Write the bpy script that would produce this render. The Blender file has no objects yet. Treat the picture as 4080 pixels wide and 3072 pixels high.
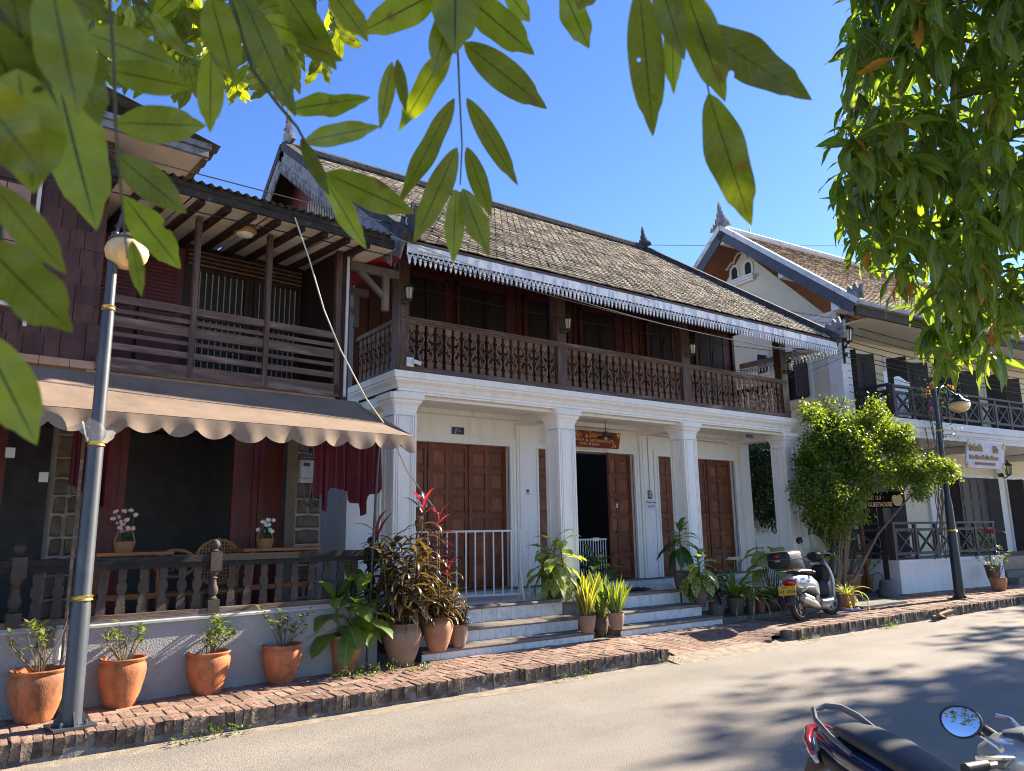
import bpy, math, random
import numpy as np
from mathutils import Vector, Matrix, Euler
random.seed(7); rng = np.random.default_rng(7)
S = bpy.context.scene; COL = S.collection
# ---------------------------------------------------------------- camera, sky, sun, exposure
CAMR = Matrix(((0.8151, 0.0990, 0.5708), (-0.5792, 0.1646, 0.7984), (-0.0149, -0.9813, 0.1919)))
CAMZ = 1.6; FPX = 2980.0 / 4080 * 2212
cd = bpy.data.cameras.new('camera'); cam = bpy.data.objects.new('camera', cd); COL.objects.link(cam); S.camera = cam
cd.sensor_width = 36; cd.lens = 36 * 2980 / 4080; cd.clip_start = .05; cd.clip_end = 3000
_r, _d, _f = CAMR.col[0], CAMR.col[1], CAMR.col[2]
m3 = Matrix((_r, -_d, -_f)).transposed().to_quaternion().to_matrix()
cam.matrix_world = Matrix.Translation((0, 0, CAMZ)) @ m3.to_4x4()
cd.dof.use_dof = True; cd.dof.focus_distance = 9.5; cd.dof.aperture_fstop = 9.0
SUN_EL, SUN_AZ = math.radians(29.5), math.radians(-2.0)     # azimuth from +X towards +Y
sd = Vector((math.cos(SUN_EL) * math.cos(SUN_AZ), math.cos(SUN_EL) * math.sin(SUN_AZ), math.sin(SUN_EL)))
W = bpy.data.worlds.new('World'); S.world = W; W.use_nodes = True
nt = W.node_tree; bg = nt.nodes['Background']
sky = nt.nodes.new('ShaderNodeTexSky'); sky.sky_type = 'NISHITA'; sky.sun_disc = False
sky.sun_elevation = SUN_EL; sky.sun_rotation = math.pi / 2 - SUN_AZ
sky.altitude = 300; sky.air_density = .9; sky.dust_density = 0.12; sky.ozone_density = 4.0
hsv = nt.nodes.new('ShaderNodeHueSaturation'); hsv.inputs['Saturation'].default_value = 1.14; hsv.inputs['Hue'].default_value = .512
nt.links.new(sky.outputs[0], hsv.inputs['Color']); nt.links.new(hsv.outputs[0], bg.inputs[0]); bg.inputs[1].default_value = 0.074
sl = bpy.data.lights.new('sun', 'SUN'); sl.energy = 4.5; sl.angle = math.radians(.53); sl.color = (1, .89, .72)
so = bpy.data.objects.new('sun', sl); COL.objects.link(so); so.rotation_euler = sd.to_track_quat('Z', 'Y').to_euler()
V = S.view_settings; V.view_transform = 'Standard'; V.look = 'None'; V.gamma = 1; V.use_curve_mapping = False; V.exposure = 2.06
S.cycles.max_bounces = 8; S.cycles.filter_width = 1.05; S.cycles.transparent_max_bounces = 8
# ---------------------------------------------------------------- helpers
def ray(u, v):
    d = Vector(((u - 1106) / FPX, (v - 832.75) / FPX, 1)).normalized(); return CAMR @ d
def PY(u, v, y): r = ray(u, v); t = y / r.y; return Vector((r.x * t, y, CAMZ + r.z * t))
def PZ(u, v, z): r = ray(u, v); t = (z - CAMZ) / r.z; return Vector((r.x * t, r.y * t, z))
def PD(u, v, d): return Vector((0, 0, CAMZ)) + ray(u, v) * d
def lin(h):
    c = [int(h[i:i + 2], 16) / 255 for i in (0, 2, 4)]
    return tuple(x / 12.92 if x <= .04045 else ((x + .055) / 1.055) ** 2.4 for x in c)
def tag(o, label=None, cat=None, group=None, kind=None):
    if label: o['label'] = label
    if cat: o['category'] = cat
    if group: o['group'] = group
    if kind: o['kind'] = kind
    return o
def empty(name, loc=(0, 0, 0), rz=0, parent=None):
    o = bpy.data.objects.new(name, None); COL.objects.link(o); o.location = loc; o.rotation_euler = (0, 0, rz); o.empty_display_size = .1
    if parent: o.parent = parent
    return o
def link(name, me, parent=None, loc=None, rot=None, scale=None, mw=None):
    o = bpy.data.objects.new(name, me); COL.objects.link(o)
    if parent: o.parent = parent
    if mw is not None: o.matrix_basis = mw
    else:
        if loc is not None: o.location = loc
        if rot is not None: o.rotation_euler = rot
        if scale is not None: o.scale = scale if hasattr(scale, '__len__') else (scale,) * 3
    return o
class MB:
    def __init__(s): s.v = []; s.f = []; s.mi = []; s.cur = 0
    def add(s, vs, fs):
        n = len(s.v); s.v += [tuple(v) for v in vs]
        for f in fs: s.f.append(tuple(i + n for i in f)); s.mi.append(s.cur)
        return s
    def box(s, x0, y0, z0, x1, y1, z1, M=None):
        vs = [Vector(p) for p in ((x0, y0, z0), (x1, y0, z0), (x1, y1, z0), (x0, y1, z0), (x0, y0, z1), (x1, y0, z1), (x1, y1, z1), (x0, y1, z1))]
        if M is not None: vs = [M @ v for v in vs]
        return s.add(vs, ((0, 3, 2, 1), (4, 5, 6, 7), (0, 1, 5, 4), (1, 2, 6, 5), (2, 3, 7, 6), (3, 0, 4, 7)))
    def bar(s, a, b, w, h, up=(0, 0, 1)):
        a = Vector(a); b = Vector(b); d = (b - a).normalized(); up = Vector(up); x = d.cross(up)
        if x.length < 1e-4: x = d.cross(Vector((0, 1, 0)))
        x.normalize(); u = x.cross(d)
        q = [x * (i * w / 2) + u * (j * h / 2) for i, j in ((-1, -1), (1, -1), (1, 1), (-1, 1))]
        return s.add([a + p for p in q] + [b + p for p in q], ((3, 2, 1, 0), (4, 5, 6, 7), (0, 1, 5, 4), (1, 2, 6, 5), (2, 3, 7, 6), (3, 0, 4, 7)))
    def prism(s, poly, d0, d1, ax='y'):       # poly in the two other axes
        f = {'y': lambda a, b, d: (a, d, b), 'x': lambda a, b, d: (d, a, b), 'z': lambda a, b, d: (a, b, d)}[ax]
        n = len(poly); vs = [f(a, b, d0) for a, b in poly] + [f(a, b, d1) for a, b in poly]
        return s.add(vs, [tuple(range(n)), tuple(range(2 * n - 1, n - 1, -1))] + [(i, i + n, (i + 1) % n + n, (i + 1) % n) for i in range(n)])
    def tube(s, pts, r, n=8, cap=True, flat=1.0):
        pts = [Vector(p) for p in pts]; k = len(pts); R = r if hasattr(r, '__len__') else [r] * k; rings = []; ref = None
        for i, p in enumerate(pts):
            t = (pts[min(i + 1, k - 1)] - pts[max(i - 1, 0)])
            t = t.normalized() if t.length > 1e-9 else Vector((0, 0, 1))
            if ref is None:
                ref = Vector((0, 0, 1)) if abs(t.z) < .9 else Vector((1, 0, 0))
            x = (ref - t * ref.dot(t))
            if x.length < 1e-5: x = t.orthogonal()
            x.normalize(); ref = x; y = t.cross(x)
            rings.append([p + x * (R[i] * math.cos(a)) + y * (R[i] * flat * math.sin(a)) for a in (2 * math.pi * (j + .5) / n for j in range(n))])
        vs = [v for rg in rings for v in rg]; fs = []
        for i in range(k - 1):
            for j in range(n): fs.append((i * n + j, i * n + (j + 1) % n, (i + 1) * n + (j + 1) % n, (i + 1) * n + j))
        if cap: fs += [tuple(range(n - 1, -1, -1)), tuple(range((k - 1) * n, k * n))]
        return s.add(vs, fs)
    def lathe(s, prof, n=20, c=(0, 0, 0), M=None, wob=0, seed=0):
        rr = random.Random(seed); ph = rr.random() * 6; vs = []
        for r, z in prof:
            for j in range(n):
                a = 2 * math.pi * j / n; q = r * (1 + wob * math.sin(2 * a + ph))
                v = Vector((q * math.cos(a), q * math.sin(a), z))
                vs.append((M @ v) if M is not None else Vector(c) + v)
        fs = [(i * n + j, i * n + (j + 1) % n, (i + 1) * n + (j + 1) % n, (i + 1) * n + j) for i in range(len(prof) - 1) for j in range(n)]
        fs += [tuple(range(n - 1, -1, -1)), tuple(range((len(prof) - 1) * n, len(prof) * n))]
        return s.add(vs, fs)
    def ball(s, c, r, n=10, sx=1, sy=1, sz=1):
        prof = [(r * math.sin(math.pi * i / (n // 2 + 1)) if 0 < i < n // 2 + 1 else r * .02, -r * math.cos(math.pi * i / (n // 2 + 1))) for i in range(n // 2 + 2)]
        M = Matrix.Translation(c) @ Matrix.Diagonal((sx, sy, sz, 1)); return s.lathe(prof, n, M=M)
    def mesh(s, name, mats, smooth=False):
        me = bpy.data.meshes.new(name); me.from_pydata(s.v, [], s.f)
        for m in (mats if isinstance(mats, (list, tuple)) else [mats]): me.materials.append(m)
        me.polygons.foreach_set('material_index', s.mi)
        if smooth: 
            me.polygons.foreach_set('use_smooth', [True] * len(s.f)); 
            try: me.set_sharp_from_angle(angle=math.radians(42))
            except Exception: pass
        me.update(); return me
    def build(s, name, mats, parent=None, smooth=False, **k): return link(name, s.mesh(name, mats, smooth), parent, **k)
def circ(cx, cy, rx, ry=None, a0=0, a1=2 * math.pi, n=12):
    ry = rx if ry is None else ry
    return [(cx + rx * math.cos(a0 + (a1 - a0) * i / n), cy + ry * math.sin(a0 + (a1 - a0) * i / n)) for i in range(n + 1)]
# ---------------------------------------------------------------- materials
MATS = {}
def pm(name, col, rough=.75, var=.18, scale=6., bump=0., bscale=40., rnd=0., stain=None, sscale=2.5, samt=.5, sth=.55, metal=0., spec=.4, streak=None, hue=0., coat=0., isl=0.):
    m = bpy.data.materials.new(name); m.use_nodes = True; t = m.node_tree; N = t.nodes; L = t.links; b = N['Principled BSDF']
    b.inputs['Roughness'].default_value = rough; b.inputs['Metallic'].default_value = metal; b.inputs['Specular IOR Level'].default_value = spec
    if coat: b.inputs['Coat Weight'].default_value = coat; b.inputs['Coat Roughness'].default_value = .08
    g = N.new('ShaderNodeNewGeometry'); mp = N.new('ShaderNodeMapping'); L.new(g.outputs['Position'], mp.inputs[0])
    if streak: mp.inputs['Scale'].default_value = streak
    nz = N.new('ShaderNodeTexNoise'); nz.inputs['Scale'].default_value = scale; nz.inputs['Detail'].default_value = 6; nz.inputs['Roughness'].default_value = .62; L.new(mp.outputs[0], nz.inputs[0])
    rp = N.new('ShaderNodeValToRGB'); c = Vector(col[:3]); lo = c * (1 - var); hi = c * (1 + var)
    rp.color_ramp.elements[0].position = .3; rp.color_ramp.elements[1].position = .7
    rp.color_ramp.elements[0].color = (*lo, 1); rp.color_ramp.elements[1].color = (*[min(x, 1) for x in hi], 1); L.new(nz.outputs[0], rp.inputs[0])
    out = rp.outputs[0]
    if stain:
        n2 = N.new('ShaderNodeTexNoise'); n2.inputs['Scale'].default_value = sscale; n2.inputs['Detail'].default_value = 8; n2.inputs['Roughness'].default_value = .7; L.new(mp.outputs[0], n2.inputs[0])
        r2 = N.new('ShaderNodeValToRGB'); r2.color_ramp.elements[0].position = sth; r2.color_ramp.elements[1].position = min(sth + .16, 1); r2.color_ramp.elements[1].color = (samt, samt, samt, 1); L.new(n2.outputs[0], r2.inputs[0])
        mx = N.new('ShaderNodeMix'); mx.data_type = 'RGBA'; L.new(r2.outputs[0], mx.inputs[0]); L.new(out, mx.inputs[6]); mx.inputs[7].default_value = (*stain, 1); out = mx.outputs[2]
    if rnd or hue or isl:
        oi = N.new('ShaderNodeObjectInfo'); hs = N.new('ShaderNodeHueSaturation'); src = oi.outputs['Random']
        if isl: src = g.outputs['Random Per Island']; rnd = isl
        mr = N.new('ShaderNodeMapRange'); mr.inputs[3].default_value = 1 - rnd; mr.inputs[4].default_value = 1 + rnd; L.new(src, mr.inputs[0]); L.new(mr.outputs[0], hs.inputs['Value'])
        if hue:
            mm = N.new('ShaderNodeMath'); mm.operation = 'MULTIPLY'; mm.inputs[1].default_value = 7.31; L.new(src, mm.inputs[0])
            fr = N.new('ShaderNodeMath'); fr.operation = 'FRACT'; L.new(mm.outputs[0], fr.inputs[0])
            m2 = N.new('ShaderNodeMapRange'); m2.inputs[3].default_value = .5 - hue; m2.inputs[4].default_value = .5 + hue; L.new(fr.outputs[0], m2.inputs[0]); L.new(m2.outputs[0], hs.inputs['Hue'])
        L.new(out, hs.inputs['Color']); out = hs.outputs[0]
    L.new(out, b.inputs['Base Color'])
    if bump:
        n3 = N.new('ShaderNodeTexNoise'); n3.inputs['Scale'].default_value = bscale; n3.inputs['Detail'].default_value = 5; L.new(mp.outputs[0], n3.inputs[0])
        bp = N.new('ShaderNodeBump'); bp.inputs['Strength'].default_value = bump; bp.inputs['Distance'].default_value = .02; L.new(n3.outputs[0], bp.inputs['Height']); L.new(bp.outputs[0], b.inputs['Normal'])
    MATS[name] = m; m['out'] = 1; return m
def leafmat(name, col, tcol=None, trans=.35, rough=.42, rnd=.35, hue=.02, spec=.5, edge=None, rib=None, mott=None, veins=0, holes=0, ribw=.16):
    m = pm(name, col, rough, .2, 30., spec=spec, isl=rnd, hue=hue); t = m.node_tree; N = t.nodes; L = t.links; b = N['Principled BSDF']
    src = b.inputs['Base Color'].links[0].from_socket
    if mott:      # pale mottling along the blade
        n = N.new('ShaderNodeTexNoise'); n.inputs['Scale'].default_value = 34.; n.inputs['Detail'].default_value = 4; g = N.new('ShaderNodeNewGeometry'); L.new(g.outputs['Position'], n.inputs[0])
        r = N.new('ShaderNodeValToRGB'); r.color_ramp.elements[0].position = .42; r.color_ramp.elements[1].position = .58; L.new(n.outputs[0], r.inputs[0])
        mx = N.new('ShaderNodeMix'); mx.data_type = 'RGBA'; L.new(r.outputs[0], mx.inputs[0]); L.new(src, mx.inputs[6]); mx.inputs[7].default_value = (*mott, 1); src = mx.outputs[2]
    for key, colr in (('edge', edge), ('rib', rib)):
        if colr is None: continue
        at = N.new('ShaderNodeAttribute'); at.attribute_name = 'across'
        ab = N.new('ShaderNodeMath'); ab.operation = 'ABSOLUTE'; L.new(at.outputs['Fac'], ab.inputs[0])
        th = N.new('ShaderNodeMapRange'); th.inputs[1].default_value = .55 if key == 'edge' else ribw; th.inputs[2].default_value = .75 if key == 'edge' else ribw * .3; L.new(ab.outputs[0], th.inputs[0])
        mx = N.new('ShaderNodeMix'); mx.data_type = 'RGBA'; L.new(th.outputs[0], mx.inputs[0]); L.new(src, mx.inputs[6]); mx.inputs[7].default_value = (*colr, 1); src = mx.outputs[2]
    if veins:      # side veins, brown blotches
        al = N.new('ShaderNodeAttribute'); al.attribute_name = 'along'; ax = N.new('ShaderNodeAttribute'); ax.attribute_name = 'across'; a1 = N.new('ShaderNodeMath'); a1.operation = 'ABSOLUTE'; L.new(ax.outputs['Fac'], a1.inputs[0])
        a2 = N.new('ShaderNodeMath'); a2.operation = 'MULTIPLY_ADD'; a2.inputs[1].default_value = veins; L.new(al.outputs['Fac'], a2.inputs[0]); a3 = N.new('ShaderNodeMath'); a3.operation = 'MULTIPLY'; a3.inputs[1].default_value = -1.6; L.new(a1.outputs[0], a3.inputs[0]); L.new(a3.outputs[0], a2.inputs[2])
        pp = N.new('ShaderNodeMath'); pp.operation = 'PINGPONG'; pp.inputs[1].default_value = .5; L.new(a2.outputs[0], pp.inputs[0]); mrv = N.new('ShaderNodeMapRange'); mrv.inputs[1].default_value = .08; mrv.inputs[2].default_value = .0; mrv.inputs[4].default_value = .22; L.new(pp.outputs[0], mrv.inputs[0])
        mv = N.new('ShaderNodeMix'); mv.data_type = 'RGBA'; L.new(mrv.outputs[0], mv.inputs[0]); L.new(src, mv.inputs[6]); mv.inputs[7].default_value = (*[c * 1.9 for c in col], 1); src = mv.outputs[2]
        nb_ = N.new('ShaderNodeTexNoise'); nb_.inputs['Scale'].default_value = 22.; nb_.inputs['Detail'].default_value = 5; gq = N.new('ShaderNodeNewGeometry'); L.new(gq.outputs['Position'], nb_.inputs[0]); rb_ = N.new('ShaderNodeValToRGB'); rb_.color_ramp.elements[0].position = .64; rb_.color_ramp.elements[1].position = .72; L.new(nb_.outputs[0], rb_.inputs[0])
        mb_ = N.new('ShaderNodeMix'); mb_.data_type = 'RGBA'; L.new(rb_.outputs[0], mb_.inputs[0]); L.new(src, mb_.inputs[6]); mb_.inputs[7].default_value = (.10, .07, .02, 1); src = mb_.outputs[2]
    L.new(src, b.inputs['Base Color'])
    tr = N.new('ShaderNodeBsdfTranslucent'); ms = N.new('ShaderNodeMixShader'); ms.inputs[0].default_value = trans
    gm = N.new('ShaderNodeMix'); gm.data_type = 'RGBA'; gm.blend_type = 'MULTIPLY'; gm.inputs[0].default_value = 1; L.new(src, gm.inputs[6]); gm.inputs[7].default_value = (*(tcol or (2.6, 2.3, .6)), 1)
    L.new(gm.outputs[2], tr.inputs[0]); L.new(b.outputs[0], ms.inputs[1]); L.new(tr.outputs[0], ms.inputs[2])
    o = [n for n in N if n.type == 'OUTPUT_MATERIAL'][0]; L.new(ms.outputs[0], o.inputs[0])
    if holes:
        nh = N.new('ShaderNodeTexVoronoi'); nh.inputs['Scale'].default_value = 30.; gh = N.new('ShaderNodeNewGeometry'); L.new(gh.outputs['Position'], nh.inputs['Vector']); nn_ = N.new('ShaderNodeTexNoise'); nn_.inputs['Scale'].default_value = 9.; L.new(gh.outputs['Position'], nn_.inputs[0])
        c1 = N.new('ShaderNodeMath'); c1.operation = 'LESS_THAN'; c1.inputs[1].default_value = holes; L.new(nh.outputs['Distance'], c1.inputs[0]); c2 = N.new('ShaderNodeMath'); c2.operation = 'GREATER_THAN'; c2.inputs[1].default_value = .62; L.new(nn_.outputs[0], c2.inputs[0]); c3 = N.new('ShaderNodeMath'); c3.operation = 'MULTIPLY'; L.new(c1.outputs[0], c3.inputs[0]); L.new(c2.outputs[0], c3.inputs[1])
        tp = N.new('ShaderNodeBsdfTransparent'); mh = N.new('ShaderNodeMixShader'); L.new(c3.outputs[0], mh.inputs[0]); L.new(ms.outputs[0], mh.inputs[1]); L.new(tp.outputs[0], mh.inputs[2]); L.new(mh.outputs[0], o.inputs[0])
    return m
white = pm('white_paint', (.86, .82, .74), .7, .05, 3., .1, 30, stain=(.52, .46, .36), sscale=1.6, samt=.45, sth=.56, streak=(3, 3, .5))
white2 = pm('white_old_paint', (.66, .67, .68), .8, .1, 5., stain=(.16, .15, .14), sscale=7, samt=.8, sth=.56)
trimw = pm('weathered_trim', (.22, .22, .23), .85, .15, 6., stain=(.06, .06, .065), sscale=5, samt=.9, sth=.47)
cream = pm('cream_plaster', (.68, .62, .46), .85, .05, 2., stain=(.5, .45, .33), samt=.4)
greywall = pm('grey_rough_paint', (.31, .305, .305), .85, .1, 4., .7, 70, stain=(.22, .21, .2), sscale=2, samt=.5, sth=.6)
wooddk = pm('dark_wood', (.030, .015, .011), .6, .35, 5., .2, 60, streak=(1, 1, .12))
woodred = pm('red_brown_wood', (.105, .025, .015), .55, .3, 6., .15, 60, streak=(6, 6, .5))
woodbal = pm('weathered_brown_wood', (.165, .082, .047), .7, .35, 8., .2, 70, rnd=.25, stain=(.27, .18, .115), sscale=6, samt=.6, sth=.5)
woodrail = pm('weathered_rail_wood', (.12, .075, .055), .75, .4, 12., .3, 80, streak=(.15, 1, 1.5), stain=(.3, .26, .23), sscale=6, samt=.6, sth=.52)
doorwood = pm('door_teak', (.17, .052, .020), .5, .35, 9., .2, 60, rnd=.14, streak=(3, 3, .35), spec=.3, stain=(.12, .075, .05), sscale=3, samt=.4, sth=.58)
doorpan = pm('door_panel_teak', (.20, .066, .026), .5, .35, 9., .2, 60, rnd=.25, streak=(3, 3, .35), spec=.3, stain=(.14, .085, .055), sscale=3, samt=.5, sth=.55)
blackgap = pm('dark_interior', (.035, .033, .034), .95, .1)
tiletop = pm('roof_tile_lichen', (.024, .019, .016), .9, .5, 9., .3, 60, isl=.5, stain=(.085, .065, .048), sscale=3, samt=.6, sth=.58)
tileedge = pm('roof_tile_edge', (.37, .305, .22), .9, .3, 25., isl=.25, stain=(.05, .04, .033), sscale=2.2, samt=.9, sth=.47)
tile3 = pm('house_roof_tile', (.21, .145, .095), .9, .35, 12., isl=.3, stain=(.06, .05, .045), sscale=5, samt=.6, sth=.55)
mortar = pm('black_mould_mortar', (.05, .05, .052), .95, .6, 9., .5, 30, stain=(.22, .21, .2), sscale=6, samt=.7, sth=.6)
brick = pm('paving_brick', (.235, .135, .095), .9, .3, 14., .4, 60, rnd=.28, hue=.012, stain=(.30, .24, .19), sscale=6, samt=.7, sth=.47)
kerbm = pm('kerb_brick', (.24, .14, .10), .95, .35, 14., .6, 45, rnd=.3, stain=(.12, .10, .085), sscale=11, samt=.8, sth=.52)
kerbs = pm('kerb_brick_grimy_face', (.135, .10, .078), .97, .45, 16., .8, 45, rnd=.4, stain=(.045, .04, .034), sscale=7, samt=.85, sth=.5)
joint = pm('sandy_joint', (.23, .19, .15), .95, .35, 15., .4, 50, stain=(.06, .06, .05), sscale=3, samt=.6)
conc = pm('stained_concrete', (.15, .14, .13), .95, .45, 8., .6, 30, stain=(.03, .03, .028), sscale=5, samt=.85, sth=.5)
stonestep = pm('dark_step_stone', (.16, .13, .11), .8, .35, 7., .2, 50, stain=(.34, .3, .26), sscale=3, samt=.5)
tilew = pm('step_wall_tile', (.60, .62, .62), .35, .12, 9., stain=(.34, .36, .37), sscale=7, samt=.6, sth=.5, rnd=.06)
marble = pm('platform_tile', (.62, .61, .60), .4, .12, 5., stain=(.3, .3, .3), samt=.5)
terr = pm('terracotta', (.42, .14, .052), .8, .25, 7., .2, 60, stain=(.13, .06, .032), sscale=4, samt=.8, sth=.47, streak=(1.5, 1.5, .6))
terr2 = pm('mossy_terracotta', (.42, .19, .085), .85, .25, 7., .2, 60, stain=(.12, .12, .035), sscale=5, samt=.85, sth=.5)
clay = pm('brown_clay', (.26, .165, .115), .75, .22, 5., .15, 50, stain=(.13, .085, .06), sscale=4, samt=.6)
clayd = pm('dark_clay', (.105, .075, .06), .7, .3, 6., .15, 50, stain=(.2, .15, .12), sscale=5, samt=.5)
soil = pm('soil', (.045, .032, .022), .98, .4, 40.)
metalbk = pm('black_metal', (.018, .019, .022), .42, .2, 8., spec=.5)
metalgr = pm('grey_lamp_paint', (.052, .058, .07), .45, .12, 6., spec=.5, stain=(.14, .14, .15), samt=.4)
gold = pm('gold_band', (.62, .43, .11), .35, .2, 20., metal=.8)
gwhite = pm('white_metal_rail', (.66, .65, .62), .5, .12, 20., stain=(.2, .12, .07), sscale=18, samt=.7, sth=.6)
def glassmat(name, col, rough=.25, trans=.5, alpha=1):
    m = pm(name, col, rough, .1, 4.); b = m.node_tree.nodes['Principled BSDF']; b.inputs['Transmission Weight'].default_value = trans; b.inputs['IOR'].default_value = 1.3; b.inputs['Alpha'].default_value = alpha; return m
amber = glassmat('amber_globe', (.84, .60, .28), .4, .35)
lantg = glassmat('lantern_glass', (.72, .70, .58), .3, .4)
# ---------------------------------------------------------------- ground, road, kerb, pavement
road_m = pm('pale_asphalt', (.275, .243, .208), .93, .10, 1.2, .55, 170, stain=(.235, .215, .19), sscale=.8, samt=.6, sth=.5)
_n = road_m.node_tree.nodes; _l = road_m.node_tree.links          # fine aggregate speckle
_g = _n.new('ShaderNodeNewGeometry'); _v = _n.new('ShaderNodeTexNoise'); _v.inputs['Scale'].default_value = 120; _v.inputs['Detail'].default_value = 3; _l.new(_g.outputs['Position'], _v.inputs[0])
_r2 = _n.new('ShaderNodeMapRange'); _r2.inputs[1].default_value = .3; _r2.inputs[2].default_value = .72; _r2.inputs[3].default_value = .62; _r2.inputs[4].default_value = 1.35; _l.new(_v.outputs[0], _r2.inputs[0])
_mx = _n.new('ShaderNodeMix'); _mx.data_type = 'RGBA'; _mx.blend_type = 'MULTIPLY'; _mx.inputs[0].default_value = 1
_b = _n['Principled BSDF']; _l.new(_b.inputs['Base Color'].links[0].from_socket, _mx.inputs[6]); _l.new(_r2.outputs[0], _mx.inputs[7]); _l.new(_mx.outputs[2], _b.inputs['Base Color'])
_vc = _n.new('ShaderNodeTexVoronoi'); _vc.feature = 'DISTANCE_TO_EDGE'; _vc.inputs['Scale'].default_value = .55; _wn = _n.new('ShaderNodeTexNoise'); _wn.inputs['Scale'].default_value = 2.5; _l.new(_g.outputs['Position'], _wn.inputs[0])
_ad = _n.new('ShaderNodeMix'); _ad.data_type = 'RGBA'; _ad.blend_type = 'LINEAR_LIGHT'; _ad.inputs[0].default_value = .35; _l.new(_g.outputs['Position'], _ad.inputs[6]); _l.new(_wn.outputs['Color'], _ad.inputs[7]); _l.new(_ad.outputs[2], _vc.inputs['Vector'])
_cr = _n.new('ShaderNodeMapRange'); _cr.inputs[1].default_value = .0; _cr.inputs[2].default_value = .006; _cr.inputs[3].default_value = .93; _cr.inputs[4].default_value = 1.0; _l.new(_vc.outputs['Distance'], _cr.inputs[0])
_ln = _n.new('ShaderNodeTexNoise'); _ln.inputs['Scale'].default_value = .5; _mpn = _n.new('ShaderNodeMapping'); _mpn.inputs['Scale'].default_value = (.25, 1.6, 1); _l.new(_g.outputs['Position'], _mpn.inputs[0]); _l.new(_mpn.outputs[0], _ln.inputs[0]); _lr = _n.new('ShaderNodeMapRange'); _lr.inputs[1].default_value = .35; _lr.inputs[2].default_value = .65; _lr.inputs[3].default_value = .82; _lr.inputs[4].default_value = 1.08; _l.new(_ln.outputs[0], _lr.inputs[0])
_mm = _n.new('ShaderNodeMath'); _mm.operation = 'MULTIPLY'; _l.new(_cr.outputs[0], _mm.inputs[0]); _l.new(_lr.outputs[0], _mm.inputs[1])
_m4 = _n.new('ShaderNodeMix'); _m4.data_type = 'RGBA'; _m4.blend_type = 'MULTIPLY'; _m4.inputs[0].default_value = 1; _l.new(_mx.outputs[2], _m4.inputs[6]); _l.new(_mm.outputs[0], _m4.inputs[7]); _l.new(_m4.outputs[2], _b.inputs['Base Color'])
earth = pm('earth', (.37, .33, .28), .95, .3, 2.)  # unseen ground, tone made pale to bounce fill light onto the shaded fronts
g = MB(); g.add([(-900, -900, -.06), (900, -900, -.06), (900, 900, -.06), (-900, 900, -.06)], [(0, 1, 2, 3)]); tag(g.build('ground', earth), kind='structure')
g = MB(); nx, ny = 60, 12
for i in range(nx + 1):
    for j in range(ny + 1):
        x = -30 + 110 * i / nx; y = -8 + 14.84 * j / ny; g.v.append((x, y, .0018 * math.sin(x * .9 + y) + .02 * (1 - ((y - 1) / 6) ** 2 if abs(y - 1) < 6 else 0) * .5))
for i in range(nx):
    for j in range(ny): a = i * (ny + 1) + j; g.f.append((a, a + ny + 1, a + ny + 2, a + 1)); g.mi.append(0)
tag(g.build('road', road_m, smooth=True), kind='structure')
# sandy edge of the road along the kerb
grit = pm('roadside_grit', (.27, .22, .165), .98, .35, 9., .5, 90, stain=(.07, .075, .03), sscale=4, samt=.6, sth=.58)
g = MB(); rr = random.Random(3); xs = [-4 + .35 * i for i in range(110)]
g.v = [(x, 6.85, .022) for x in xs] + [(x, 6.60 + rr.uniform(-.07, .07), .002) for x in xs]
for i in range(len(xs) - 1): g.f.append((i + len(xs), i + 1 + len(xs), i + 1, i)); g.mi.append(0)
tag(g.build('gutter_grit', grit), 'sandy dirt gathered along the foot of the brick kerb', kind='structure')
def bed_z(x, y):         # surface of the pavement: flat but for the driveway dip
    if 7.12 < x < 9.55 and y < 7.75:
        e = min((x - 7.12) / .05, 1) if x < 8 else min(max((9.55 - x) / .5, 0), 1)
        return .17 - e * .135 * min(1, (7.75 - y) / .85)
    return .17
pav = MB(); xs = [-4, 0, 3, 7.115, 7.125, 7.4, 7.8, 8.2, 8.6, 9.0, 9.2, 9.4, 9.56, 12, 16, 22, 40, 60]; ys = [6.86, 7.1, 7.4, 7.76, 8.2, 9.0, 12, 30]
for x in xs:
    for y in ys: pav.v.append((x, y, bed_z(x, y) - .0055))
for i in range(len(xs) - 1):
    for j in range(len(ys) - 1): a = i * len(ys) + j; pav.f.append((a, a + len(ys), a + len(ys) + 1, a + 1)); pav.mi.append(0)
pavement = tag(pav.build('pavement', joint), kind='structure')
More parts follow.
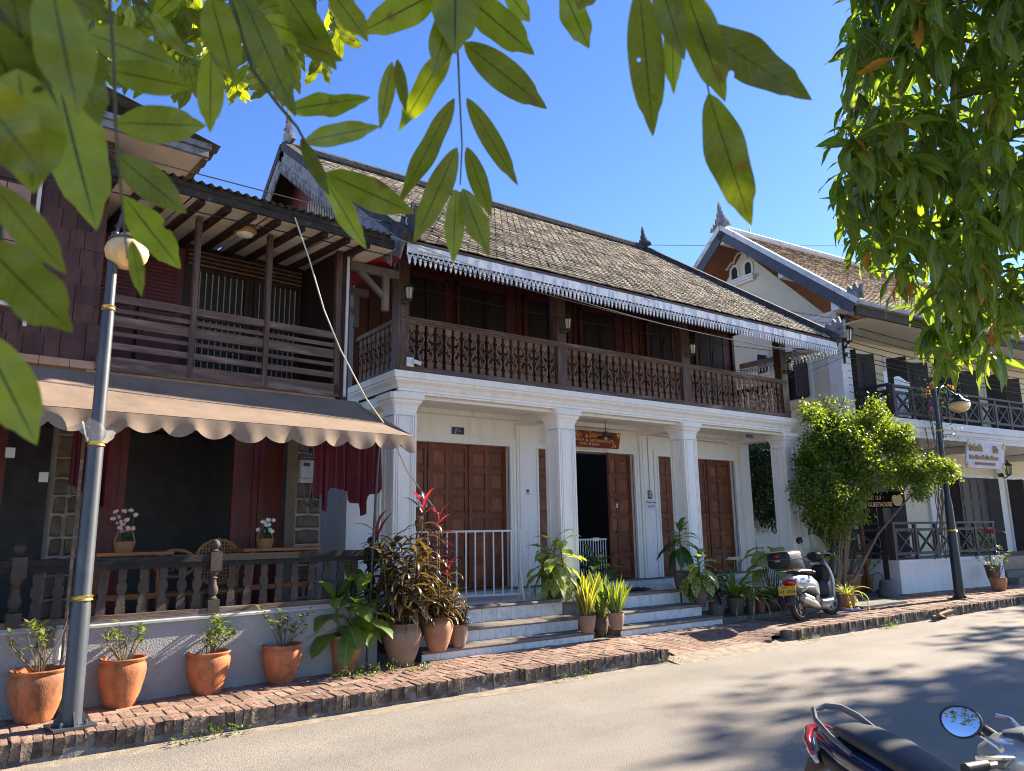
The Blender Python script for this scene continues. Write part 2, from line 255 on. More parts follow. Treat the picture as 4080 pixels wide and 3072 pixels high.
# kerb: a concrete footing and bricks standing on edge on top
kerb = empty('kerb', (0, 0, 0)); tag(kerb, 'weathered brick kerb along the road edge', kind='structure')
for x0, x1 in ((-4, 7.115), (9.60, 40)):
    f = MB(); n = int((x1 - x0) / .25); rr = random.Random(5)
    pts = [x0 + (x1 - x0) * i / n for i in range(n + 1)]
    for x in pts:
        o = rr.uniform(-.02, .025); f.v += [(x, 6.735 + o, -.05), (x, 6.752 + o * .3, .06 + rr.uniform(-.02, .02)), (x, 6.764, .152 + rr.uniform(-.006, .006)), (x, 7.0, .152)]
    for i in range(n):
        for j in range(3): a = i * 4 + j; f.f.append((a, a + 4, a + 5, a + 1)); f.mi.append(0)
    f.f += [(0, 1, 2, 3), tuple(len(f.v) - k for k in (1, 2, 3, 4))]; f.mi += [0, 0]
    f.build('footing', conc, kerb)
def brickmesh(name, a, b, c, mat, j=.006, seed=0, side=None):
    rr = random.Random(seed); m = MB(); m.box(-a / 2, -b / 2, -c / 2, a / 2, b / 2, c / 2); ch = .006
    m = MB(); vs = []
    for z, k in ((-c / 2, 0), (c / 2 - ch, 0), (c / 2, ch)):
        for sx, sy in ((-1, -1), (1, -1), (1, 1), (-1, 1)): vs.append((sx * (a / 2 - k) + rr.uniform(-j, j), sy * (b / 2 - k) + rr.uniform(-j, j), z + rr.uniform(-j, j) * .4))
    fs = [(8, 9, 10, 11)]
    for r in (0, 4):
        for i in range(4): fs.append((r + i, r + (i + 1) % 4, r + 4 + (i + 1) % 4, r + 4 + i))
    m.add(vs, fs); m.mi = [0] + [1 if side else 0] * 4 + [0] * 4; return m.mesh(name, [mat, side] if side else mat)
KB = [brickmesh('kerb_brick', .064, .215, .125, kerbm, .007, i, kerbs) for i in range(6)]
x = -.2; n = 0; rr = random.Random(11); rest = MB()
while x < 26:
    if not 7.08 < x < 9.62:
        cut = .2 if (x > 7 and rr.random() < .0) else 0
        y = 6.745 + .105 + rr.uniform(-.014, .014); z = .172 - .0625 + rr.uniform(-.007, .005)
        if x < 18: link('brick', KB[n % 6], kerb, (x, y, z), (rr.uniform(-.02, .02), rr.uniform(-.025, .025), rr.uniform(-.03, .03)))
        else: rest.box(x - .03, y - .105, z - .06, x + .03, y + .105, z + .0625)
    x += .068; n += 1
tag(rest.build('far_bricks', kerbm, kerb), kind='stuff')
# paving bricks: herringbone-like courses between kerb and house fronts
PB = [brickmesh('paving_brick', .205, .098, .05, brick, .004, i) for i in range(5)]
W2 = .107
# herringbone of 2 x 1 bricks
cand = []
for i in range(0, 120):
    for j in range(-5, 70):
        for o, (dx, dy, w, h) in enumerate(((0, 0, 2, 1), (0, 1, 1, 2))):
            x = (i + j * 2 + dx + w / 2) * W2; y = (i - j * 2 + dy + h / 2) * W2
            cand.append((x - 1, y + 6.97, 0 if o == 0 else math.pi / 2))
def front_y(x): 
    if x < 3.75: return 7.59 + .0875 * x
    if x < 6.95: return 7.86
    if x < 9.6: return 7.9
    if x < 16: return 7.86 if x < 12.9 else 8.4
    return 8.62 - .079 * (x - 16.2)
keep = [c for c in cand if -.3 < c[0] < 20 and 6.97 < c[1] < front_y(c[0]) and not (9.62 > c[0] > 7.1 and c[1] < 7.74)]
keep.sort(key=lambda c: (c[0] ** 2 + c[1] ** 2)); rest = MB(); rr = random.Random(2)
for k, (x, y, a) in enumerate(keep):
    z = .172 - .025 + rr.uniform(-.005, .004)
    if k < 300: link('brick', PB[k % 5], pavement, (x, y, z), (rr.uniform(-.010, .010), rr.uniform(-.010, .010), a + rr.uniform(-.015, .015)))
    else:
        h = rr.uniform(-.004, .004); w, d = (.10, .047) if a == 0 else (.047, .10); rest.box(x - w, y - d, z - .02, x + w, y + d, z + .025 + h)
brick_isl = pm('paving_brick_far', (.235, .135, .095), .9, .3, 14., .4, 60, isl=.28, hue=.012, stain=(.30, .24, .19), sscale=6, samt=.7, sth=.47)
tag(rest.build('far_paving_bricks', brick_isl, pavement), kind='stuff')
# brick driveway dip: diagonal courses on the slope
ramp = MB(); rr = random.Random(8); dirv = Vector((.80, .60)); nv = Vector((-.60, .80))
for a in range(-30, 50):
    for b in range(-20, 25):
        c = Vector((8.3, 7.3)) + dirv * (a * .075) + nv * (b * .215 + (a % 2) * .1)
        if 7.17 < c.x < 9.45 and 6.88 < c.y < 7.72:
            vs = []
            for zz in (-.04, 0):
                for sx, sy in ((-1, -1), (1, -1), (1, 1), (-1, 1)):
                    p = c + dirv * (sx * .033) + nv * (sy * .102); vs.append((p.x, p.y, bed_z(p.x, p.y) + zz + rr.uniform(-.003, .003)))
            ramp.add(vs, ((4, 5, 6, 7), (0, 1, 5, 4), (1, 2, 6, 5), (2, 3, 7, 6), (3, 0, 4, 7)))
tag(ramp.build('driveway_bricks', brick_isl, pavement), kind='stuff')
apron = MB(); apron.add([(7.1, 6.55, .002), (9.8, 6.52, .002), (9.62, 6.9, .05), (7.12, 6.9, .05)], [(0, 1, 2, 3)])
tag(apron.build('driveway_lip', grit), 'worn concrete lip of the brick driveway dip', kind='structure')
# ---------------------------------------------------------------- house 2: white colonnade, wooden balcony, tiled roof
H2 = empty('colonnade_house', (4.3, 9.8, 0)); tag(H2, 'two storey house with white columns, wooden balcony and dark tiled roof', 'house')
O2 = Vector((4.3, 9.8, 0))
def h2(mb, name, mat, parent=H2, smooth=False):
    if parent is H2: mb.v = [(v[0] - O2.x, v[1] - O2.y, v[2]) for v in mb.v]
    else:
        p = parent.location; q = O2 + p; mb.v = [(v[0] - q.x, v[1] - q.y, v[2] - q.z) for v in mb.v]
    return mb.build(name, mat, parent, smooth)
# steps and platform
PF = 8.45
p = MB(); p.box(4.25, PF + .03, 0, 12.95, 9.9, .62); h2(p, 'platform', conc)
p = MB(); p.box(4.25, PF, .62, 12.95, 9.72, .655); h2(p, 'platform_floor', marble)
def nosing(x0, x1, yf, zt, dep, name='tread'):
    m = MB(); m.prism([(yf - .025, zt - .018), (yf - .012, zt), (yf + dep, zt), (yf + dep, zt - .04), (yf - .012, zt - .04), (yf - .025, zt - .03)], x0, x1, 'x'); return h2(m, name, stonestep)
nosing(4.3, 6.82, PF, .664, .14, 'platform_edge'); nosing(7.42, 9.22, PF, .664, .14, 'platform_edge')
TW = MB(); TW.box(0, 0, 0, .236, .012, 1); 
def riser(x0, x1, yf, z0, z1, parent=H2):
    x = x0
    while x < x1 - .02:
        w = min(.24, x1 - x); m = MB(); m.box(x + .002, yf, z0, x + w - .002, yf + .012, z1); h2(m, 'riser_tile', tilew); x += w
for X0, X1, e in ((4.3, 6.85, 0), (7.38, 9.25, 1)):
    for yf, zt, zb, ex in ((7.85, .285, .02, .25 if e else .04), (8.12, .455, .02, .1 if e else 0)):
        m = MB(); m.box(X0 + .01, yf + .013, 0, X1 + ex - .01, PF + .02, zt - .04); h2(m, 'step', conc)
        nosing(X0, X1 + ex, yf, zt, PF - yf)
    riser(X0, X1 + (.25 if e else .04), 7.852, .12, .243); riser(X0, X1 + (.1 if e else 0), 8.122, .287, .413); riser(X0, X1, PF + .002, .457, .622)
riser(9.3, 12.9, PF + .004, .3, .62)
m = MB(); m.box(4.3, 9.70, .655, 12.9, 9.86, .735); h2(m, 'door_sill_base', tilew)
m = MB(); m.box(4.3, 9.68, .735, 12.9, 9.87, .757); h2(m, 'door_sill', stonestep)
# walls of the ground floor
DO = ((4.79, 6.95), (7.52, 9.72), (10.34, 12.55)); YW = 9.85; DZ = 2.945
w = MB()
for x0, x1 in ((4.2, DO[0][0]), (DO[0][1], DO[1][0]), (DO[1][1], DO[2][0]), (DO[2][1], 13.02)): w.box(x0, YW, .66, x1, YW + .25, 3.44)
for x0, x1 in DO: w.box(x0, YW, DZ, x1, YW + .25, 3.44)
w.box(4.2, YW + .25, .3, 4.42, 14, 3.44); w.box(12.8, YW + .25, .3, 13.02, 14, 3.44)
h2(w, 'wall', white)
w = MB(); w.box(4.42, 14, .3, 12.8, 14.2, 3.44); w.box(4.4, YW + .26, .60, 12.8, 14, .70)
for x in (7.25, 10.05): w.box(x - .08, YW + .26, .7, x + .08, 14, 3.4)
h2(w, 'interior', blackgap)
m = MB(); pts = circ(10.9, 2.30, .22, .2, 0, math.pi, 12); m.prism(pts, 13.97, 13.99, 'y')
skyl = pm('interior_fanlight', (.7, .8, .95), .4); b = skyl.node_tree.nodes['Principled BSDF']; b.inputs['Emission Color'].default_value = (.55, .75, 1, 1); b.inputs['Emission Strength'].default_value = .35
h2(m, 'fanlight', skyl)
for cx in (7.24, 10.03):       # pilasters between the doors
    m = MB(); m.box(cx - .16, YW - .05, .757, cx + .16, YW + .01, 3.40); m.box(cx - .11, YW - .065, .757, cx + .11, YW - .045, 3.40); h2(m, 'pilaster', white)
m = MB(); m.box(12.76, YW - .05, .757, 13.03, YW + .01, 3.40); h2(m, 'pilaster', white)
for x0, x1 in DO:              # moulded door frames
    m = MB()
    for k, (o, d) in enumerate(((.14, .02), (.115, .045), (.07, .03), (.03, .05))):
        o2 = (.115, .07, .03, 0)[k]
        m.box(x0 - o, YW - d, .757, x0 - o2, YW + .02, DZ + o); m.box(x1 + o2, YW - d, .757, x1 + o, YW + .02, DZ + o); m.box(x0 - o2, YW - d, DZ + o2, x1 + o2, YW + .02, DZ + o)
    h2(m, 'door_frame', white)
# folding doors: leaves of six raised panels
def leaf(w, h):
    m = MB(); st = .055; rows = 6; ph = (h - .1) / rows
    m.box(0, 0, 0, st, .04, h); m.box(w - st, 0, 0, w, .04, h); z = 0
    for k in range(rows + 1):
        zz = .05 + k * ph; m.box(st, .002, zz - .035 if k else 0, w - st, .038, zz + .035 if k < rows else h)
    m.box(st, .016, .05, w - st, .03, h - .05); me = m.mesh('door_leaf', doorwood)
    q = MB(); a, c = st + .012, w - st - .012; zb, zt = .035 + .014, ph - .035 - .014
    q.add([(a, .016, zb), (c, .016, zb), (c, .016, zt), (a, .016, zt), (a + .03, .002, zb + .035), (c - .03, .002, zb + .035), (c - .03, .002, zt - .035), (a + .03, .002, zt - .035)], ((4, 5, 6, 7), (0, 1, 5, 4), (1, 2, 6, 5), (2, 3, 7, 6), (3, 0, 4, 7)))
    return me, q.mesh('panel', doorpan), ph
LW = 2.16 / 6; LM, PM_, PHH = leaf(LW - .006, DZ - .765); hinge = MB(); hinge.tube([(0, -.008, 0), (0, -.008, .09)], .008, 6); HM = hinge.mesh('hinge', metalbk)
def put_leaf(x, y, rz, flipped=False):
    o = link('door_leaf', LM, H2, (x - O2.x, y - O2.y, .762), (0, 0, rz))
    for k in range(6): link('panel', PM_, o, (0, 0, .05 + k * PHH))
    for z in (.4, 1.1, 1.8): link('hinge', HM, o, (0, 0, z))
    return o
for k in range(6): put_leaf(DO[0][0] + .003 + k * LW, YW + .06 + (.012 if k % 2 else 0), 0)
put_leaf(DO[1][0] + .003, YW + .06, 0); put_leaf(DO[1][0] + .003 + LW, YW + .06, math.radians(62))
put_leaf(DO[1][1] - LW, YW + .06, 0); o = put_leaf(DO[1][1] - LW - .345, YW - .12, math.radians(24))
for k in range(6): put_leaf(DO[2][0] + .003 + k * (LW + .008), YW + .06 + (.012 if k % 2 else 0), 0)
m = MB()
for z in (1.55, 2.1, 1.0): m.box(9.20, YW - .06, z, 9.34, YW - .045, z + .022)
h2(m, 'door_bolts', metalbk)
# columns
for cx in (4.50, 7.235, 9.995, 12.86):
    c = empty('column', (cx - O2.x, 8.87 - O2.y, 0), parent=H2); R_ = .165
    m = MB(); m.box(-R_ + .012, -R_ + .012, .85, R_ - .012, R_ - .012, 3.12)
    for sx in (-1, 1):
        for sy in (-1, 1):
            for k, (o, wd) in enumerate(((.0, .028), (.038, .02), (.068, .012))):
                a0 = R_ - o; a1 = a0 - wd
                m.box(min(sx * a0, sx * a1), min(sy * R_, sy * (R_ - .014)), .85, max(sx * a0, sx * a1), max(sy * R_, sy * (R_ - .014)), 3.12)
                if k: m.box(min(sx * R_, sx * (R_ - .014)), min(sy * a0, sy * a1), .85, max(sx * R_, sx * (R_ - .014)), max(sy * a0, sy * a1), 3.12)
    m.build('shaft', white, c)
    m = MB(); lv = [(.175, 3.12), (.175, 3.145), (.168, 3.15), (.172, 3.20), (.19, 3.25), (.22, 3.29), (.225, 3.315), (.25, 3.33), (.255, 3.405)]; n = 8
    for r, z in lv:
        k = r * .12; q = [(-r + k, -r), (r - k, -r), (r, -r + k), (r, r - k), (r - k, r), (-r + k, r), (-r, r - k), (-r, -r + k)]; m.v += [(a, b_, z) for a, b_ in q]
    for i in range(len(lv) - 1):
        for j in range(8): m.f.append((i * 8 + j, i * 8 + (j + 1) % 8, (i + 1) * 8 + (j + 1) % 8, (i + 1) * 8 + j)); m.mi.append(0)
    m.f.append(tuple(range((len(lv) - 1) * 8, len(lv) * 8))); m.mi.append(0); m.build('capital', white, c)
    m = MB(); m.box(-.215, -.215, .62 if cx > 4.6 else .6, .215, .215, .80); m.box(-.19, -.19, .80, .19, .19, .85); m.build('base', white, c)
# cornice, ceiling and cross beams
prof = [(8.72, 3.405), (8.66, 3.405), (8.66, 3.43), (8.64, 3.435), (8.64, 3.47), (8.625, 3.475), (8.60, 3.52), (8.555, 3.56), (8.55, 3.585), (8.53, 3.59), (8.525, 3.675), (8.72, 3.68)]
def sweep_corner(prof, x0, x1, yb):     # profile runs along the front and returns back at both ends
    m = MB(); n = len(prof); yf = 8.72; ring = []
    for y, z in prof:
        o = yf - y; ring.append([(x0 - o, yb, z), (x0 - o, y, z), (x1 + o, y, z), (x1 + o, yb, z)])
    m.v = [v for r in ring for v in r]
    for i in range(n - 1):
        for j in range(3): a = i * 4 + j; m.f.append((a, a + 1, a + 5, a + 4)); m.mi.append(0)
    return m
h2(sweep_corner(prof, 4.44, 12.76, 14), 'cornice', white)
m = MB(); m.box(4.36, 8.70, 3.44, 12.88, 9.9, 3.66); h2(m, 'ceiling', white)
m = MB()
for cx in (4.50, 7.235, 9.995, 12.83): m.box(cx - .13, 8.75, 3.30, cx + .13, YW, 3.445)
m.box(4.4, 8.75, 3.36, 12.8, 8.95, 3.445); m.box(4.4, 9.72, 3.37, 12.8, YW, 3.445); h2(m, 'beam', white)
# upper floor: wall boards, arched doors
m = MB(); m.box(4.3, 10.0, 3.68, 12.95, 10.1, 6.2); h2(m, 'upper_wall', woodred)
m = MB(); x = 4.32
bd = MB(); bd.box(0, 0, 0, .03, .02, 2.3); BM = bd.mesh('batten', woodred)
while x < 12.9: link('batten', BM, H2, (x - O2.x, 9.98 - O2.y, 3.7)); x += .21
for a, b_ in ((12.93, 13.0), (4.28, 4.34)): m = MB(); m.box(a, 9.95, 3.68, b_, 14, 6.2); h2(m, 'side_wall', woodred)
for x0, x1, in ((5.12, 5.82), (6.1, 7.0), (7.45, 8.35), (8.7, 9.5), (10.4, 11.05), (11.8, 12.62)):
    d = empty('balcony_door', (x0 - O2.x, 9.94 - O2.y, 3.7), parent=H2); wd = x1 - x0
    m = MB(); m.box(-.06, 0, 0, 0, .05, 1.9); m.box(wd, 0, 0, wd + .06, .05, 1.9); m.box(-.06, 0, 1.85, wd + .06, .05, 1.93); m.build('frame', woodred, d)
    for k in (0, 1):
        a = k * wd / 2 + .01; b_ = (k + 1) * wd / 2 - .01; m = MB(); m.box(a, .01, 0, b_, .04, 1.85); m.build('shutter', wooddk, d)
        q = MB(); q.prism([(a + .05, .1), (b_ - .05, .1), (b_ - .05, .75), (a + .05, .75)], .0, .012, 'y'); q.build('panel', wooddk, d)
        q = MB(); q.prism([(a + .05, .85), (b_ - .05, .85), (b_ - .05, 1.4)] + circ((a + b_) / 2, 1.4, (b_ - a) / 2 - .05, .25, 0, math.pi, 8), .0, .012, 'y'); q.build('panel', wooddk, d)
# balcony balustrade
m = MB(); m.box(4.33, 8.56, 3.69, 12.78, 8.72, 3.755); h2(m, 'bottom_rail', woodrail)
m = MB(); m.box(4.33, 8.585, 4.345, 12.78, 8.67, 4.365); m.box(4.33, 8.565, 4.365, 12.78, 8.69, 4.395); m.box(4.33, 8.55, 4.395, 12.78, 8.70, 4.42); h2(m, 'handrail', woodrail)
def spiral(cx, cy, r0, turns, a0, d, n=12):
    return [(cx + (r0 * (1 - .78 * i / n)) * math.cos(a0 + d * turns * 2 * math.pi * i / n), cy + (r0 * (1 - .78 * i / n)) * math.sin(a0 + d * turns * 2 * math.pi * i / n)) for i in range(n + 1)]
def scroll_baluster():
    m = MB(); m.box(-.046, 0, .505, .046, .022, .60); m.box(-.044, 0, 0, .044, .022, .085)
    m.box(-.046, 0, .085, .046, .02, .10); m.box(-.02, 0, .485, .02, .02, .505)
    def rib(p, w=.011): m.tube([(a, .011, b_) for a, b_ in p], [1.3 * w * (1 - .25 * abs(2 * i / (len(p) - 1) - 1)) for i in range(len(p))], 4, True)
    S_ = [(-.02, .11)] + [(.042 * math.sin(2 * math.pi * (t - .02)) * -1, .11 + .38 * t) for t in [i / 14 for i in range(1, 14)]] + [(.02, .49)]
    rib(S_, .010); rib(circ(0, .42, .04, .07, -.5, math.pi + .6, 10), .009); rib(circ(0, .18, .04, .07, math.pi - .5, 2 * math.pi + .6, 10), .009)
    rib(spiral(-.004, .43, .030, 1.3, -1.2, -1), .008); rib(spiral(.004, .17, .030, 1.3, 1.9, -1), .008)
    rib(spiral(.02, .345, .020, 1.1, 2.5, 1), .007); rib(spiral(-.02, .255, .020, 1.1, -.6, 1), .007)
    for s, z in ((1, .30), (1, .275), (-1, .325), (-1, .30), (1, .22), (-1, .38)): m.box(min(s * .02, s * .044), .002, z, max(s * .02, s * .044), .018, z + .016)
    return m.mesh('baluster', woodbal)
BAL = scroll_baluster(); POSTS = ((4.295, 4.466), (6.985, 7.16), (9.755, 9.96), (12.60, 12.79))
for (a, b_), (c_, d_) in zip(POSTS[:-1], POSTS[1:]):
    n = int(round((c_ - b_) / .1437)); s = (c_ - b_) / n
    for k in range(n): link('baluster', BAL, H2, (b_ + (k + .5) * s - O2.x, 8.61 - O2.y, 3.752), scale=(1 if k % 2 else -1, 1, 1))
postm = pm('balcony_post_wood', (.085, .043, .027), .6, .35, 6., .2, 60, streak=(5, 5, .5), stain=(.17, .12, .085), sscale=3, samt=.6, sth=.5)
for a, b_ in POSTS:
    m = MB(); m.box(a, 8.57, 3.69, b_, 8.73, 5.56); m.box(a - .012, 8.60, 4.8, b_ + .012, 8.70, 5.4); h2(m, 'balcony_post', postm)
for k in range(8): link('baluster', BAL, H2, (4.36 - O2.x, 8.82 + .143 * k - O2.y, 3.752), (0, 0, math.pi / 2))
m = MB(); m.box(4.31, 8.72, 4.345, 4.43, 10.0, 4.41); m.box(4.33, 8.72, 3.69, 4.42, 10, 3.755); h2(m, 'side_rail', woodrail)
for k in range(8): link('baluster', BAL, H2, (12.72 - O2.x, 8.82 + .143 * k - O2.y, 3.752), (0, 0, math.pi / 2))
m = MB(); m.box(12.66, 8.72, 4.345, 12.78, 10.0, 4.41); m.box(12.66, 8.72, 3.69, 12.78, 10, 3.755); h2(m, 'side_rail', woodrail)
m = MB(); m.box(4.35, 8.7, 3.662, 12.75, 10.1, 3.69); h2(m, 'balcony_floor', wooddk)
# second row posts and wall plate
m = MB(); m.box(4.2, 8.60, 5.44, 12.9, 8.72, 5.565); h2(m, 'wall_plate', wooddk)
# ---- roof
RX0, RX1, EY, EZ, RY, RZ = 3.95, 13.1, 7.70, 5.115, 12.5, 8.45
sl_ = Vector((0, RY - EY, RZ - EZ)); SL = sl_.length; sv = sl_.normalized(); nv = Vector((0, -sv.z, sv.y))
def roof_pt(x, s, h=0): return Vector((x, EY, EZ)) + sv * s + nv * h
def sheet(pts4, th, name, mat, parent=H2):
    m = MB(); d = nv * th; m.add([*pts4, *[p - d for p in pts4]], ((0, 1, 2, 3), (7, 6, 5, 4), (0, 4, 5, 1), (1, 5, 6, 2), (2, 6, 7, 3), (3, 7, 4, 0))); return h2(m, name, mat, parent)
sheet([roof_pt(RX0, 0, -.03), roof_pt(RX1, 0, -.03), roof_pt(RX1, SL, -.03), roof_pt(RX0, SL, -.03)], .06, 'roof', wooddk)
m = MB(); n2 = Vector((0, sv.z, sv.y)); a = [Vector((RX0, RY, RZ)), Vector((RX1, RY, RZ)), Vector((RX1, 2 * RY - EY, EZ)), Vector((RX0, 2 * RY - EY, EZ))]
m.add([*a, *[p - Vector((0, 0, .12)) for p in a]], ((0, 1, 2, 3), (7, 6, 5, 4), (0, 4, 5, 1), (1, 5, 6, 2), (2, 6, 7, 3), (3, 7, 4, 0))); h2(m, 'rear_roof', tiletop)
TWd, TEX, TTH = .15, .135, .015
def tilemesh(seed):
    rr = random.Random(seed); m = MB(); w = TWd * .86; L_ = TEX * 1.45; b = rr.uniform(.006, .016); h0, h1 = .036 + rr.uniform(-.006, .008), .036 + rr.uniform(-.006, .008)
    P = lambda x, y, z: Vector((x, y, z)); d = Vector((0, .004, -TTH))
    e0, e1 = P(-w / 2, 0, h0 - .008), P(w / 2, 0, h1 - .008); a0, a1 = P(-w / 2, b, h0), P(w / 2, b, h1); c0, c1 = P(-w / 2, L_, .010), P(w / 2, L_, .010)
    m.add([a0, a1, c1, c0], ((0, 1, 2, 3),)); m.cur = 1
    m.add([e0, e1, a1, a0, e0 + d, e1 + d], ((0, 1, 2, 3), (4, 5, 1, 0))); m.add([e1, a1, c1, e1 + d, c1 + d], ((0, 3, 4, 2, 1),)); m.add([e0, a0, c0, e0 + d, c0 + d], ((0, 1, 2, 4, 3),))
    return m
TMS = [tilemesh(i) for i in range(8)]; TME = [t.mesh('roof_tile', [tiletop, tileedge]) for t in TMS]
roofM = Matrix((Vector((1, 0, 0)), sv, nv)).transposed()
tiles = []; nrow = int(SL / TEX); ncol = int((RX1 - RX0 - .2) / TWd); rr = random.Random(4)
for r in range(nrow):
    for c in range(ncol):
        x = RX0 + .12 + (c + .5 + (.5 if r % 2 else 0)) * TWd
        if x > RX1 - .1: continue
        tiles.append((roof_pt(x, r * TEX - .02), rr.uniform(-.03, .03), rr.randrange(8)))
tiles.sort(key=lambda t: (t[0] - Vector((0, 0, 1.6))).length); rest = MB()
for k, (p_, a, i) in enumerate(tiles):
    Mx = roofM @ Matrix.Rotation(a, 3, 'Z') @ Matrix.Rotation(a * .5, 3, 'Y')
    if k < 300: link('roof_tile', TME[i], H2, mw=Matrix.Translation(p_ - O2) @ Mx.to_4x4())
    else:
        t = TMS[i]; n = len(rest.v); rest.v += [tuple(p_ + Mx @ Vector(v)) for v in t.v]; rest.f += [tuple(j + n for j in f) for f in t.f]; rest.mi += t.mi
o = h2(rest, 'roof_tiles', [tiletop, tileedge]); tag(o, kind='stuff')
# ridge and barge boards, both ends
m = MB(); m.tube([(RX0, RY, RZ + .06), (RX1, RY, RZ + .06)], .11, 8); h2(m, 'ridge', mortar)
for x, nm in ((RX0 + .02, 'barge_board'), (RX1 - .02, 'barge_board')):
    m = MB()
    def strip(x0, x1, h0, h1): 
        m.add([*[roof_pt(xx, s, hh) for s in (-.1, SL + .02) for xx in (x0, x1) for hh in (h0, h1)]], ((0, 1, 3, 2), (4, 6, 7, 5), (0, 4, 5, 1), (2, 3, 7, 6), (1, 5, 7, 3), (0, 2, 6, 4)))
        mir = lambda p: Vector((p.x, 2 * RY - p.y, p.z))
        m.add([*[mir(roof_pt(xx, s, hh)) for s in (-.1, SL + .02) for xx in (x0, x1) for hh in (h0, h1)]], ((2, 3, 1, 0), (5, 7, 6, 4), (1, 5, 4, 0), (6, 7, 3, 2), (3, 7, 5, 1), (4, 6, 2, 0)))
    strip(x - .09, x + .09, -.02, .13); h2(m, nm, mortar)
    m = MB(); xs_ = x - .075 if x < 8 else x + .055
    strip(xs_, xs_ + .02, -.24, -.025); h2(m, 'verge_trim', trimw)
# gable of the left end: boarded panel, hanging teeth
gx = 4.32
for x, f in ((gx, (0, 2, 1)), (12.98, (0, 1, 2))): m = MB(); m.add([(x, EY + .9, EZ + .55), (x, 2 * RY - EY - .9, EZ + .55), (x, RY, RZ - .15)], (f,)); h2(m, 'gable_boarding', woodred)
slatm = pm('grey_gable_slat', (.32, .27, .24), .85, .25, 9., rnd=.15)
for k in range(24):
    y = 9.3 + k * .12; zt = EZ + (y - EY) / (RY - EY) * (RZ - EZ) - .35 if y < RY else EZ + (2 * RY - EY - y) / (RY - EY) * (RZ - EZ) - .35
    if zt > 6.05:
        q = MB(); q.box(gx - .03, y, 5.75, gx - .005, y + .075, min(zt, 7.35)); h2(q, 'gable_slat', slatm)
tooth = MB(); tooth.prism([(-.03, .06), (-.03, -.02), (-.012, -.05), (-.024, -.08), (0, -.15), (.024, -.08), (.012, -.05), (.03, -.02), (.03, .06)], -.008, .008, 'x'); TM = tooth.mesh('verge_tooth', trimw)
s = .15
while s < SL - .05:
    p_ = roof_pt(RX0 - .055, s, -.27); link('verge_tooth', TM, H2, p_ - O2); link('verge_tooth', TM, H2, Vector((p_.x, 2 * RY - p_.y, p_.z)) - O2); s += .085
# fretwork valance along the eave
def fret():
    m = MB(); h = .20
    m.box(-.036, -.008, -.085, .036, .008, .03)
    for sx in (-1, 1):
        m.prism([(sx * .036, -.085), (sx * .03, -.105), (sx * .012, -.115), (sx * .02, -.125), (sx * .034, -.12), (sx * .036, -.105)][::sx], -.008, .008, 'y')
        m.prism([(sx * .036, -.09), (sx * .03, -.09), (sx * .008, -.16), (sx * .0, -.165), (sx * .0, -.175), (sx * .02, -.16)][::sx], -.007, .007, 'y')
    m.prism([(0, -.105), (.007, -.13), (.010, -.17), (.018, -.185), (0, -.235), (-.018, -.185), (-.010, -.17), (-.007, -.13)], -.008, .008, 'y')
    return m.mesh('fretwork_board', white2)
FM = fret(); x = 4.0; rr = random.Random(6)
while x < RX1 + .02: link('fretwork_board', FM, H2, (x - O2.x, 7.68 - O2.y + rr.uniform(-.003, .003), 5.02), (0, rr.uniform(-.02, .02), 0)); x += .072
y = 7.75
while y < 9.9: link('fretwork_board', FM, H2, (RX1 - .0 - O2.x, y - O2.y, 5.02), (0, 0, math.pi / 2)); y += .0735
m = MB(); m.box(RX0, 7.695, 5.025, RX1, 7.735, 5.10); h2(m, 'eave_board', woodrail)
# finials
def finial(sc, x, y, z, parent, mat, O):
    m = MB(); m.prism([(-.42, -.06), (-.36, .10), (-.30, .04), (-.27, .20), (-.2, .12), (-.17, .34), (-.11, .28), (-.1, .50), (-.05, .46), (-.05, .66), (0, .86), (.05, .66), (.05, .46), (.1, .50), (.11, .28), (.17, .34), (.2, .12), (.27, .20), (.30, .04), (.36, .10), (.42, -.06)], -.04, .04, 'x')
    for a, r in ((.33, .05), (.5, .035), (.62, .028)): m.lathe([(r * .4, a - .03), (r * 2, a), (r * .4, a + .03)], 8)
    return m.build('finial', mat, parent, loc=Vector((x, y, z)) - O, scale=sc)
finial(.62, RX1 - .05, RY, RZ + .12, H2, mortar, O2); finial(.85, RX0 + .05, RY, RZ + .12, H2, trimw, O2)
for x in (RX0 + .03, RX1 - .03):     # upturned eave corners
    m = MB(); m.prism([(a - .15, b - .07) for a, b in [(7.62, 5.16), (7.60, 5.52), (7.66, 5.45), (7.70, 5.60), (7.75, 5.48), (7.82, 5.58), (7.85, 5.46), (7.95, 5.52), (8.0, 5.42), (8.2, 5.48), (8.1, 5.34)]], x - .035, x + .035, 'x'); h2(m, 'eave_finial', trimw if x > 8 else mortar)
# red awning scrap and bracket beside the left end of the balcony
brk = pm('grey_bracket', (.17, .15, .14), .8, .2)
for y in (8.55, 9.5): m = MB(); m.box(3.45, y, 4.92, 4.3, y + .07, 5.02); m.box(4.08, y + .001, 4.45, 4.16, y + .069, 4.93); m.bar((3.75, y + .035, 4.93), (4.12, y + .035, 4.62), .06, .06); h2(m, 'wall_bracket', brk)
m = MB(); m.add([(3.4, 8.35, 5.0), (4.25, 8.35, 5.12), (4.25, 10, 5.2), (3.4, 10, 5.05)], ((0, 1, 2, 3),)); h2(m, 'red_canopy', pm('red_sheet', (.35, .012, .02), .6, .2))
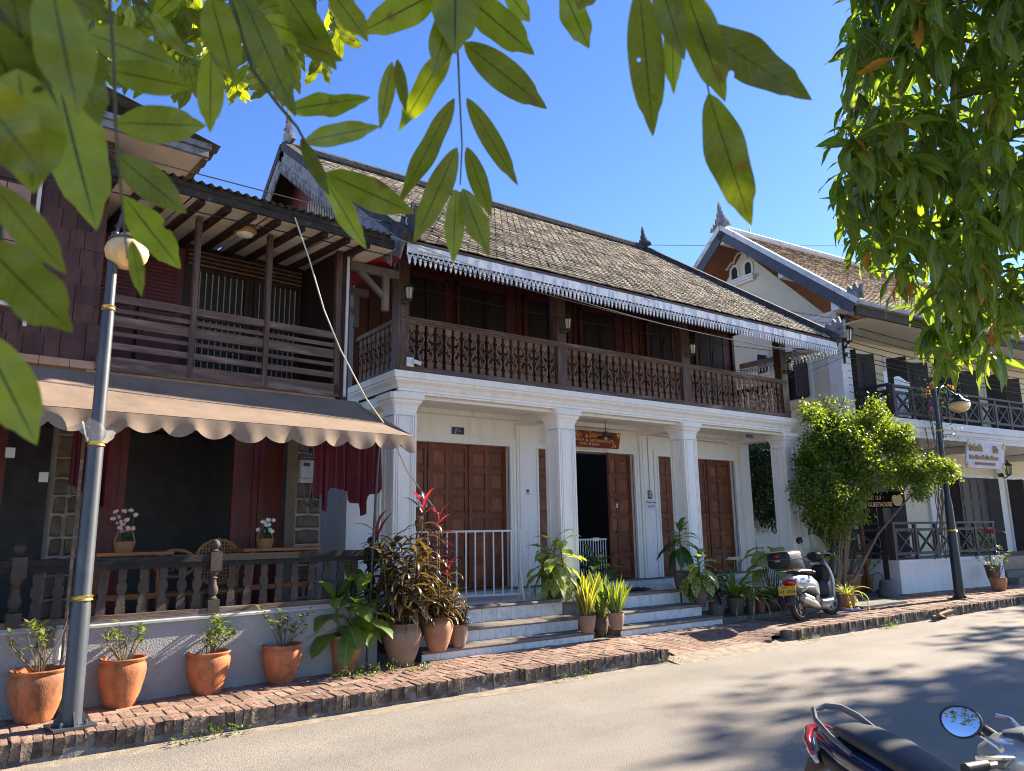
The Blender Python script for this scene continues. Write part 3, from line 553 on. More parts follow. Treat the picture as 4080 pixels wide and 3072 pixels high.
# ---------------------------------------------------------------- house 1: old wooden shophouse with awning, turned by 5 degrees
H1 = empty('wooden_shophouse', (0, 7.6, 0), math.radians(5)); tag(H1, 'old dark wooden shophouse with slatted balcony above a brown awning and grey parapet', 'house')
blackw = pm('black_painted_wood', (.009, .0085, .0085), .75, .3, 8., .15, 60, stain=(.07, .055, .045), sscale=5, samt=.6, sth=.55)
balg = pm('grey_worn_baluster', (.050, .036, .029), .75, .3, 9., .2, 60, rnd=.15, stain=(.12, .10, .09), sscale=6, samt=.5, sth=.6)
# parapet wall with moulded cap
m = MB(); m.box(-3.5, 0, -.05, 3.80, .12, .83); m.build('parapet_wall', greywall, H1)
m = MB(); m.prism([(-.03, .83), (-.03, .85), (-.015, .862), (-.015, .875), (.12, .875), (.12, .83)], -3.5, 3.8, 'x'); m.build('parapet_cap', pm('grey_cap', (.36, .35, .34), .8, .15, 6.), H1)
m = MB(); m.box(-3.5, -.02, .875, 3.8, .10, .925); m.build('base_rail', woodrail, H1)
m = MB(); m.box(-3.5, -.01, 1.315, 3.72, .09, 1.365); m.box(-3.5, -.03, 1.365, 3.72, .11, 1.425); m.build('handrail', blackw, H1)
def cutbal():
    pr = [(.058, 0), (.058, .06), (.05, .075), (.044, .085), (.058, .10), (.046, .115), (.052, .13), (.03, .155), (.032, .17), (.055, .20), (.062, .235), (.055, .265), (.032, .29), (.05, .305), (.045, .318), (.056, .33), (.044, .345), (.05, .36), (.05, .40)]
    pr = [(a * .72, b) for a, b in pr]; poly = pr + [(-a, b) for a, b in pr[::-1]]; m = MB(); m.prism(poly, 0, .024, 'y'); return m.mesh('baluster', balg)
CB = cutbal()
for x in [-.15, .02, .19, .51, .67, .84, 1.01, 1.17, 1.35, 1.52, 1.69, 1.83, 2.16, 2.32, 2.49, 2.65, 2.82, 3.01, 3.18, 3.35, 3.52]: link('baluster', CB, H1, (x, .03, .922))
def newel(x):
    m = MB(); m.box(x - .055, -.03, .875, x + .055, .08, 1.0); m.box(x - .055, -.04, 1.27, x + .055, .10, 1.45)
    m.lathe([(.035, 1.0), (.05, 1.01), (.03, 1.03), (.05, 1.06), (.052, 1.10), (.035, 1.14), (.03, 1.19), (.045, 1.20), (.03, 1.22), (.05, 1.25), (.05, 1.27)], 12, (x, .03, 0))
    m.lathe([(.03, 1.45), (.045, 1.46), (.02, 1.475), (.045, 1.50), (.05, 1.52), (.04, 1.55), (.01, 1.57)], 12, (x, .03, 0)); return m.build('newel_post', balg if x < 3 else blackw, H1, True)
for x in (.36, 1.98, 3.72): newel(x)
# porch floor, back wall with openings, dark room
m = MB(); m.box(-3.5, .12, -.05, 3.8, 4.0, .60); m.build('porch_floor', pm('porch_floor', (.06, .03, .022), .6, .3), H1)
m = MB(); m.box(-3.5, .5, .60, 3.05, 1.25, .82); m.build('inner_plinth', pm('red_brown_plinth', (.11, .03, .018), .6, .3, 5.), H1)
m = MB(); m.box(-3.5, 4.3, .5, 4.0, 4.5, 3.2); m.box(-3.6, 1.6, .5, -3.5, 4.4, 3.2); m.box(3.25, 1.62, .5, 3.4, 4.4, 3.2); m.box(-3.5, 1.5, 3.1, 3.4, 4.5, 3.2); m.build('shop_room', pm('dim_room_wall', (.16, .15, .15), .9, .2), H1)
sh = pm('maroon_shutter', (.115, .018, .015), .5, .3, 5., .15, 50, streak=(4, 4, .4))
def shutter(x0, x1, y0, rz=0, z0=.62, z1=2.95):
    o = empty('door_leaf', (x0, y0, z0), rz, H1); w = x1 - x0; h = z1 - z0
    m = MB(); m.box(0, 0, 0, .07, .04, h); m.box(w - .07, 0, 0, w, .04, h)
    for z in (0, h * .3, h * .42, h - .12): m.box(.07, .002, z, w - .07, .038, z + .1)
    m.build('frame', sh, o); m = MB(); m.box(.07, .014, .05, w - .07, .028, h - .05); m.build('panel', woodred, o)
for x0, x1, y0, rz in ((-.75, -.2, 1.5, 0), (-.2, .35, 1.48, 0), (.82, 1.12, 1.5, 0), (1.12, 1.46, 1.45, -.2), (2.62, 2.95, 1.4, .15), (2.95, 3.25, 1.44, 0)): shutter(x0, x1, y0, rz)
m = MB(); m.box(-3.5, 1.42, 2.78, 3.3, 1.6, 3.15); m.build('lintel', wooddk, H1)
# rubble stone pillars: individual stones in pale joints
stonem = pm('rubble_stone', (.115, .082, .055), .9, .4, 9., .6, 30, rnd=.35, stain=(.05, .045, .04), samt=.6)
def stone_pillar(x0, x1, y, z0, z1, seed):
    o = empty('stone_pillar', (x0, y, z0), 0, H1); w = x1 - x0; m = MB(); m.box(.005, .012, 0, w - .005, .3, z1 - z0); m.build('mortar', pm('pale_joint', (.26, .22, .17), .9, .2), o)
    rr = random.Random(seed); z = .01
    while z < z1 - z0 - .05:
        h = rr.uniform(.16, .24); cut = [0, rr.uniform(.35, .65) * w, w] if rr.random() < .75 else [0, w]
        for a, b in zip(cut[:-1], cut[1:]):
            q = [(a + .012 + rr.uniform(0, .012), z + rr.uniform(.006, .02)), (b - .012 - rr.uniform(0, .012), z + rr.uniform(.006, .02)), (b - .01 - rr.uniform(0, .02), z + h - rr.uniform(.006, .03)), ((a + b) / 2, z + h - rr.uniform(0, .012)), (a + .01 + rr.uniform(0, .02), z + h - rr.uniform(.006, .03))]
            c = (sum(p[0] for p in q) / 5, sum(p[1] for p in q) / 5); s = MB(); s.v = [(p[0], .01, p[1]) for p in q] + [(c[0] + (p[0] - c[0]) * .8, -.016, c[1] + (p[1] - c[1]) * .8) for p in q]
            s.f = [(9, 8, 7, 6, 5)] + [(i, 5 + i, 5 + (i + 1) % 5, (i + 1) % 5) for i in range(5)]; s.mi = [0] * 6; s.build('stone', stonem, o)
        z += h
stone_pillar(.76, 1.04, 1.36, .62, 2.95, 1); stone_pillar(3.28, 3.62, 1.1, .62, 2.95, 2)
# upper floor: front beam, rails, posts
m = MB(); m.box(.86, .40, 3.20, 3.48, .52, 3.345); m.build('front_beam', woodrail, H1)
m = MB(); m.box(.80, .45, 3.13, 3.42, 1.9, 3.20); m.build('balcony_soffit', pm('pale_soffit_board', (.30, .22, .15), .8, .2, 5.), H1)
m = MB(); m.box(.80, .53, 3.2, 3.42, 1.9, 3.28); m.build('balcony_floor', wooddk, H1)
for z0, z1 in ((3.905, 3.985), (3.80, 3.845), (3.66, 3.765), (3.565, 3.605), (3.425, 3.49)):
    m = MB(); m.box(.9, .415, z0, 3.40, .455, z1); m.build('rail', woodrail, H1)
for x, w, zt in ((1.74, .055, 5.0), (2.54, .055, 5.0), (3.42, .07, 5.02)): m = MB(); m.box(x - w / 2, .395 if w < .06 else .40, 3.22, x + w / 2, .47, zt); m.build('balcony_post', postm, H1)
m = MB(); m.box(3.46, .39, 3.15, 3.56, .50, 5.0); m.build('corner_post', wooddk, H1)
m = MB(); m.tube([(3.50, .36, 3.2), (3.51, .36, 5.0)], .018, 6); m.build('drain_pipe', pm('pale_pipe', (.5, .48, .45), .6), H1)
# back wall of the balcony
m = MB(); m.box(.8, 1.5, 3.2, 3.45, 1.6, 5.1); m.build('balcony_wall', wooddk, H1)
m = MB(); m.box(3.42, .5, 3.2, 3.46, 1.6, 5.05); m.build('balcony_side_wall', wooddk, H1)
for k in range(4): m = MB(); m.box(1.95, 1.44, 4.83 + k * .055, 3.40, 1.49, 4.85 + k * .055); m.build('louvre_slat', woodbal, H1)
barm = pm('pale_window_bar', (.34, .29, .22), .6, .2)
for x0, x1 in ((2.08, 2.66), (2.82, 3.36)):
    o = empty('barred_window', (x0, 1.5, 3.45), 0, H1); w = x1 - x0; m = MB(); m.box(0, -.01, 0, w, .0, 1.33); m.build('dark_opening', blackgap, o)
    m = MB(); m.box(-.04, -.05, -.02, 0, 0, 1.36); m.box(w, -.05, -.02, w + .04, 0, 1.36); m.box(0, -.05, 1.32, w, 0, 1.36); m.build('frame', wooddk, o)
    for k in range(8): q = MB(); q.box(.03 + k * (w - .06) / 7 - .006, -.03, 0, .03 + k * (w - .06) / 7 + .006, -.02, 1.32); q.build('bar', barm, o)
    q = MB(); q.box(0, -.035, .72, w, -.02, .76); q.build('crossbar', wooddk, o)
for x0 in (.95, 1.45):
    o = empty('louvred_door', (x0, 1.48, 3.3), 0, H1); m = MB(); m.box(0, -.03, 0, .46, 0, 1.7); m.build('leaf', sh, o)
    for k in range(18): q = MB(); q.box(.07, -.045, .75 + k * .045, .39, -.03, .77 + k * .045); q.build('slat', sh, o)
# balcony roof: sloping soffit panels, rafters, fascia, corrugated edge
z_e, z_w, ye, yw = 4.99, 5.10, -.15, 1.55
sofm = pm('stained_soffit', (.66, .58, .48), .85, .15, 3., stain=(.40, .30, .22), sscale=2, samt=.6, sth=.54)
xs_ = [.70 + .4 * k for k in range(9)]
for a, b in zip(xs_[:-1], xs_[1:]):
    m = MB(); m.add([(a + .01, ye, z_e), (b - .01, ye, z_e), (b - .01, yw, z_w), (a + .01, yw, z_w)], ((3, 2, 1, 0),)); m.build('soffit_panel', sofm, H1)
raf = MB(); raf.add([(-.028, ye + .02, z_e - .07), (.028, ye + .02, z_e - .07), (.028, yw, z_w - .07), (-.028, yw, z_w - .07), (-.028, ye + .02, z_e), (.028, ye + .02, z_e), (.028, yw, z_w), (-.028, yw, z_w)], ((0, 3, 2, 1), (4, 5, 6, 7), (0, 1, 5, 4), (1, 2, 6, 5), (2, 3, 7, 6), (3, 0, 4, 7))); RFM = raf.mesh('rafter', wooddk)
for x in [.78, 1.05, 1.32, 1.59, 1.86, 2.13, 2.40, 2.68, 2.96, 3.24, 3.50]: link('rafter', RFM, H1, (x, 0, 0))
m = MB(); m.box(.70, ye - .05, 4.955, 3.82, ye - .01, 5.07); m.box(.70, ye - .075, 5.03, 3.75, ye - .051, 5.085); m.build('fascia', pm('mouldy_fascia', (.035, .03, .027), .9, .5, 9., stain=(.3, .26, .21), sscale=9, samt=.8, sth=.6), H1)
corr = pm('rusty_corrugated_sheet', (.09, .07, .06), .8, .35, 8., stain=(.02, .02, .02), samt=.6)
m = MB(); n = 170
for i in range(n + 1):
    x = .68 + 3.1 * i / n; dz = .014 * math.sin(i * 2 * math.pi / 5); m.v += [(x, ye - .14, 5.085 + dz), (x, 2.4, 5.50 + dz)]
for i in range(n): m.f.append((2 * i, 2 * i + 2, 2 * i + 3, 2 * i + 1)); m.mi.append(0)
m.build('corrugated_roof', corr, H1)
m = MB(); m.lathe([(.13, -.005), (.13, -.03), (.10, -.055), (.09, -.06)], 20, (2.24, .42, 5.0)); m.build('ceiling_lamp_ring', pm('wood_ring', (.38, .20, .06), .5), H1, True)
m = MB(); m.lathe([(.095, -.055), (.085, -.075), (.05, -.09), (.01, -.095)], 20, (2.24, .42, 5.0)); m.build('ceiling_lamp_glass', pm('frosted_glass', (.7, .72, .68), .4), H1, True)
# projecting shingled bay at the left with pale framed window
shing = pm('maroon_shingle', (.070, .030, .024), .7, .3, 9., .25, 60, rnd=.3, stain=(.25, .2, .18), sscale=10, samt=.5, sth=.66, streak=(1, 1, .4))
m = MB(); m.box(-3.5, .47, 3.27, .86, 1.9, 5.6); m.build('bay_wall', shing, H1)
rr = random.Random(9); SM = []
for w in (.13, .17, .21):
    q = MB(); q.box(0, -.018, 0, w - .006, 0, .19); SM.append((w, q.mesh('shingle', shing)))
WIN = (-1.2, .36, 3.83, 4.98)
z = 3.28
while z < 5.55:
    x = -.55
    while x < .84:
        w, me = SM[rr.randrange(3)]
        if x + w > .86: w, me = SM[0]
        if x + w <= .90 and not (WIN[0] - .05 < x + w / 2 < WIN[1] + .0 and WIN[2] - .12 < z < WIN[3] - .05): link('shingle', me, H1, (x, .47, z + rr.uniform(-.006, .006)), (rr.uniform(0, .03), 0, 0))
        x += w
    z += .185
fr = pm('white_window_trim', (.6, .57, .52), .6, .1)
o = empty('bay_window', (0, .44, 0), 0, H1)
m = MB(); m.box(WIN[1] - .12, -.04, WIN[2] - .3, WIN[1] - .09, .03, 5.0); m.build('casing', fr, o)
m = MB(); m.box(-.9, -.04, 4.55, -.0, .03, 4.58); m.build('casing', fr, o); m = MB(); m.box(-.9, -.04, 3.70, WIN[1] - .12, .03, 3.74); m.build('casing', fr, o)
pinkt = pm('pink_tile', (.34, .19, .15), .6, .15, rnd=.1)
for i in range(5):
    for j in range(6): q = MB(); q.box(-.8 + i * .2, -.02, 3.76 + j * .19, -.8 + i * .2 + .19, .02, 3.76 + j * .19 + .18); q.build('tile', pinkt, o)
for k in range(6): q = MB(); q.box(-.6 + k * .25, .47 - .05, 3.20, -.6 + k * .25 + .245, 1.0, 3.275); q.build('bay_edge_tile', pm('edge_tile', (.42, .25, .16), .7, .2) if k == 0 else MATS['edge_tile'], H1)
# upper wall strip and upper roof above the bay
m = MB(); m.box(-3.5, .18, 5.60, 1.66, 2.2, 5.63); m.build('upper_soffit', sofm, H1)
m = MB(); m.box(-3.5, .13, 5.585, 1.70, .18, 5.66); m.box(-3.5, .10, 5.665, 1.72, .15, 5.73); m.build('upper_fascia', trimw, H1)
m = MB(); m.box(1.66, .18, 5.57, 1.705, 2.2, 5.70); m.build('upper_verge_board', woodrail, H1)
m = MB(); n = 60
for i in range(n + 1):
    y = .04 + 2.4 * i / n; dz = .014 * math.sin(i * 2 * math.pi / 5); m.v += [(1.80, y, 5.70 + dz), (-3.5, y, 6.9 + dz)]
for i in range(n): m.f.append((2 * i, 2 * i + 1, 2 * i + 3, 2 * i + 2)); m.mi.append(0)
m.build('upper_roof', corr, H1)
# awning: stretched cloth with scalloped valance
awm = pm('brown_awning_cloth', (.235, .168, .122), .85, .14, 2.5, .25, 6, stain=(.13, .10, .075), sscale=1.6, samt=.6, sth=.5)
m = MB(); n, k = 70, 10
for i in range(n + 1):
    x = -2.6 + 6.5 * i / n
    for j in range(k + 1):
        t = j / k; xr = x if x < 3.3 else 3.3 + (x - 3.3) * (.62 + .38 * t) ; y = .39 - .93 * t; z = 3.165 - .50 * t - .035 * math.sin(math.pi * t) + .004 * math.sin(x * 2.3 + t * 3) * math.sin(math.pi * t)
        m.v.append((xr, y, z))
for i in range(n):
    for j in range(k): a = i * (k + 1) + j; m.f.append((a, a + 1, a + k + 2, a + k + 1)); m.mi.append(0)
o = m.build('awning_cloth', awm, H1, True)
rr = random.Random(17); cuts = [-2.6]
while cuts[-1] < 3.9: cuts.append(cuts[-1] + rr.uniform(.25, .34))
dps = [rr.uniform(.065, .10) for _ in cuts]
m = MB(); n = 26 * 10
for i in range(n + 1):
    x = -2.6 + 6.5 * i / n; k_ = max(0, np.searchsorted(cuts, x, 'right') - 1); k_ = min(k_, len(cuts) - 2); ph = (x - cuts[k_]) / (cuts[k_ + 1] - cuts[k_]); dep = .10 + dps[k_] * max(0, math.sin(math.pi * ph)) ** .6 + .012 * math.sin(x * 3.1)
    f = .018 * math.sin(x * 11) + .012 * math.sin(x * 23.7)
    for j in range(4): t = j / 3; m.v.append((x, -.545 + f * t - .01 * t, 2.66 - dep * t))
for i in range(n):
    for j in range(3): a = i * 4 + j; m.f.append((a, a + 1, a + 5, a + 4)); m.mi.append(0)
m.build('awning_valance', awm, H1, True)
m = MB(); 
for (a, b) in (((3.9, -.545, 2.66), (3.63, .39, 3.165)),):
    N = 12
    for i in range(N + 1):
        t = i / N; p = Vector(a).lerp(Vector(b), t); d = .10 + .08 * math.sin(math.pi * ((t * 3) % 1)) ** .6; m.v += [tuple(p), (p.x + .01, p.y, p.z - d - .03)]
    for i in range(N): m.f.append((2 * i, 2 * i + 1, 2 * i + 3, 2 * i + 2)); m.mi.append(0)
m.build('awning_end_valance', awm, H1, True)
m = MB(); m.tube([(-2.6, -.52, 2.64), (3.85, -.52, 2.64)], .015, 6); m.build('awning_bar', metalbk, H1)
# ---------------------------------------------------------------- house 3: cream guesthouse with white mouldings, turned by -4.5 degrees
H3 = empty('cream_guesthouse', (16.23, 8.59, 0), math.radians(-4.5)); tag(H3, 'cream guesthouse with steep tiled gable and dark railed balcony beyond the shrub', 'house')
brownp = pm('grey_brown_paint', (.075, .060, .055), .6, .2, 6., .1, 50, stain=(.14, .12, .11), samt=.4)
dkbrown = pm('dark_brown_paint', (.030, .021, .018), .55, .3, 6.)
white3 = pm('white_stucco', (.72, .71, .68), .75, .05, 3., stain=(.5, .48, .43), samt=.35)
L3 = 16
def b3(name, mat, *boxes, parent=None):
    m = MB()
    for b in boxes: m.box(*b)
    return m.build(name, mat, parent or H3)
# ground floor: terrace, walls
tw = pm('terrace_white_wall', (.72, .70, .65), .85, .06, 3., stain=(.30, .23, .15), sscale=5, samt=.6, sth=.63, streak=(3, 3, .35))
b3('terrace_wall', tw, (0, 0, 0, 4.2, .18, .80), (0, .18, 0, .18, 2.6, .80)); b3('terrace_cap', white3, (-.04, -.04, .80, 4.24, .24, .835), (-.02, -.02, .835, 4.22, .22, .87), (-.04, .24, .80, .22, 2.6, .87))
b3('terrace_floor', pm('terrace_floor', (.2, .15, .12), .6), (.18, .22, .0, L3, 3.0, .80))
def xrail(x0, x1, y, z0, z1, n, mat, along='x', name='rail'):
    o = empty(name, (x0 if along == 'x' else y, y if along == 'x' else x0, 0), 0 if along == 'x' else math.pi / 2, H3); L_ = x1 - x0; s = L_ / n
    def bx(nm, *b):
        m = MB(); m.box(*b); return m.build(nm, mat, o)
    bx('top_rail', -.05, -.05, z1 - .05, L_ + .05, .05, z1); bx('middle_rail', 0, -.028, z1 - .20, L_, .028, z1 - .14); bx('bottom_rail', 0, -.028, z0 + .1, L_, .028, z0 + .16)
    for k in range(n + 1): bx('post', k * s - .035, -.035, z0, k * s + .035, .035, z1 - .05)
    zb, zt = z0 + .16, z1 - .2
    for k in range(n):
        a, c = k * s + .035, (k + 1) * s - .035; g_ = .07
        bx('stile', a + .03, -.02, zb, a + .07, .02, zt); bx('stile', c - .07, -.02, zb, c - .03, .02, zt)
        for (p, q) in (((a + g_, zb), (c - g_, zt)), ((c - g_, zb), (a + g_, zt))):
            m = MB(); m.bar((p[0], 0 if p[0] < q[0] else .002, p[1]), (q[0], 0 if p[0] < q[0] else .002, q[1]), .03, .05, (0, 1, 0)); m.build('cross_brace', mat, o)
    return o
xrail(.05, 4.1, .1, .87, 1.68, 5, brownp, name='terrace_railing'); xrail(.2, 2.0, .1, .87, 1.68, 2, brownp, 'y', 'terrace_railing')
# walls: gable side (x=0), front walls
def wall_holes(name, mat, x, y0, y1, z0, z1, th, holes):       # wall in the y-z plane with rectangular holes (sorted by y)
    m = MB(); y = y0
    for a, b, c, d in holes:
        m.box(x, y, z0, x + th, a, z1); m.box(x, a, z0, x + th, b, c); m.box(x, a, d, x + th, b, z1); y = b
    m.box(x, y, z0, x + th, y1, z1); return m.build(name, mat, H3)
GZ = 6.35; PK = 3.53
wall_holes('gable_wall', cream, 0, .9, 6.2, 3.6, GZ, .2, ((1.80, 2.48, 4.72, 5.95), (3.02, 3.32, 5.58, 6.02)))
m = MB(); m.prism([(.9, GZ), (6.2, GZ), (PK, 9.05)], 0, .2, 'x'); m.build('gable_peak', cream, H3)
b3('lower_side_wall', cream, (0, 2.2, 0, .2, 6.2, 3.6))
b3('rear_wall', cream, (0, 6.0, 0, L3, 6.2, GZ)); b3('upper_front_wall', cream, (.3, 1.55, 3.97, L3, 1.7, 6.6)); b3('lower_front_wall', cream, (.2, 2.2, .8, L3, 2.35, 3.6))
b3('corner_pilaster', white3, (-.05, .86, 3.6, .0, 1.2, 6.3), (-.052, .84, 3.6, .30, .9, 6.6), (.24, .9, 3.97, .30, 1.6, 6.6))
b3('corner_pilaster', white3, (-.05, 4.2, 3.6, .0, 4.5, 6.3))
b3('gable_moulding', white3, (-.10, .82, 6.28, .34, 2.2, 6.40), (-.13, .80, 6.40, .36, 2.2, 6.52), (-.17, .78, 6.52, .4, 2.2, 6.62))
# arched twin windows in the gable, hood moulding and sill
for cy in (3.38, 3.86):
    o = empty('arched_window', (-.002, cy, 8.30), 0, H3); ar = [(-.11, 0), (.11, 0), (.11, .26)] + circ(0, .26, .11, .13, 0, math.pi, 10)[1:] ; m = MB(); m.prism(ar, -.004, .0, 'x'); m.build('opening', blackgap, o)
    big = [(-.17, -.02), (.17, -.02), (.17, .26)] + circ(0, .26, .17, .2, 0, math.pi, 10)[1:]; m = MB(); n = len(ar)
    m.v = [(-.03, a, b) for a, b in ar] + [(-.03, a, b) for a, b in big] + [(0, a, b) for a, b in big] + [(0, a, b) for a, b in ar]
    for i in range(n): j = (i + 1) % n; m.f += [(i, n + i, n + j, j), (n + i, 2 * n + i, 2 * n + j, n + j), (i, j, 3 * n + j, 3 * n + i)]; m.mi += [0] * 3
    m.build('surround', white3, o)
b3('gable_window_sill', white3, (-.14, 3.15, 8.18, 0, 4.1, 8.24), (-.1, 3.18, 8.12, 0, 4.07, 8.18), (-.17, 3.13, 8.24, 0, 4.12, 8.29))
m = MB(); m.tube([(-.02, 3.62 + a, 8.78 + b) for a, b in [(-.55, -.05), (-.48, -.08), (-.42, .0), (-.3, .08), (-.25, .02), (-.18, .16), (-.06, .26), (0, .24), (.06, .26), (.18, .16), (.25, .02), (.3, .08), (.42, 0), (.48, -.08), (.55, -.05)]], .03, 6); m.build('hood_moulding', cream, H3)
# side windows with shutters
o = empty('side_window', (0, 1.80, 4.72), 0, H3)
b3('opening', blackgap, (.05, 0, 0, .06, .68, 1.23), parent=o); b3('frame', dkbrown, (-.02, 0, 0, .03, .06, 1.23), (-.02, .62, 0, .03, .68, 1.23), (-.02, .06, 1.17, .03, .62, 1.23), (.0, .32, 0, .03, .36, 1.17), (.0, .06, .75, .03, .62, .79), parent=o)
b3('casing', white3, (-.03, -.1, -.05, 0, 0, 1.33), (-.03, .68, -.05, 0, .78, 1.33), (-.03, 0, 1.23, 0, .68, 1.33), parent=o); b3('sill', cream, (-.14, -.14, -.14, 0, .82, -.06), (-.1, -.1, -.2, 0, .78, -.14), parent=o)
for y, rz in ((-.0, math.radians(158)), (.68, math.radians(15))):
    s = empty('shutter', (-.03, y, .02), rz, o); L_ = .34
    m = MB(); m.box(0, -.015, 0, L_, .015, 1.18)
    for z in (.06, .45, .84):
        for yy in (-.022, .014): m.box(.05, yy, z, L_ - .05, yy + .008, z + .3)
    q = m.build('shutter', dkbrown, o); q.location = s.location; q.rotation_euler = s.rotation_euler; bpy.data.objects.remove(s)
o = empty('small_window', (0, 3.02, 5.58), 0, H3); b3('opening', blackgap, (.05, 0, 0, .06, .3, .44), parent=o); b3('frame', dkbrown, (-.01, 0, 0, .03, .04, .44), (-.01, .26, 0, .03, .3, .44), (-.01, .04, .4, .03, .26, .44), (0, .04, .2, .03, .26, .23), parent=o); b3('casing', white3, (-.03, -.06, -.06, 0, 0, .5), (-.03, .3, -.06, 0, .36, .5), (-.03, 0, .44, 0, .3, .5), (-.05, -.08, -.1, 0, .38, -.06), parent=o)
b3('shutter', dkbrown, (-.34, 3.01, 5.58, -.02, 3.035, 6.0))
# balcony slab with moulded cornice, ceiling, railing
b3('balcony_slab', white3, (.25, .06, 3.62, L3, 2.2, 3.9)); b3('balcony_cornice', white3, (.20, .0, 3.57, L3, .3, 3.66), (.14, -.06, 3.70, L3, .3, 3.80), (.17, -.03, 3.66, L3, .3, 3.70), (.08, -.12, 3.80, L3, .3, 3.90), (.10, -.10, 3.90, L3, .3, 3.97), (.2, .3, 3.57, .5, 2.2, 3.66), (.08, .3, 3.8, .5, 2.2, 3.97))
for x in (.3, 4.6, 8.9): b3('balcony_beam', white3, (x, .35, 3.43, x + .25, 2.2, 3.6))
xrail(.42, .42 + .715 * 14, -.03, 3.97, 4.74, 14, brownp, name='balcony_railing'); xrail(.02, .84, .36, 3.97, 4.77, 1, dkbrown, 'y', 'balcony_railing')
# upper doors and windows behind the balcony
def dark_doors(x, w, z, h, y, n, name='folding_doors'):
    o = empty(name, (x, y, z), 0, H3)
    b3('frame', white3, (-.10, -.04, 0, 0, .02, h + .10), (w, -.04, 0, w + .10, .02, h + .10), (0, -.04, h, w, .02, h + .10), parent=o)
    b3('dark_opening', blackgap, (0, -.01, 0, w, .01, h), parent=o)
    s = w / n
    for k in range(n):
        m = MB(); m.box(0, -.03, 0, s - .02, 0, h - .04)
        for z0, z1 in ((.1, h * .3), (h * .36, h * .62), (h * .68, h - .12)): m.box(.06, -.04, z0, s - .08, -.029, z1)
        m.build('leaf', dkbrown, o, loc=(k * s + .01, -.02, .02), rot=(0, 0, math.radians(-70 if k == 0 else (-35 if k == n - 1 and n > 2 else 0))))
dark_doors(.95, 1.1, 3.97, 1.95, 1.55, 3); dark_doors(2.8, 1.5, 3.97, 1.95, 1.55, 3); dark_doors(5.2, 1.5, 3.97, 1.95, 1.55, 3); dark_doors(7.6, 1.5, 3.97, 1.95, 1.55, 3)
dark_doors(2.0, 1.7, .8, 2.15, 2.2, 4); dark_doors(5.9, 2.6, .8, 2.15, 2.2, 6); dark_doors(9.4, 1.7, .8, 2.15, 2.2, 4); dark_doors(.5, 1.1, .8, 2.15, 2.2, 2)
b3('wall_pilaster', white3, (8.75, 2.12, .8, 9.1, 2.2, 3.3), (8.68, 2.08, 3.3, 9.17, 2.2, 3.42), (8.62, 2.04, 3.42, 9.23, 2.2, 3.6)); b3('wall_pilaster', white3, (5.1, 2.12, .8, 5.4, 2.2, 3.3), (5.04, 2.08, 3.3, 5.46, 2.2, 3.6))
lat = MB()
for k in range(14): lat.box(4.55 + k * .05, 1.50, 4.4, 4.57 + k * .05, 1.51, 5.6)
for k in range(24): lat.box(4.55, 1.512, 4.4 + k * .05, 5.22, 1.522, 4.42 + k * .05)
lat.build('lattice_screen', dkbrown, H3)
# roof: two slopes, overhanging gable with purlin ends, barge boards
RE = Vector((0, -.11, 6.52)); RT = Vector((0, PK, 9.53)); v3 = (RT - RE); S3 = v3.length; u3 = v3.normalized(); n3 = Vector((0, -u3.z, u3.y)); X0_ = -.8
def r3(x, s, h=0): return Vector((x, RE.y, RE.z)) + u3 * s + n3 * h
def mir(p): return Vector((p.x, 2 * PK - p.y, p.z))
def slab(x0, x1, s0, s1, h0, h1, name, mat, both=True):
    for f in ((lambda p: p), mir)[:2 if both else 1]:
        vs = [f(r3(x, s, h)) for s in (s0, s1) for x in (x0, x1) for h in (h0, h1)]; m = MB(); fs = ((0, 1, 3, 2), (4, 6, 7, 5), (0, 4, 5, 1), (2, 3, 7, 6), (1, 5, 7, 3), (0, 2, 6, 4)); m.add(vs, fs if f is not mir else [q[::-1] for q in fs]); m.build(name, mat, H3)
slab(X0_ + .02, L3, 0, S3, -.10, -.04, 'roof', pm('boarded_soffit', (.20, .07, .03), .6, .3, 6., streak=(.4, 3, 3)))
slab(X0_ - .06, X0_ + .12, -.12, S3 + .03, -.02, .10, 'barge_board', pm('mouldy_white_trim', (.58, .58, .59), .85, .12, 6., stain=(.12, .12, .125), sscale=5, samt=.85, sth=.52)); slab(X0_ - .03, X0_ + .03, -.08, S3, -.26, -.025, 'verge_fascia', pm('blue_grey_fascia', (.065, .068, .085), .6, .2))
m = MB(); m.tube([(X0_, PK, 9.56), (L3, PK, 9.56)], .10, 8); m.build('ridge', white2, H3)
b3('gutter', pm('grey_gutter', (.3, .3, .3), .6), (X0_, -.26, 6.40, L3, -.14, 6.48)); b3('eave_fascia', dkbrown, (X0_ + .1, -.10, 6.22, L3, -.04, 6.42))
b3('eave_soffit', cream, (0, -.02, 6.25, L3, 1.6, 6.29))
for y, z in ((PK, 9.12), (1.72, 7.62), (5.34, 7.62), (.36, 6.42)): b3('purlin_end', white3, (-.78, y - .1, z, 0, y + .1, z + .2))
def t3(seed):
    rr = random.Random(seed); m = MB(); w, L_ = .155, .21; z0 = .03 + rr.uniform(-.004, .004)
    m.add([(-w / 2, 0, z0), (w / 2, 0, z0), (w / 2, L_, .0), (-w / 2, L_, .0), (-w / 2, 0, z0 - .02), (w / 2, 0, z0 - .02)], ((0, 1, 2, 3), (4, 5, 1, 0))); return m
T3 = [t3(i) for i in range(4)]; T3M = [t.mesh('roof_tile', tile3) for t in T3]; M3 = Matrix((Vector((1, 0, 0)), u3, n3)).transposed(); rr = random.Random(1); tl = []
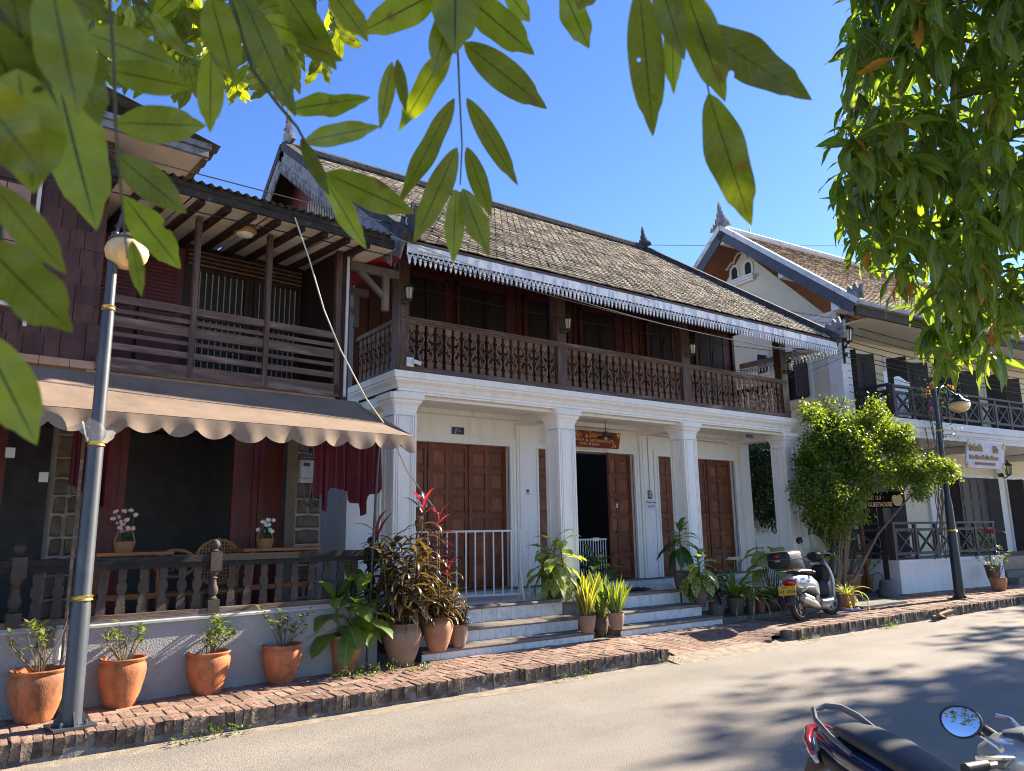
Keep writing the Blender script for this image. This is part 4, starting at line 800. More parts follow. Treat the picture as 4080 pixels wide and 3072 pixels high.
for r in range(int(S3 / .14)):
    for c in range(int((L3 - X0_ - .2) / .16)): tl.append((r3(X0_ + .15 + (c + .5 * (r % 2)) * .16, r * .14 - .02, -.03), rr.uniform(-.02, .02), rr.randrange(4)))
tl.sort(key=lambda t: (t[0] - Vector((-13, -8, 1))).length); rest = MB()
for k, (p_, a, i) in enumerate(tl):
    Mx = M3 @ Matrix.Rotation(a, 3, 'Z')
    if k < 300: link('roof_tile', T3M[i], H3, mw=Matrix.Translation(p_) @ Mx.to_4x4())
    else: n = len(rest.v); rest.v += [tuple(p_ + Mx @ Vector(v)) for v in T3[i].v]; rest.f += [tuple(j + n for j in f) for f in T3[i].f]; rest.mi += T3[i].mi
tag(rest.build('roof_tiles', tile3, H3), kind='stuff')
finial(.85, X0_, PK, 9.60, H3, trimw, Vector((0, 0, 0)))
m = MB(); m.prism([(-.35, 6.50), (-.36, 6.84), (-.28, 6.74), (-.22, 6.90), (-.14, 6.76), (-.05, 6.88), (0, 6.74), (.1, 6.8), (.1, 6.66)], X0_ - .04, X0_ + .04, 'x'); m.build('eave_finial', trimw, H3)
m = MB(); m.tube([(.35, PK, 9.6), (.35, PK, 10.3)], .012, 5)
for s in (-1, 1): m.tube([(.35, PK, 10.15), (.35 + s * .08, PK, 10.28)], .01, 5)
m.build('lightning_rod', metalbk, H3)
# steps at the far end of the terrace
for k in range(4): b3('entrance_step', stonestep, (4.3, -.25 + .24 * k, 0, 6.2, 1.5, .17 + .16 * (k + 1)))
# ---------------------------------------------------------------- text helpers: font text and a small stroke alphabet for the Lao writing
def text(body, size, mat, parent, loc, rot=(math.pi / 2, 0, 0), ext=.004, name='lettering', sx=1.0, shear=0, bold=0, align='LEFT'):
    c = bpy.data.curves.new(name, 'FONT'); c.body = body; c.size = size; c.extrude = ext; c.shear = shear; c.offset = bold; c.align_x = align; c.resolution_u = 3
    t = bpy.data.objects.new('tmp', c); COL.objects.link(t); dg = bpy.context.evaluated_depsgraph_get(); me = bpy.data.meshes.new_from_object(t.evaluated_get(dg)); bpy.data.objects.remove(t); bpy.data.curves.remove(c)
    me.materials.clear(); me.materials.append(mat); return link(name, me, parent, loc, rot, (sx, 1, 1))
lp = lambda cx, cy, r=.09: circ(cx, cy, r, r, 0, 2 * math.pi, 8)
LAO = {
 'ທ': (.72, [lp(.12, .84) + [(.2, .8), (.2, .15), (.3, .0), (.38, .12), (.46, .8), (.56, .98), (.66, .85), (.66, 0)]]),
 'ສ': (.66, [lp(.16, .42) + [(.26, .5), (.4, .42), (.44, .2), (.3, .0), (.1, .05), (.05, .3), (.05, .7), (.2, .95), (.42, .95), (.55, .7), (.55, 0)], [(.5, .85), (.66, 1.08)]]),
 'ກ': (.62, [[(.08, 0), (.08, .55), (.18, .66), (.06, .78), (.2, .98), (.42, .98), (.54, .8), (.54, 0)]]),
 'ລ': (.62, [[(.06, .75), (.2, .97), (.42, .95), (.54, .7), (.54, .3), (.4, .03), (.16, .03), (.06, .2), (.14, .42), (.34, .46), (.5, .36)]]),
 'ດ': (.62, [lp(.24, .30, .1) + [(.08, .25), (.05, .6), (.2, .95), (.42, .95), (.54, .75), (.54, 0)]]),
 'ຕ': (.62, [lp(.24, .30, .1) + [(.08, .25), (.05, .6), (.16, .95), (.28, .82), (.42, .97), (.54, .75), (.54, 0)]]),
 'ະ': (.34, [lp(.1, .68, .07) + [(.24, .82)], lp(.1, .22, .07) + [(.24, .36)]]),
 'ນ': (.66, [lp(.1, .86, .08) + [(.18, .8), (.18, .1), (.34, .22), lp(.42, .14, .09)[0], (.5, .1), (.56, .3), (.56, 1.0)]]),
 'ອ': (.6, [[(.1, .72), (.25, .97), (.46, .9), (.54, .5), (.44, .08), (.2, .0), (.06, .2), (.14, .42), (.34, .42)]]),
 'ເ': (.3, [[(.1, 1.0), (.1, .16), (.18, .02), (.26, .12)]]),
 'ຮ': (.58, [[(.5, 1.05), (.44, .92), (.2, .9), (.08, .7), (.26, .55), (.48, .4), (.46, .1), (.24, .0), (.06, .12)]]),
 'ຣ': (.54, [[(.48, 1.0), (.3, .9), (.1, .8), (.12, .58), (.38, .46), (.46, .22), (.3, .0), (.08, .1)]]),
 'ພ': (.68, [[(.06, .95), (.16, .0), (.33, .7), (.5, .0), (.6, .98)]]),
 'າ': (.34, [[(.06, .8), (.16, .97), (.26, .85), (.26, 0)]]),
 'ວ': (.56, [[(.06, .75), (.2, .97), (.42, .9), (.5, .5), (.4, .08), (.18, .0), (.06, .15)]]),
 'ໄ': (.34, [[(.06, 1.25), (.14, 1.36), (.22, 1.22), (.18, .9), (.18, .14), (.28, .02)]]),
 'ຊ': (.56, [[(.08, .78), (.2, .97), (.44, .88), (.42, .6), (.14, .3), (.08, .06), (.3, .0), (.5, .14)]]),
 'ຈ': (.56, [[(.08, .3), (.22, .42), (.3, .28), (.2, .1), (.36, .0), (.48, .3), (.46, .8), (.28, .97), (.08, .85)]]),
 'ບ': (.62, [lp(.1, .86, .08) + [(.18, .8), (.18, .1), (.3, 0), (.48, .02), (.55, .15), (.55, 1.0)]]),
 'ຽ': (.5, [[(.08, .9), (.3, .9), (.42, .6), (.3, .1), (.1, .1)]]),
 ' ': (.35, []),
 'ິ': (0, [[(-.52, 1.14), (-.42, 1.34), (-.2, 1.34), (-.12, 1.14), (-.52, 1.14)]]), 'ີ': (0, [[(-.52, 1.14), (-.42, 1.34), (-.2, 1.34), (-.12, 1.14), (-.52, 1.14)], [(-.16, 1.2), (-.12, 1.46)]]),
 'ື': (0, [[(-.52, 1.14), (-.42, 1.34), (-.2, 1.34), (-.12, 1.14), (-.52, 1.14)], [(-.3, 1.2), (-.26, 1.46)]]), 'ັ': (0, [lp(-.42, 1.24, .07) + [(-.3, 1.16), (-.1, 1.38)]]), 'ໍ': (0, [lp(-.34, 1.26, .09)]),
}
def lao(s, size, mat, parent, loc, rz=0, sx=1.0, th=.07, name='lao_lettering', rot=None):
    m = MB(); x = 0
    for ch in s:
        w, st = LAO[ch]
        for p in st:
            p = [q for q in p if not isinstance(q, (int, float))]; m.tube([((x + a) * size * sx, 0, b * size) for a, b in p], size * th, 4)
        x += w + .1 if w else 0
    return m.build(name, mat, parent, loc=loc, rot=rot or (0, 0, rz))
# ---------------------------------------------------------------- signs on house 2
ymetal = pm('gold_lettering', (.66, .42, .10), .5, .15, 30.); redsign = pm('red_sign_board', (.20, .025, .02), .55, .2, 4., stain=(.1, .02, .015), samt=.5)
sg = empty('shop_sign', (8.05, 9.60, 3.0)); tag(sg, 'red board with gold lettering hung above the open middle doorway', 'sign')
tilt = empty('sign_panel', (0, 0, 0), parent=sg); tilt.rotation_euler = (math.radians(-14), 0, 0)
m = MB(); m.prism([(-.25, 0), (1.10, 0), (1.23, .30), (-.25, .30)], 0, .02, 'y'); m.build('board', redsign, tilt)
m = MB(); m.prism([(1.12, .29), (1.21, .28), (1.19, .22), (1.17, .24), (1.15, .18), (1.13, .22)], -.004, 0, 'y'); m.build('ornament', ymetal, tilt)
m = MB(); m.tube([(.93 + a, -.004, .02 + b) for a, b in [(0, 0), (.04, .01), (.08, .0), (.11, .03), (.09, .055), (.06, .03), (.04, .06), (.07, .1), (.05, .13), (.02, .12)]], .010, 6); m.build('ornament', ymetal, tilt)
lao('ທິສັກ', .085, ymetal, tilt, (.10, -.006, .175)); lao('ລັດຕະນະກອນ', .085, ymetal, tilt, (.46, -.006, .17))
for px, pz, s_ in ((.405, .175, .045), (.385, .100, .04), (.44, .035, .035)): m = MB(); m.prism([(px - s_ * .7, pz), (px + s_ * .7, pz), (px, pz + s_ * 1.4)], -.006, 0, 'y'); m.build('divider', ymetal, tilt)
text('HISACH', .072, ymetal, tilt, (.085, -.003, .105), sx=.95); text('RATTANAKONE', .070, ymetal, tilt, (.455, -.003, .095), sx=.95); text('SILVER', .06, ymetal, tilt, (.20, -.003, .035)); text('SMITH', .06, ymetal, tilt, (.485, -.003, .03))
lm = empty('pendant_lamp', (8.50, 9.22, 3.12)); tag(lm, 'dark green enamel pendant lamp hanging in front of the red sign', 'lamp')
m = MB(); m.lathe([(.02, .10), (.035, .095), (.04, .05), (.14, .02), (.15, .005), (.148, 0)], 18); m.build('shade', pm('green_enamel', (.02, .035, .022), .4), lm, True); m = MB(); m.lathe([(.01, .012), (.14, .010), (.145, .004), (.02, .003)], 18); m.build('shade_lining', white, lm, True)
m = MB(); m.tube([(0, 0, .1), (0, 0, .33)], .006, 6); m.build('rod', metalbk, lm); m = MB(); m.ball((0, 0, -.01), .03, 10); m.build('bulb', lantg, lm, True)
bl = pm('blue_plaque', (.010, .016, .075), .4, .2)
pq = empty('street_plaque', (5.885, 9.838, 3.088)); tag(pq, 'small dark blue plaque with white writing on the wall above the left doors', 'sign')
m = MB(); m.box(0, 0, 0, .22, .008, .112); m.build('plate', metalgr, pq); m = MB(); m.box(.010, -.003, .010, .21, 0, .102); m.build('face', bl, pq)
pw = pm('white_print', (.6, .62, .68), .6)
lao('ບຽນ ລນດນຣ', .013, pw, pq, (.055, -.005, .082)); lao('ນຣບລດກ', .011, pw, pq, (.055, -.005, .066)); lao('ບຽນ', .022, pw, pq, (.045, -.005, .042)); lao('ວຊຽລດ', .018, pw, pq, (.10, -.005, .042)); lao('ນຽວ', .013, pw, pq, (.04, -.005, .024)); lao('ນອລນ', .013, pw, pq, (.04, -.005, .012))
inkm = pm('grey_ink', (.05, .055, .07), .7); paper = pm('white_card', (.70, .72, .73), .6, .04)
def notice(x, z, y, label, ry=0):
    o = empty('paper_notice', (x, y, z)); o.rotation_euler = (0, ry, 0); tag(o, label, 'notice'); m = MB(); m.box(0, 0, 0, .255, .006, .18); m.build('card', paper, o)
    text('Private House', .044, inkm, o, (.012, -.002, .118), bold=.001, ext=.001); text('私人住宅', .046, inkm, o, (.04, -.002, .04), ext=.001)
notice(5.21, 1.975, 9.84, 'white Private House card fixed on the left folding doors'); notice(9.935, 1.957, 9.775, 'white Private House card on the pilaster below the small switch box')
def roundsticker(o, mat): m = MB(); m.prism(circ(0, 0, .035), 0, .004, 'y'); m.build('disc', mat, o); m = MB(); m.prism(circ(0, 0, .018), -.002, 0, 'y'); m.build('print', bl, o); m = MB(); m.box(-.035, .0, -.055, .035, .004, -.044); m.build('caption', bl, o)
st = empty('round_sticker', (7.275, 9.78, 2.24)); tag(st, 'round pale blue sticker on the pilaster between left and middle doors', 'sticker'); roundsticker(st, pm('sky_blue_print', (.16, .36, .55), .5))
st = empty('house_sticker', (9.16, 9.715, 2.02)); st.rotation_euler = (0, 0, math.radians(24)); tag(st, 'pale house shaped sticker on the open middle door leaf', 'sticker'); m = MB(); m.prism([(-.03, -.04), (.03, -.04), (.03, .01), (.045, .01), (0, .05), (-.045, .01), (-.03, .01)], -.003, 0, 'y'); m.build('badge', paper, st); m = MB(); m.prism(circ(0, -.01, .012), -.005, -.003, 'y'); m.build('print', MATS['sky_blue_print'], st)
mt = empty('switch_box', (10.0, 9.775, 2.15)); tag(mt, 'small cream switch box on a wooden block at the end of a conduit', 'switch box'); m = MB(); m.box(0, 0, 0, .10, .01, .15); m.build('backing', woodrail, mt); m = MB(); m.box(.015, -.03, .03, .085, 0, .13); m.build('case', pm('cream_plastic', (.5, .42, .25), .5), mt); m = MB(); m.box(.035, -.034, .06, .065, -.03, .085); m.build('window', metalbk, mt)
m = MB(); m.tube([(.05, .005, .15), (.05, .005, 1.1), (.06, .005, 1.16), (.2, .0, 1.17), (2.2, .0, 1.14), (2.3, -.02, 1.11)], .008, 6); m.build('conduit', pm('old_conduit', (.4, .37, .33), .7), mt)
cm = empty('security_camera', (12.27, 9.2, 3.37)); tag(cm, 'small dark security camera under the ceiling by the last column', 'camera'); m = MB(); m.tube([(-.06, 0, 0), (.07, -.03, -.02)], .032, 12); m.build('body', pm('grey_plastic', (.2, .2, .21), .5), cm, True); m = MB(); m.tube([(.07, -.03, -.02), (.08, -.032, -.022)], .026, 12); m.build('lens', metalbk, cm); m = MB(); m.tube([(-.02, 0, .02), (-.02, 0, .07)], .012, 8); m.build('bracket', MATS['grey_plastic'], cm)
cm = empty('security_camera', (4.47, 8.53, 3.80)); tag(cm, 'white security camera on its box at the foot of the left balcony post', 'camera'); m = MB(); m.box(-.05, 0, -.06, .05, .03, .06); m.build('box', white3, cm); m = MB(); m.tube([(.03, -.02, .01), (.13, -.05, -.02)], .028, 12); m.build('body', white3, cm, True)
# wall lanterns
def lantern(loc, label, body, glass, sc=1., rz=0, parent=None):
    o = empty('wall_lantern', loc, rz); tag(o, label, 'lantern', 'wall lanterns'); m = MB(); m.lathe([(.085, .075), (.06, .11), (.02, .135), (.012, .16), (.018, .17), (.002, .19)], 6); m.build('cap', body, o)
    m = MB()
    for k in range(6): a = k * math.pi / 3; m.bar((.062 * math.cos(a), .062 * math.sin(a), .078), (.042 * math.cos(a), .042 * math.sin(a), -.08), .01, .01)
    m.lathe([(.048, -.08), (.05, -.09), (.02, -.105), (.01, -.12)], 6); m.build('cage', body, o); m = MB(); m.lathe([(.057, .075), (.038, -.078)], 6); m.build('glass', glass, o)
    m = MB(); m.tube([(0, 0, -.1), (-.02, .05, -.15), (-.03, .10, -.12), (-.02, .12, -.05)], .012, 6); m.lathe([(.04, -.13), (.045, -.1), (.04, -.06)], 8, (-.02, .12, 0)); m.build('bracket', body, o); o.scale = (sc,) * 3; return o
brz = pm('bronze_green', (.035, .045, .033), .5)
for x, z, w in ((4.40, 4.70, 'first'), (7.10, 4.69, 'second'), (9.90, 4.66, 'third'), (12.72, 4.68, 'last')): lantern((x, 8.45, z), f'bronze glass lantern on the {w} wooden balcony post of the colonnade house', brz, lantg, .95)
def w3(x, y, z): a = math.radians(-4.5); return Vector((16.23 + x * math.cos(a) - y * math.sin(a), 8.59 + x * math.sin(a) + y * math.cos(a), z))
lantern(w3(.12, .72, 6.02), 'black carriage lantern on the upper corner pillar of the cream guesthouse', metalbk, lantg, 1.7, math.radians(-4.5)); lantern(w3(8.9, 1.85, 3.20), 'black carriage lantern on the pilaster right of the guesthouse signboard', metalbk, lantg, 1.6); lantern(w3(5.25, 1.85, 3.15), 'black carriage lantern left of the guesthouse signboard behind the lamp post', metalbk, lantg, 1.6)
# guesthouse signboard on the balcony edge
sb = empty('guesthouse_signboard', w3(2.72, -.22, 2.92), math.radians(-4.5)); tag(sb, 'pale board with raised gold letters hanging below the cream guesthouse balcony', 'sign')
m = MB(); m.prism([(0, .10), (.06, 0), (1.52, .0), (1.70, .12), (1.84, .52), (1.78, .62), (.22, .62), (.14, .52)], 0, .04, 'y'); m.build('board', pm('pinkish_board', (.66, .58, .56), .7, .1), sb)
sgold = pm('bronze_gold_lettering', (.34, .20, .035), .5, .2, 30.)
lao('ເຮືອນພັກອານິສ', .125, sgold, sb, (.18, -.02, .405), sx=.70, th=.09); lao('ຣິເວີໄຊ', .125, sgold, sb, (1.24, -.02, .385), sx=.68, th=.09)
text('Anisa Riverside Guesthouse', .15, sgold, sb, (.15, -.012, .215), ext=.012, sx=.76, bold=.004); text('Tel 020 5515877 020 22334 02', .085, sgold, sb, (.36, -.010, .08), ext=.008, sx=.85, bold=.002)
for px, pz, s_ in ((1.66, .05, 1), (.06, .03, 1), (1.80, .54, 1), (.20, .57, 1)): m = MB(); m.prism([(px - .10, pz), (px - .03, pz + .03), (px, pz + .11), (px + .05, pz + .03), (px + .08, pz - .02), (px, pz - .04)], -.02, 0, 'y'); m.build('corner_ornament', ymetal, sb)
# street lamps
def band(o, z, r, mat): m = MB(); m.lathe([(r * .98, z - .022), (r * 1.16, z - .016), (r * 1.02, z - .004), (r * 1.02, z + .004), (r * 1.16, z + .016), (r * .98, z + .022)], 20); m.build('band', mat, o, True)
def base_plate(o, mat, s=.15):
    m = MB(); m.box(-s, -s, 0, s, s, .02); m.build('base_plate', mat, o)
    for k in range(4):
        a = k * math.pi / 2; q = MB(); q.prism([(.05, .02), (.135, .02), (.05, .16)], -.006, .006, 'y'); q.build('gusset', mat, o, rot=(0, 0, a)); q = MB(); q.lathe([(.014, .02), (.014, .045), (.006, .055)], 6, (.12 * math.cos(a + .78), .12 * math.sin(a + .78), 0)); q.build('bolt', mat, o)
lp1 = empty('street_lamp', (.775, 7.02, .172), math.radians(8)); tag(lp1, 'grey street lamp post with an amber globe behind the hanging leaves', 'street lamp', 'street lamps along the kerb'); base_plate(lp1, metalgr)
m = MB(); m.lathe([(.076, .02), (.071, .9), (.066, .92), (.060, 2.2), (.054, 2.25), (.049, 3.3), (.043, 3.36), (.04, 4.0), (.03, 4.05)], 24); m.build('post', metalgr, lp1, True)
for z, r in ((.96, .073), (2.19, .063), (3.36, .050)): band(lp1, z, r, gold)
m = MB(); m.tube([(0, 0, 4.0), (.04, 0, 4.22), (.12, -.02, 4.26), (.13, -.02, 4.12)], .016, 8); m.build('arm', metalgr, lp1, True)
m = MB(); m.lathe([(.02, .17), (.05, .16), (.11, .12), (.155, .09), (.15, .08)], 20, (.10, -.02, 3.90)); m.build('lamp_cap', metalgr, lp1, True)
m = MB(); m.lathe([(.13, .085), (.165, .04), (.178, -.01), (.165, -.07), (.13, -.12), (.07, -.155), (.01, -.165)], 24, (.10, -.02, 3.90)); m.build('globe', amber, lp1, True)
m = MB(); rr = random.Random(3)
for i in range(13):
    for j, z in enumerate((2.20, 2.26, 2.33)): a = i * 2 * math.pi / 12; r = (.078, .10, .12)[j] + rr.uniform(-.02, .03) * j; m.v.append((r * math.cos(a), r * math.sin(a), z + rr.uniform(-.02, .03) * j))
for i in range(12):
    for j in range(2): a = i * 3 + j; m.f.append((a, a + 3, a + 4, a + 1)); m.mi.append(0)
bag = pm('clear_plastic', (.7, .68, .64), .2, .1); bag.node_tree.nodes['Principled BSDF'].inputs['Alpha'].default_value = .28
bo = m.build('plastic_bag', bag, None, True); bo.location = lp1.location; tag(bo, 'crumpled clear plastic bag tied round the grey lamp post', 'plastic bag')
lp2 = empty('street_lamp', (15.99, 7.33, .172)); tag(lp2, 'black street lamp post with scrolled arm in front of the white terrace wall', 'street lamp', 'street lamps along the kerb'); base_plate(lp2, metalbk, .17)
m = MB(); m.lathe([(.095, .02), (.09, .9), (.085, .95), (.075, 1.75), (.07, 1.85), (.052, 2.0), (.047, 3.1), (.04, 3.2), (.038, 4.2), (.025, 4.25)], 20); m.build('post', metalbk, lp2, True)
for z, r in ((1.32, .092), (2.38, .056), (3.33, .046)): band(lp2, z, r, gold)
m = MB(); m.ball((0, 0, 4.32), .06, 12); m.lathe([(.05, 4.2), (.07, 4.22), (.03, 4.27)], 12); m.build('finial', gold, lp2, True)
m = MB(); arc = [(.05, 0, 3.55), (.10, 0, 4.0), (.22, 0, 4.22), (.42, 0, 4.30), (.60, 0, 4.24), (.66, 0, 4.10), (.58, 0, 4.02), (.50, 0, 4.06), (.52, 0, 4.14)]; m.tube(arc, .02, 8); m.tube([(.42, 0, 4.3), (.7, 0, 4.22), (.95, 0, 4.16), (1.1, 0, 4.20), (1.14, 0, 4.27), (1.06, 0, 4.30)], .018, 8); m.build('scroll_arm', metalbk, lp2, True)
m = MB(); m.lathe([(.02, .22), (.035, .20), (.07, .17), (.085, .135), (.11, .115), (.205, .06), (.21, .048)], 24, (1.05, 0, 3.96)); m.build('lamp_cap', metalbk, lp2, True)
m = MB(); m.lathe([(.18, .055), (.205, .02), (.212, -.02), (.185, -.09), (.13, -.137), (.055, -.165), (.01, -.168)], 24, (1.05, 0, 3.96)); m.build('globe', amber, lp2, True)
# white folding barrier and child gate
fc = empty('metal_barrier', (4.75, 9.35, .657), math.radians(-13)); tag(fc, 'low white metal railing standing across the left doors behind the red cordylines', 'barrier')
fl = 1.93
for nm, z in (('top_bar', .955), ('bottom_bar', .07)): m = MB(); m.tube([(0, 0, z), (fl, 0, z)], .016, 6); m.build(nm, gwhite, fc)
for k in range(15): m = MB(); m.tube([(k * fl / 14, 0, .07 if k < 14 else .02), (k * fl / 14, 0, .955)], .012, 6); m.build('bar', gwhite, fc)
for s in (-1, 1): m = MB(); m.bar((fl - .14, 0, .40), (fl - .14 + s * .02, s * .16, 0), .02, .02); m.build('foot_strut', gwhite, fc)
gt = empty('child_gate', (8.12, 9.80, .757)); tag(gt, 'white barred child gate inside the open middle doorway', 'gate')
for z in (.0, .68): m = MB(); m.box(0, 0, z, .85, .02, z + .025); m.build('rail', gwhite, gt)
for k in range(15): m = MB(); m.box(.02 + k * .057, .004, .02, .032 + k * .057, .016, .68); m.build('bar', gwhite, gt)
m = MB(); m.box(.52, -.01, .66, .66, .03, .72); m.build('latch', paper, gt)
m = MB(); rr = random.Random(2); nx, ny = 12, 6
for i in range(nx + 1):
    for j in range(ny + 1): m.v.append((8.15 + .85 * i / nx + rr.uniform(-.03, .03), 8.70 + .45 * j / ny + rr.uniform(-.03, .03), .664 + max(0, rr.uniform(-.01, .03))))
for i in range(nx):
    for j in range(ny): a = i * (ny + 1) + j; m.f.append((a, a + ny + 1, a + ny + 2, a + 1)); m.mi.append(0)
tag(m.build('door_mat', pm('rag_mat', (.05, .03, .035), .95, .6, 20.), None), 'rumpled dark rag mat on the platform before the open doors', 'mat')
# ---------------------------------------------------------------- things in the porch of house 1
def w1(x, y, z): a = math.radians(5); return Vector((x * math.cos(a) - y * math.sin(a), 7.6 + x * math.sin(a) + y * math.cos(a), z))
def cloth(x0, x1, y, zt, bottoms, label, mat, folds):
    m = MB(); n = 60; k = 8
    for i in range(n + 1):
        t = i / n; b = np.interp(t, [q[0] for q in bottoms], [q[1] for q in bottoms])
        for j in range(k + 1):
            s = j / k; f = (.03 * math.sin(t * folds * 6.28) + .015 * math.sin(t * folds * 15 + 1)) * (.3 + .7 * s); p = w1(x0 + (x1 - x0) * t + .02 * s * math.sin(t * 20), y + f, zt + (b - zt) * s); m.v.append(tuple(p))
    for i in range(n):
        for j in range(k): a = i * (k + 1) + j; m.f.append((a, a + 1, a + k + 2, a + k + 1)); m.mi.append(0)
    o = m.build('hanging_robe', mat, None, True); return tag(o, label, 'cloth', 'maroon robes drying under the awning')
robe = pm('maroon_cloth', (.085, .008, .018), .8, .25, 6.); robe_t = robe.node_tree
cloth(3.08, 3.93, .22, 2.72, [(0, 2.02), (.07, 2.05), (.1, 1.98), (.15, 1.86), (.2, 1.84), (.26, 2.12), (.5, 2.08), (.52, 1.96), (.66, 1.94), (.69, 1.8), (.77, 1.83), (.8, 1.92), (.84, 2.05), (.95, 2.06), (1, 2.12)], 'maroon robe hanging on the line at the awning end by the white column', robe, 9)
cloth(.76, 1.12, .55, 2.75, [(0, 2.1), (.3, 2.05), (.5, 1.95), (.7, 1.88), (.85, 1.9), (1, 1.86)], 'maroon robe hanging behind the grey lamp post', robe, 4)
m = MB(); m.tube([w1(-2.5, .3, 2.76), w1(1.5, .25, 2.72), w1(4.0, .22, 2.74)], .004, 4); tag(m.build('washing_line', metalbk, None), 'thin washing line strung under the awning', 'line')
tbl = pm('orange_table_wood', (.34, .11, .03), .5, .3, 8., streak=(.3, 2, 2))
def table(x, y, w, label):
    o = empty('wooden_table', w1(x, y, .6), math.radians(5)); tag(o, label, 'table'); m = MB(); m.box(0, 0, .83, w, .55, .86); m.build('table_top', tbl, o)
    for a in (.1, w - .14):
        for b in (.05, .46): m = MB(); m.bar((a + .02, b + .02, .83), (a + (.06 if a > w / 2 else -.02), b + .02, 0), .045, .045); m.build('leg', tbl, o)
    m = MB(); m.box(.1, .06, .42, w - .1, .10, .47); m.build('stretcher', tbl, o); return o
table(1.0, .30, .68, 'small orange wood table behind the grey balusters near the lamp post'); table(2.50, .62, .92, 'orange wood table beside the stone pillar under the robe')
rat = pm('rattan', (.30, .15, .055), .6, .3, 20.)
def rattan_chair(x, y, label, h, w, woven):
    o = empty('rattan_chair', w1(x, y, .6), math.radians(5)); tag(o, label, 'chair'); m = MB(); m.tube([(a, .02, .72 + b) for a, b in circ(0, 0, w / 2, h, 0, 2 * math.pi, 20)], .018, 6); m.build('back_frame', rat, o)
    m = MB()
    if woven:
        for k in range(-6, 7):
            a = k * w / 15; hh = h * math.sqrt(max(0, 1 - (2 * a / w) ** 2)) * .92; m.bar((a, .02, .72 - hh), (a, .02, .72 + hh), .012, .006)
        for k in range(-5, 6):
            b = k * h / 6.5; ww = w / 2 * math.sqrt(max(0, 1 - (b / h) ** 2)) * .95; m.bar((-ww, .03, .72 + b), (ww, .03, .72 + b), .006, .012)
    else:
        for sx in (-1, 1):
            for sz in (-1, 1): m.tube([(sx * .07 + a, .02, .72 + sz * .045 + b) for a, b in circ(0, 0, .055, .035, 0, 6.28, 10)], .008, 5)
        for a in (-.13, .13): m.tube([(a, .02, .60), (a * .8, .02, .72), (a, .02, .84)], .008, 5)
    m.build('back_weave', rat, o); m = MB(); m.lathe([(.01, .40), (.23, .40), (.25, .42), (.23, .44), (.01, .44)], 16, (0, -.2, 0)); m.build('seat', rat, o, True)
    for sx in (-.18, .18):
        for sy in (-.35, -.02): m = MB(); m.tube([(sx, sy, 0), (sx * .9, sy, .4)], .016, 6); m.build('leg', rat, o)
rattan_chair(1.90, .95, 'low rattan armchair with looped back behind the first table', .14, .42, False); rattan_chair(2.36, 1.0, 'woven rattan armchair with tall round back in the dark doorway', .24, .50, True)
def flowers(x, y, z, label, col, n, sc):
    o = empty('flower_basket', w1(x, y, z)); tag(o, label, 'flower basket'); m = MB(); m.lathe([(.075, 0), (.09, .05), (.10, .10), (.094, .105)], 14); m.build('basket', rat, o, True); rr = random.Random(n)
    m = MB(); m.tube([(-.09, 0, .1), (-.06, 0, .2), (0, 0, .26), (.06, 0, .2), (.09, 0, .1)], .008, 5); m.build('handle', rat, o)
    fm = MB(); gm = MB()
    for k in range(n):
        a = rr.uniform(0, 6.28); r = rr.uniform(.02, .16) * sc; h = rr.uniform(.14, .34) * sc; p = Vector((r * math.cos(a), r * math.sin(a) * .7, .06 + h)); gm.tube([(0, 0, .08), tuple(p * .6 + Vector((0, 0, .03))), tuple(p)], .004, 4)
        for q in range(4): b = rr.uniform(0, 6.28); c = p + Vector((.012 * math.cos(b), .012 * math.sin(b), rr.uniform(-.008, .01))); fm.ball(tuple(c), .018, 6)
        for q in range(6): b = rr.uniform(0, 6.28); c = p * rr.uniform(.55, .9) + Vector((0, 0, .03)); d = Vector((math.cos(b), math.sin(b), rr.uniform(-.2, .5))) * .04; e = d.cross(Vector((0, 0, 1))).normalized() * .01; gm.add([c, c + d * .5 + e, c + d, c + d * .5 - e], ((0, 1, 2, 3),))
    tag(gm.build('foliage', MATS.get('basket_leaf') or leafmat('basket_leaf', (.05, .10, .035)), o), kind='stuff'); tag(fm.build('blooms', col, o, True), kind='stuff')
flowers(1.28, .52, 1.46, 'basket of pale pink roses on the first table', pm('pale_pink_petal', (.75, .42, .38), .7, .15, 30.), 16, 1.0); flowers(2.82, .85, 1.46, 'basket of white daisies on the table by the stone pillar', pm('white_petal', (.7, .72, .7), .7, .1), 18, .75)
em = empty('electricity_meter', w1(3.39, 1.07, 2.28), math.radians(5)); tag(em, 'grey electricity meter on the stone pillar beside the maroon robe', 'meter'); m = MB(); m.box(-.09, -.05, 0, .09, .02, .22); m.build('case', pm('meter_grey', (.42, .42, .4), .5), em); m = MB(); m.box(-.06, -.055, .14, .02, -.05, .18); m.build('display', metalbk, em); m = MB(); m.box(-.09, -.04, -.06, .07, .02, -.005); m.build('terminal_cover', MATS['meter_grey'], em); m = MB(); m.box(-.12, -.12, .23, .15, .02, .245); m.build('rain_hood', conc, em)
for kx, (a, b) in enumerate(((.06, .3), (-.05, .26))): m = MB(); m.tube([(a, -.02, -.06), (a + .03, -.03, -.3), (a + .1, -.02, -.35), (a + .14, .0, -.1), (a + .12, .0, .6)], .01, 5); m.build('cable', metalbk, em)
for (x0, y0, z0, x1, z1, lb) in ((.71, -.17, .17, .72, 2.6, 'thin pale pole beside the grey lamp post carrying the awning'), (3.60, -.12, .17, 3.70, 2.6, 'thin dark pole holding the awning corner by the red cordylines')):
    m = MB(); m.tube([w1(x0, y0, z0), w1(x1, y0, z1)], .014, 8); tag(m.build('awning_pole', woodrail if x0 < 1 else metalbk, None), lb, 'pole')
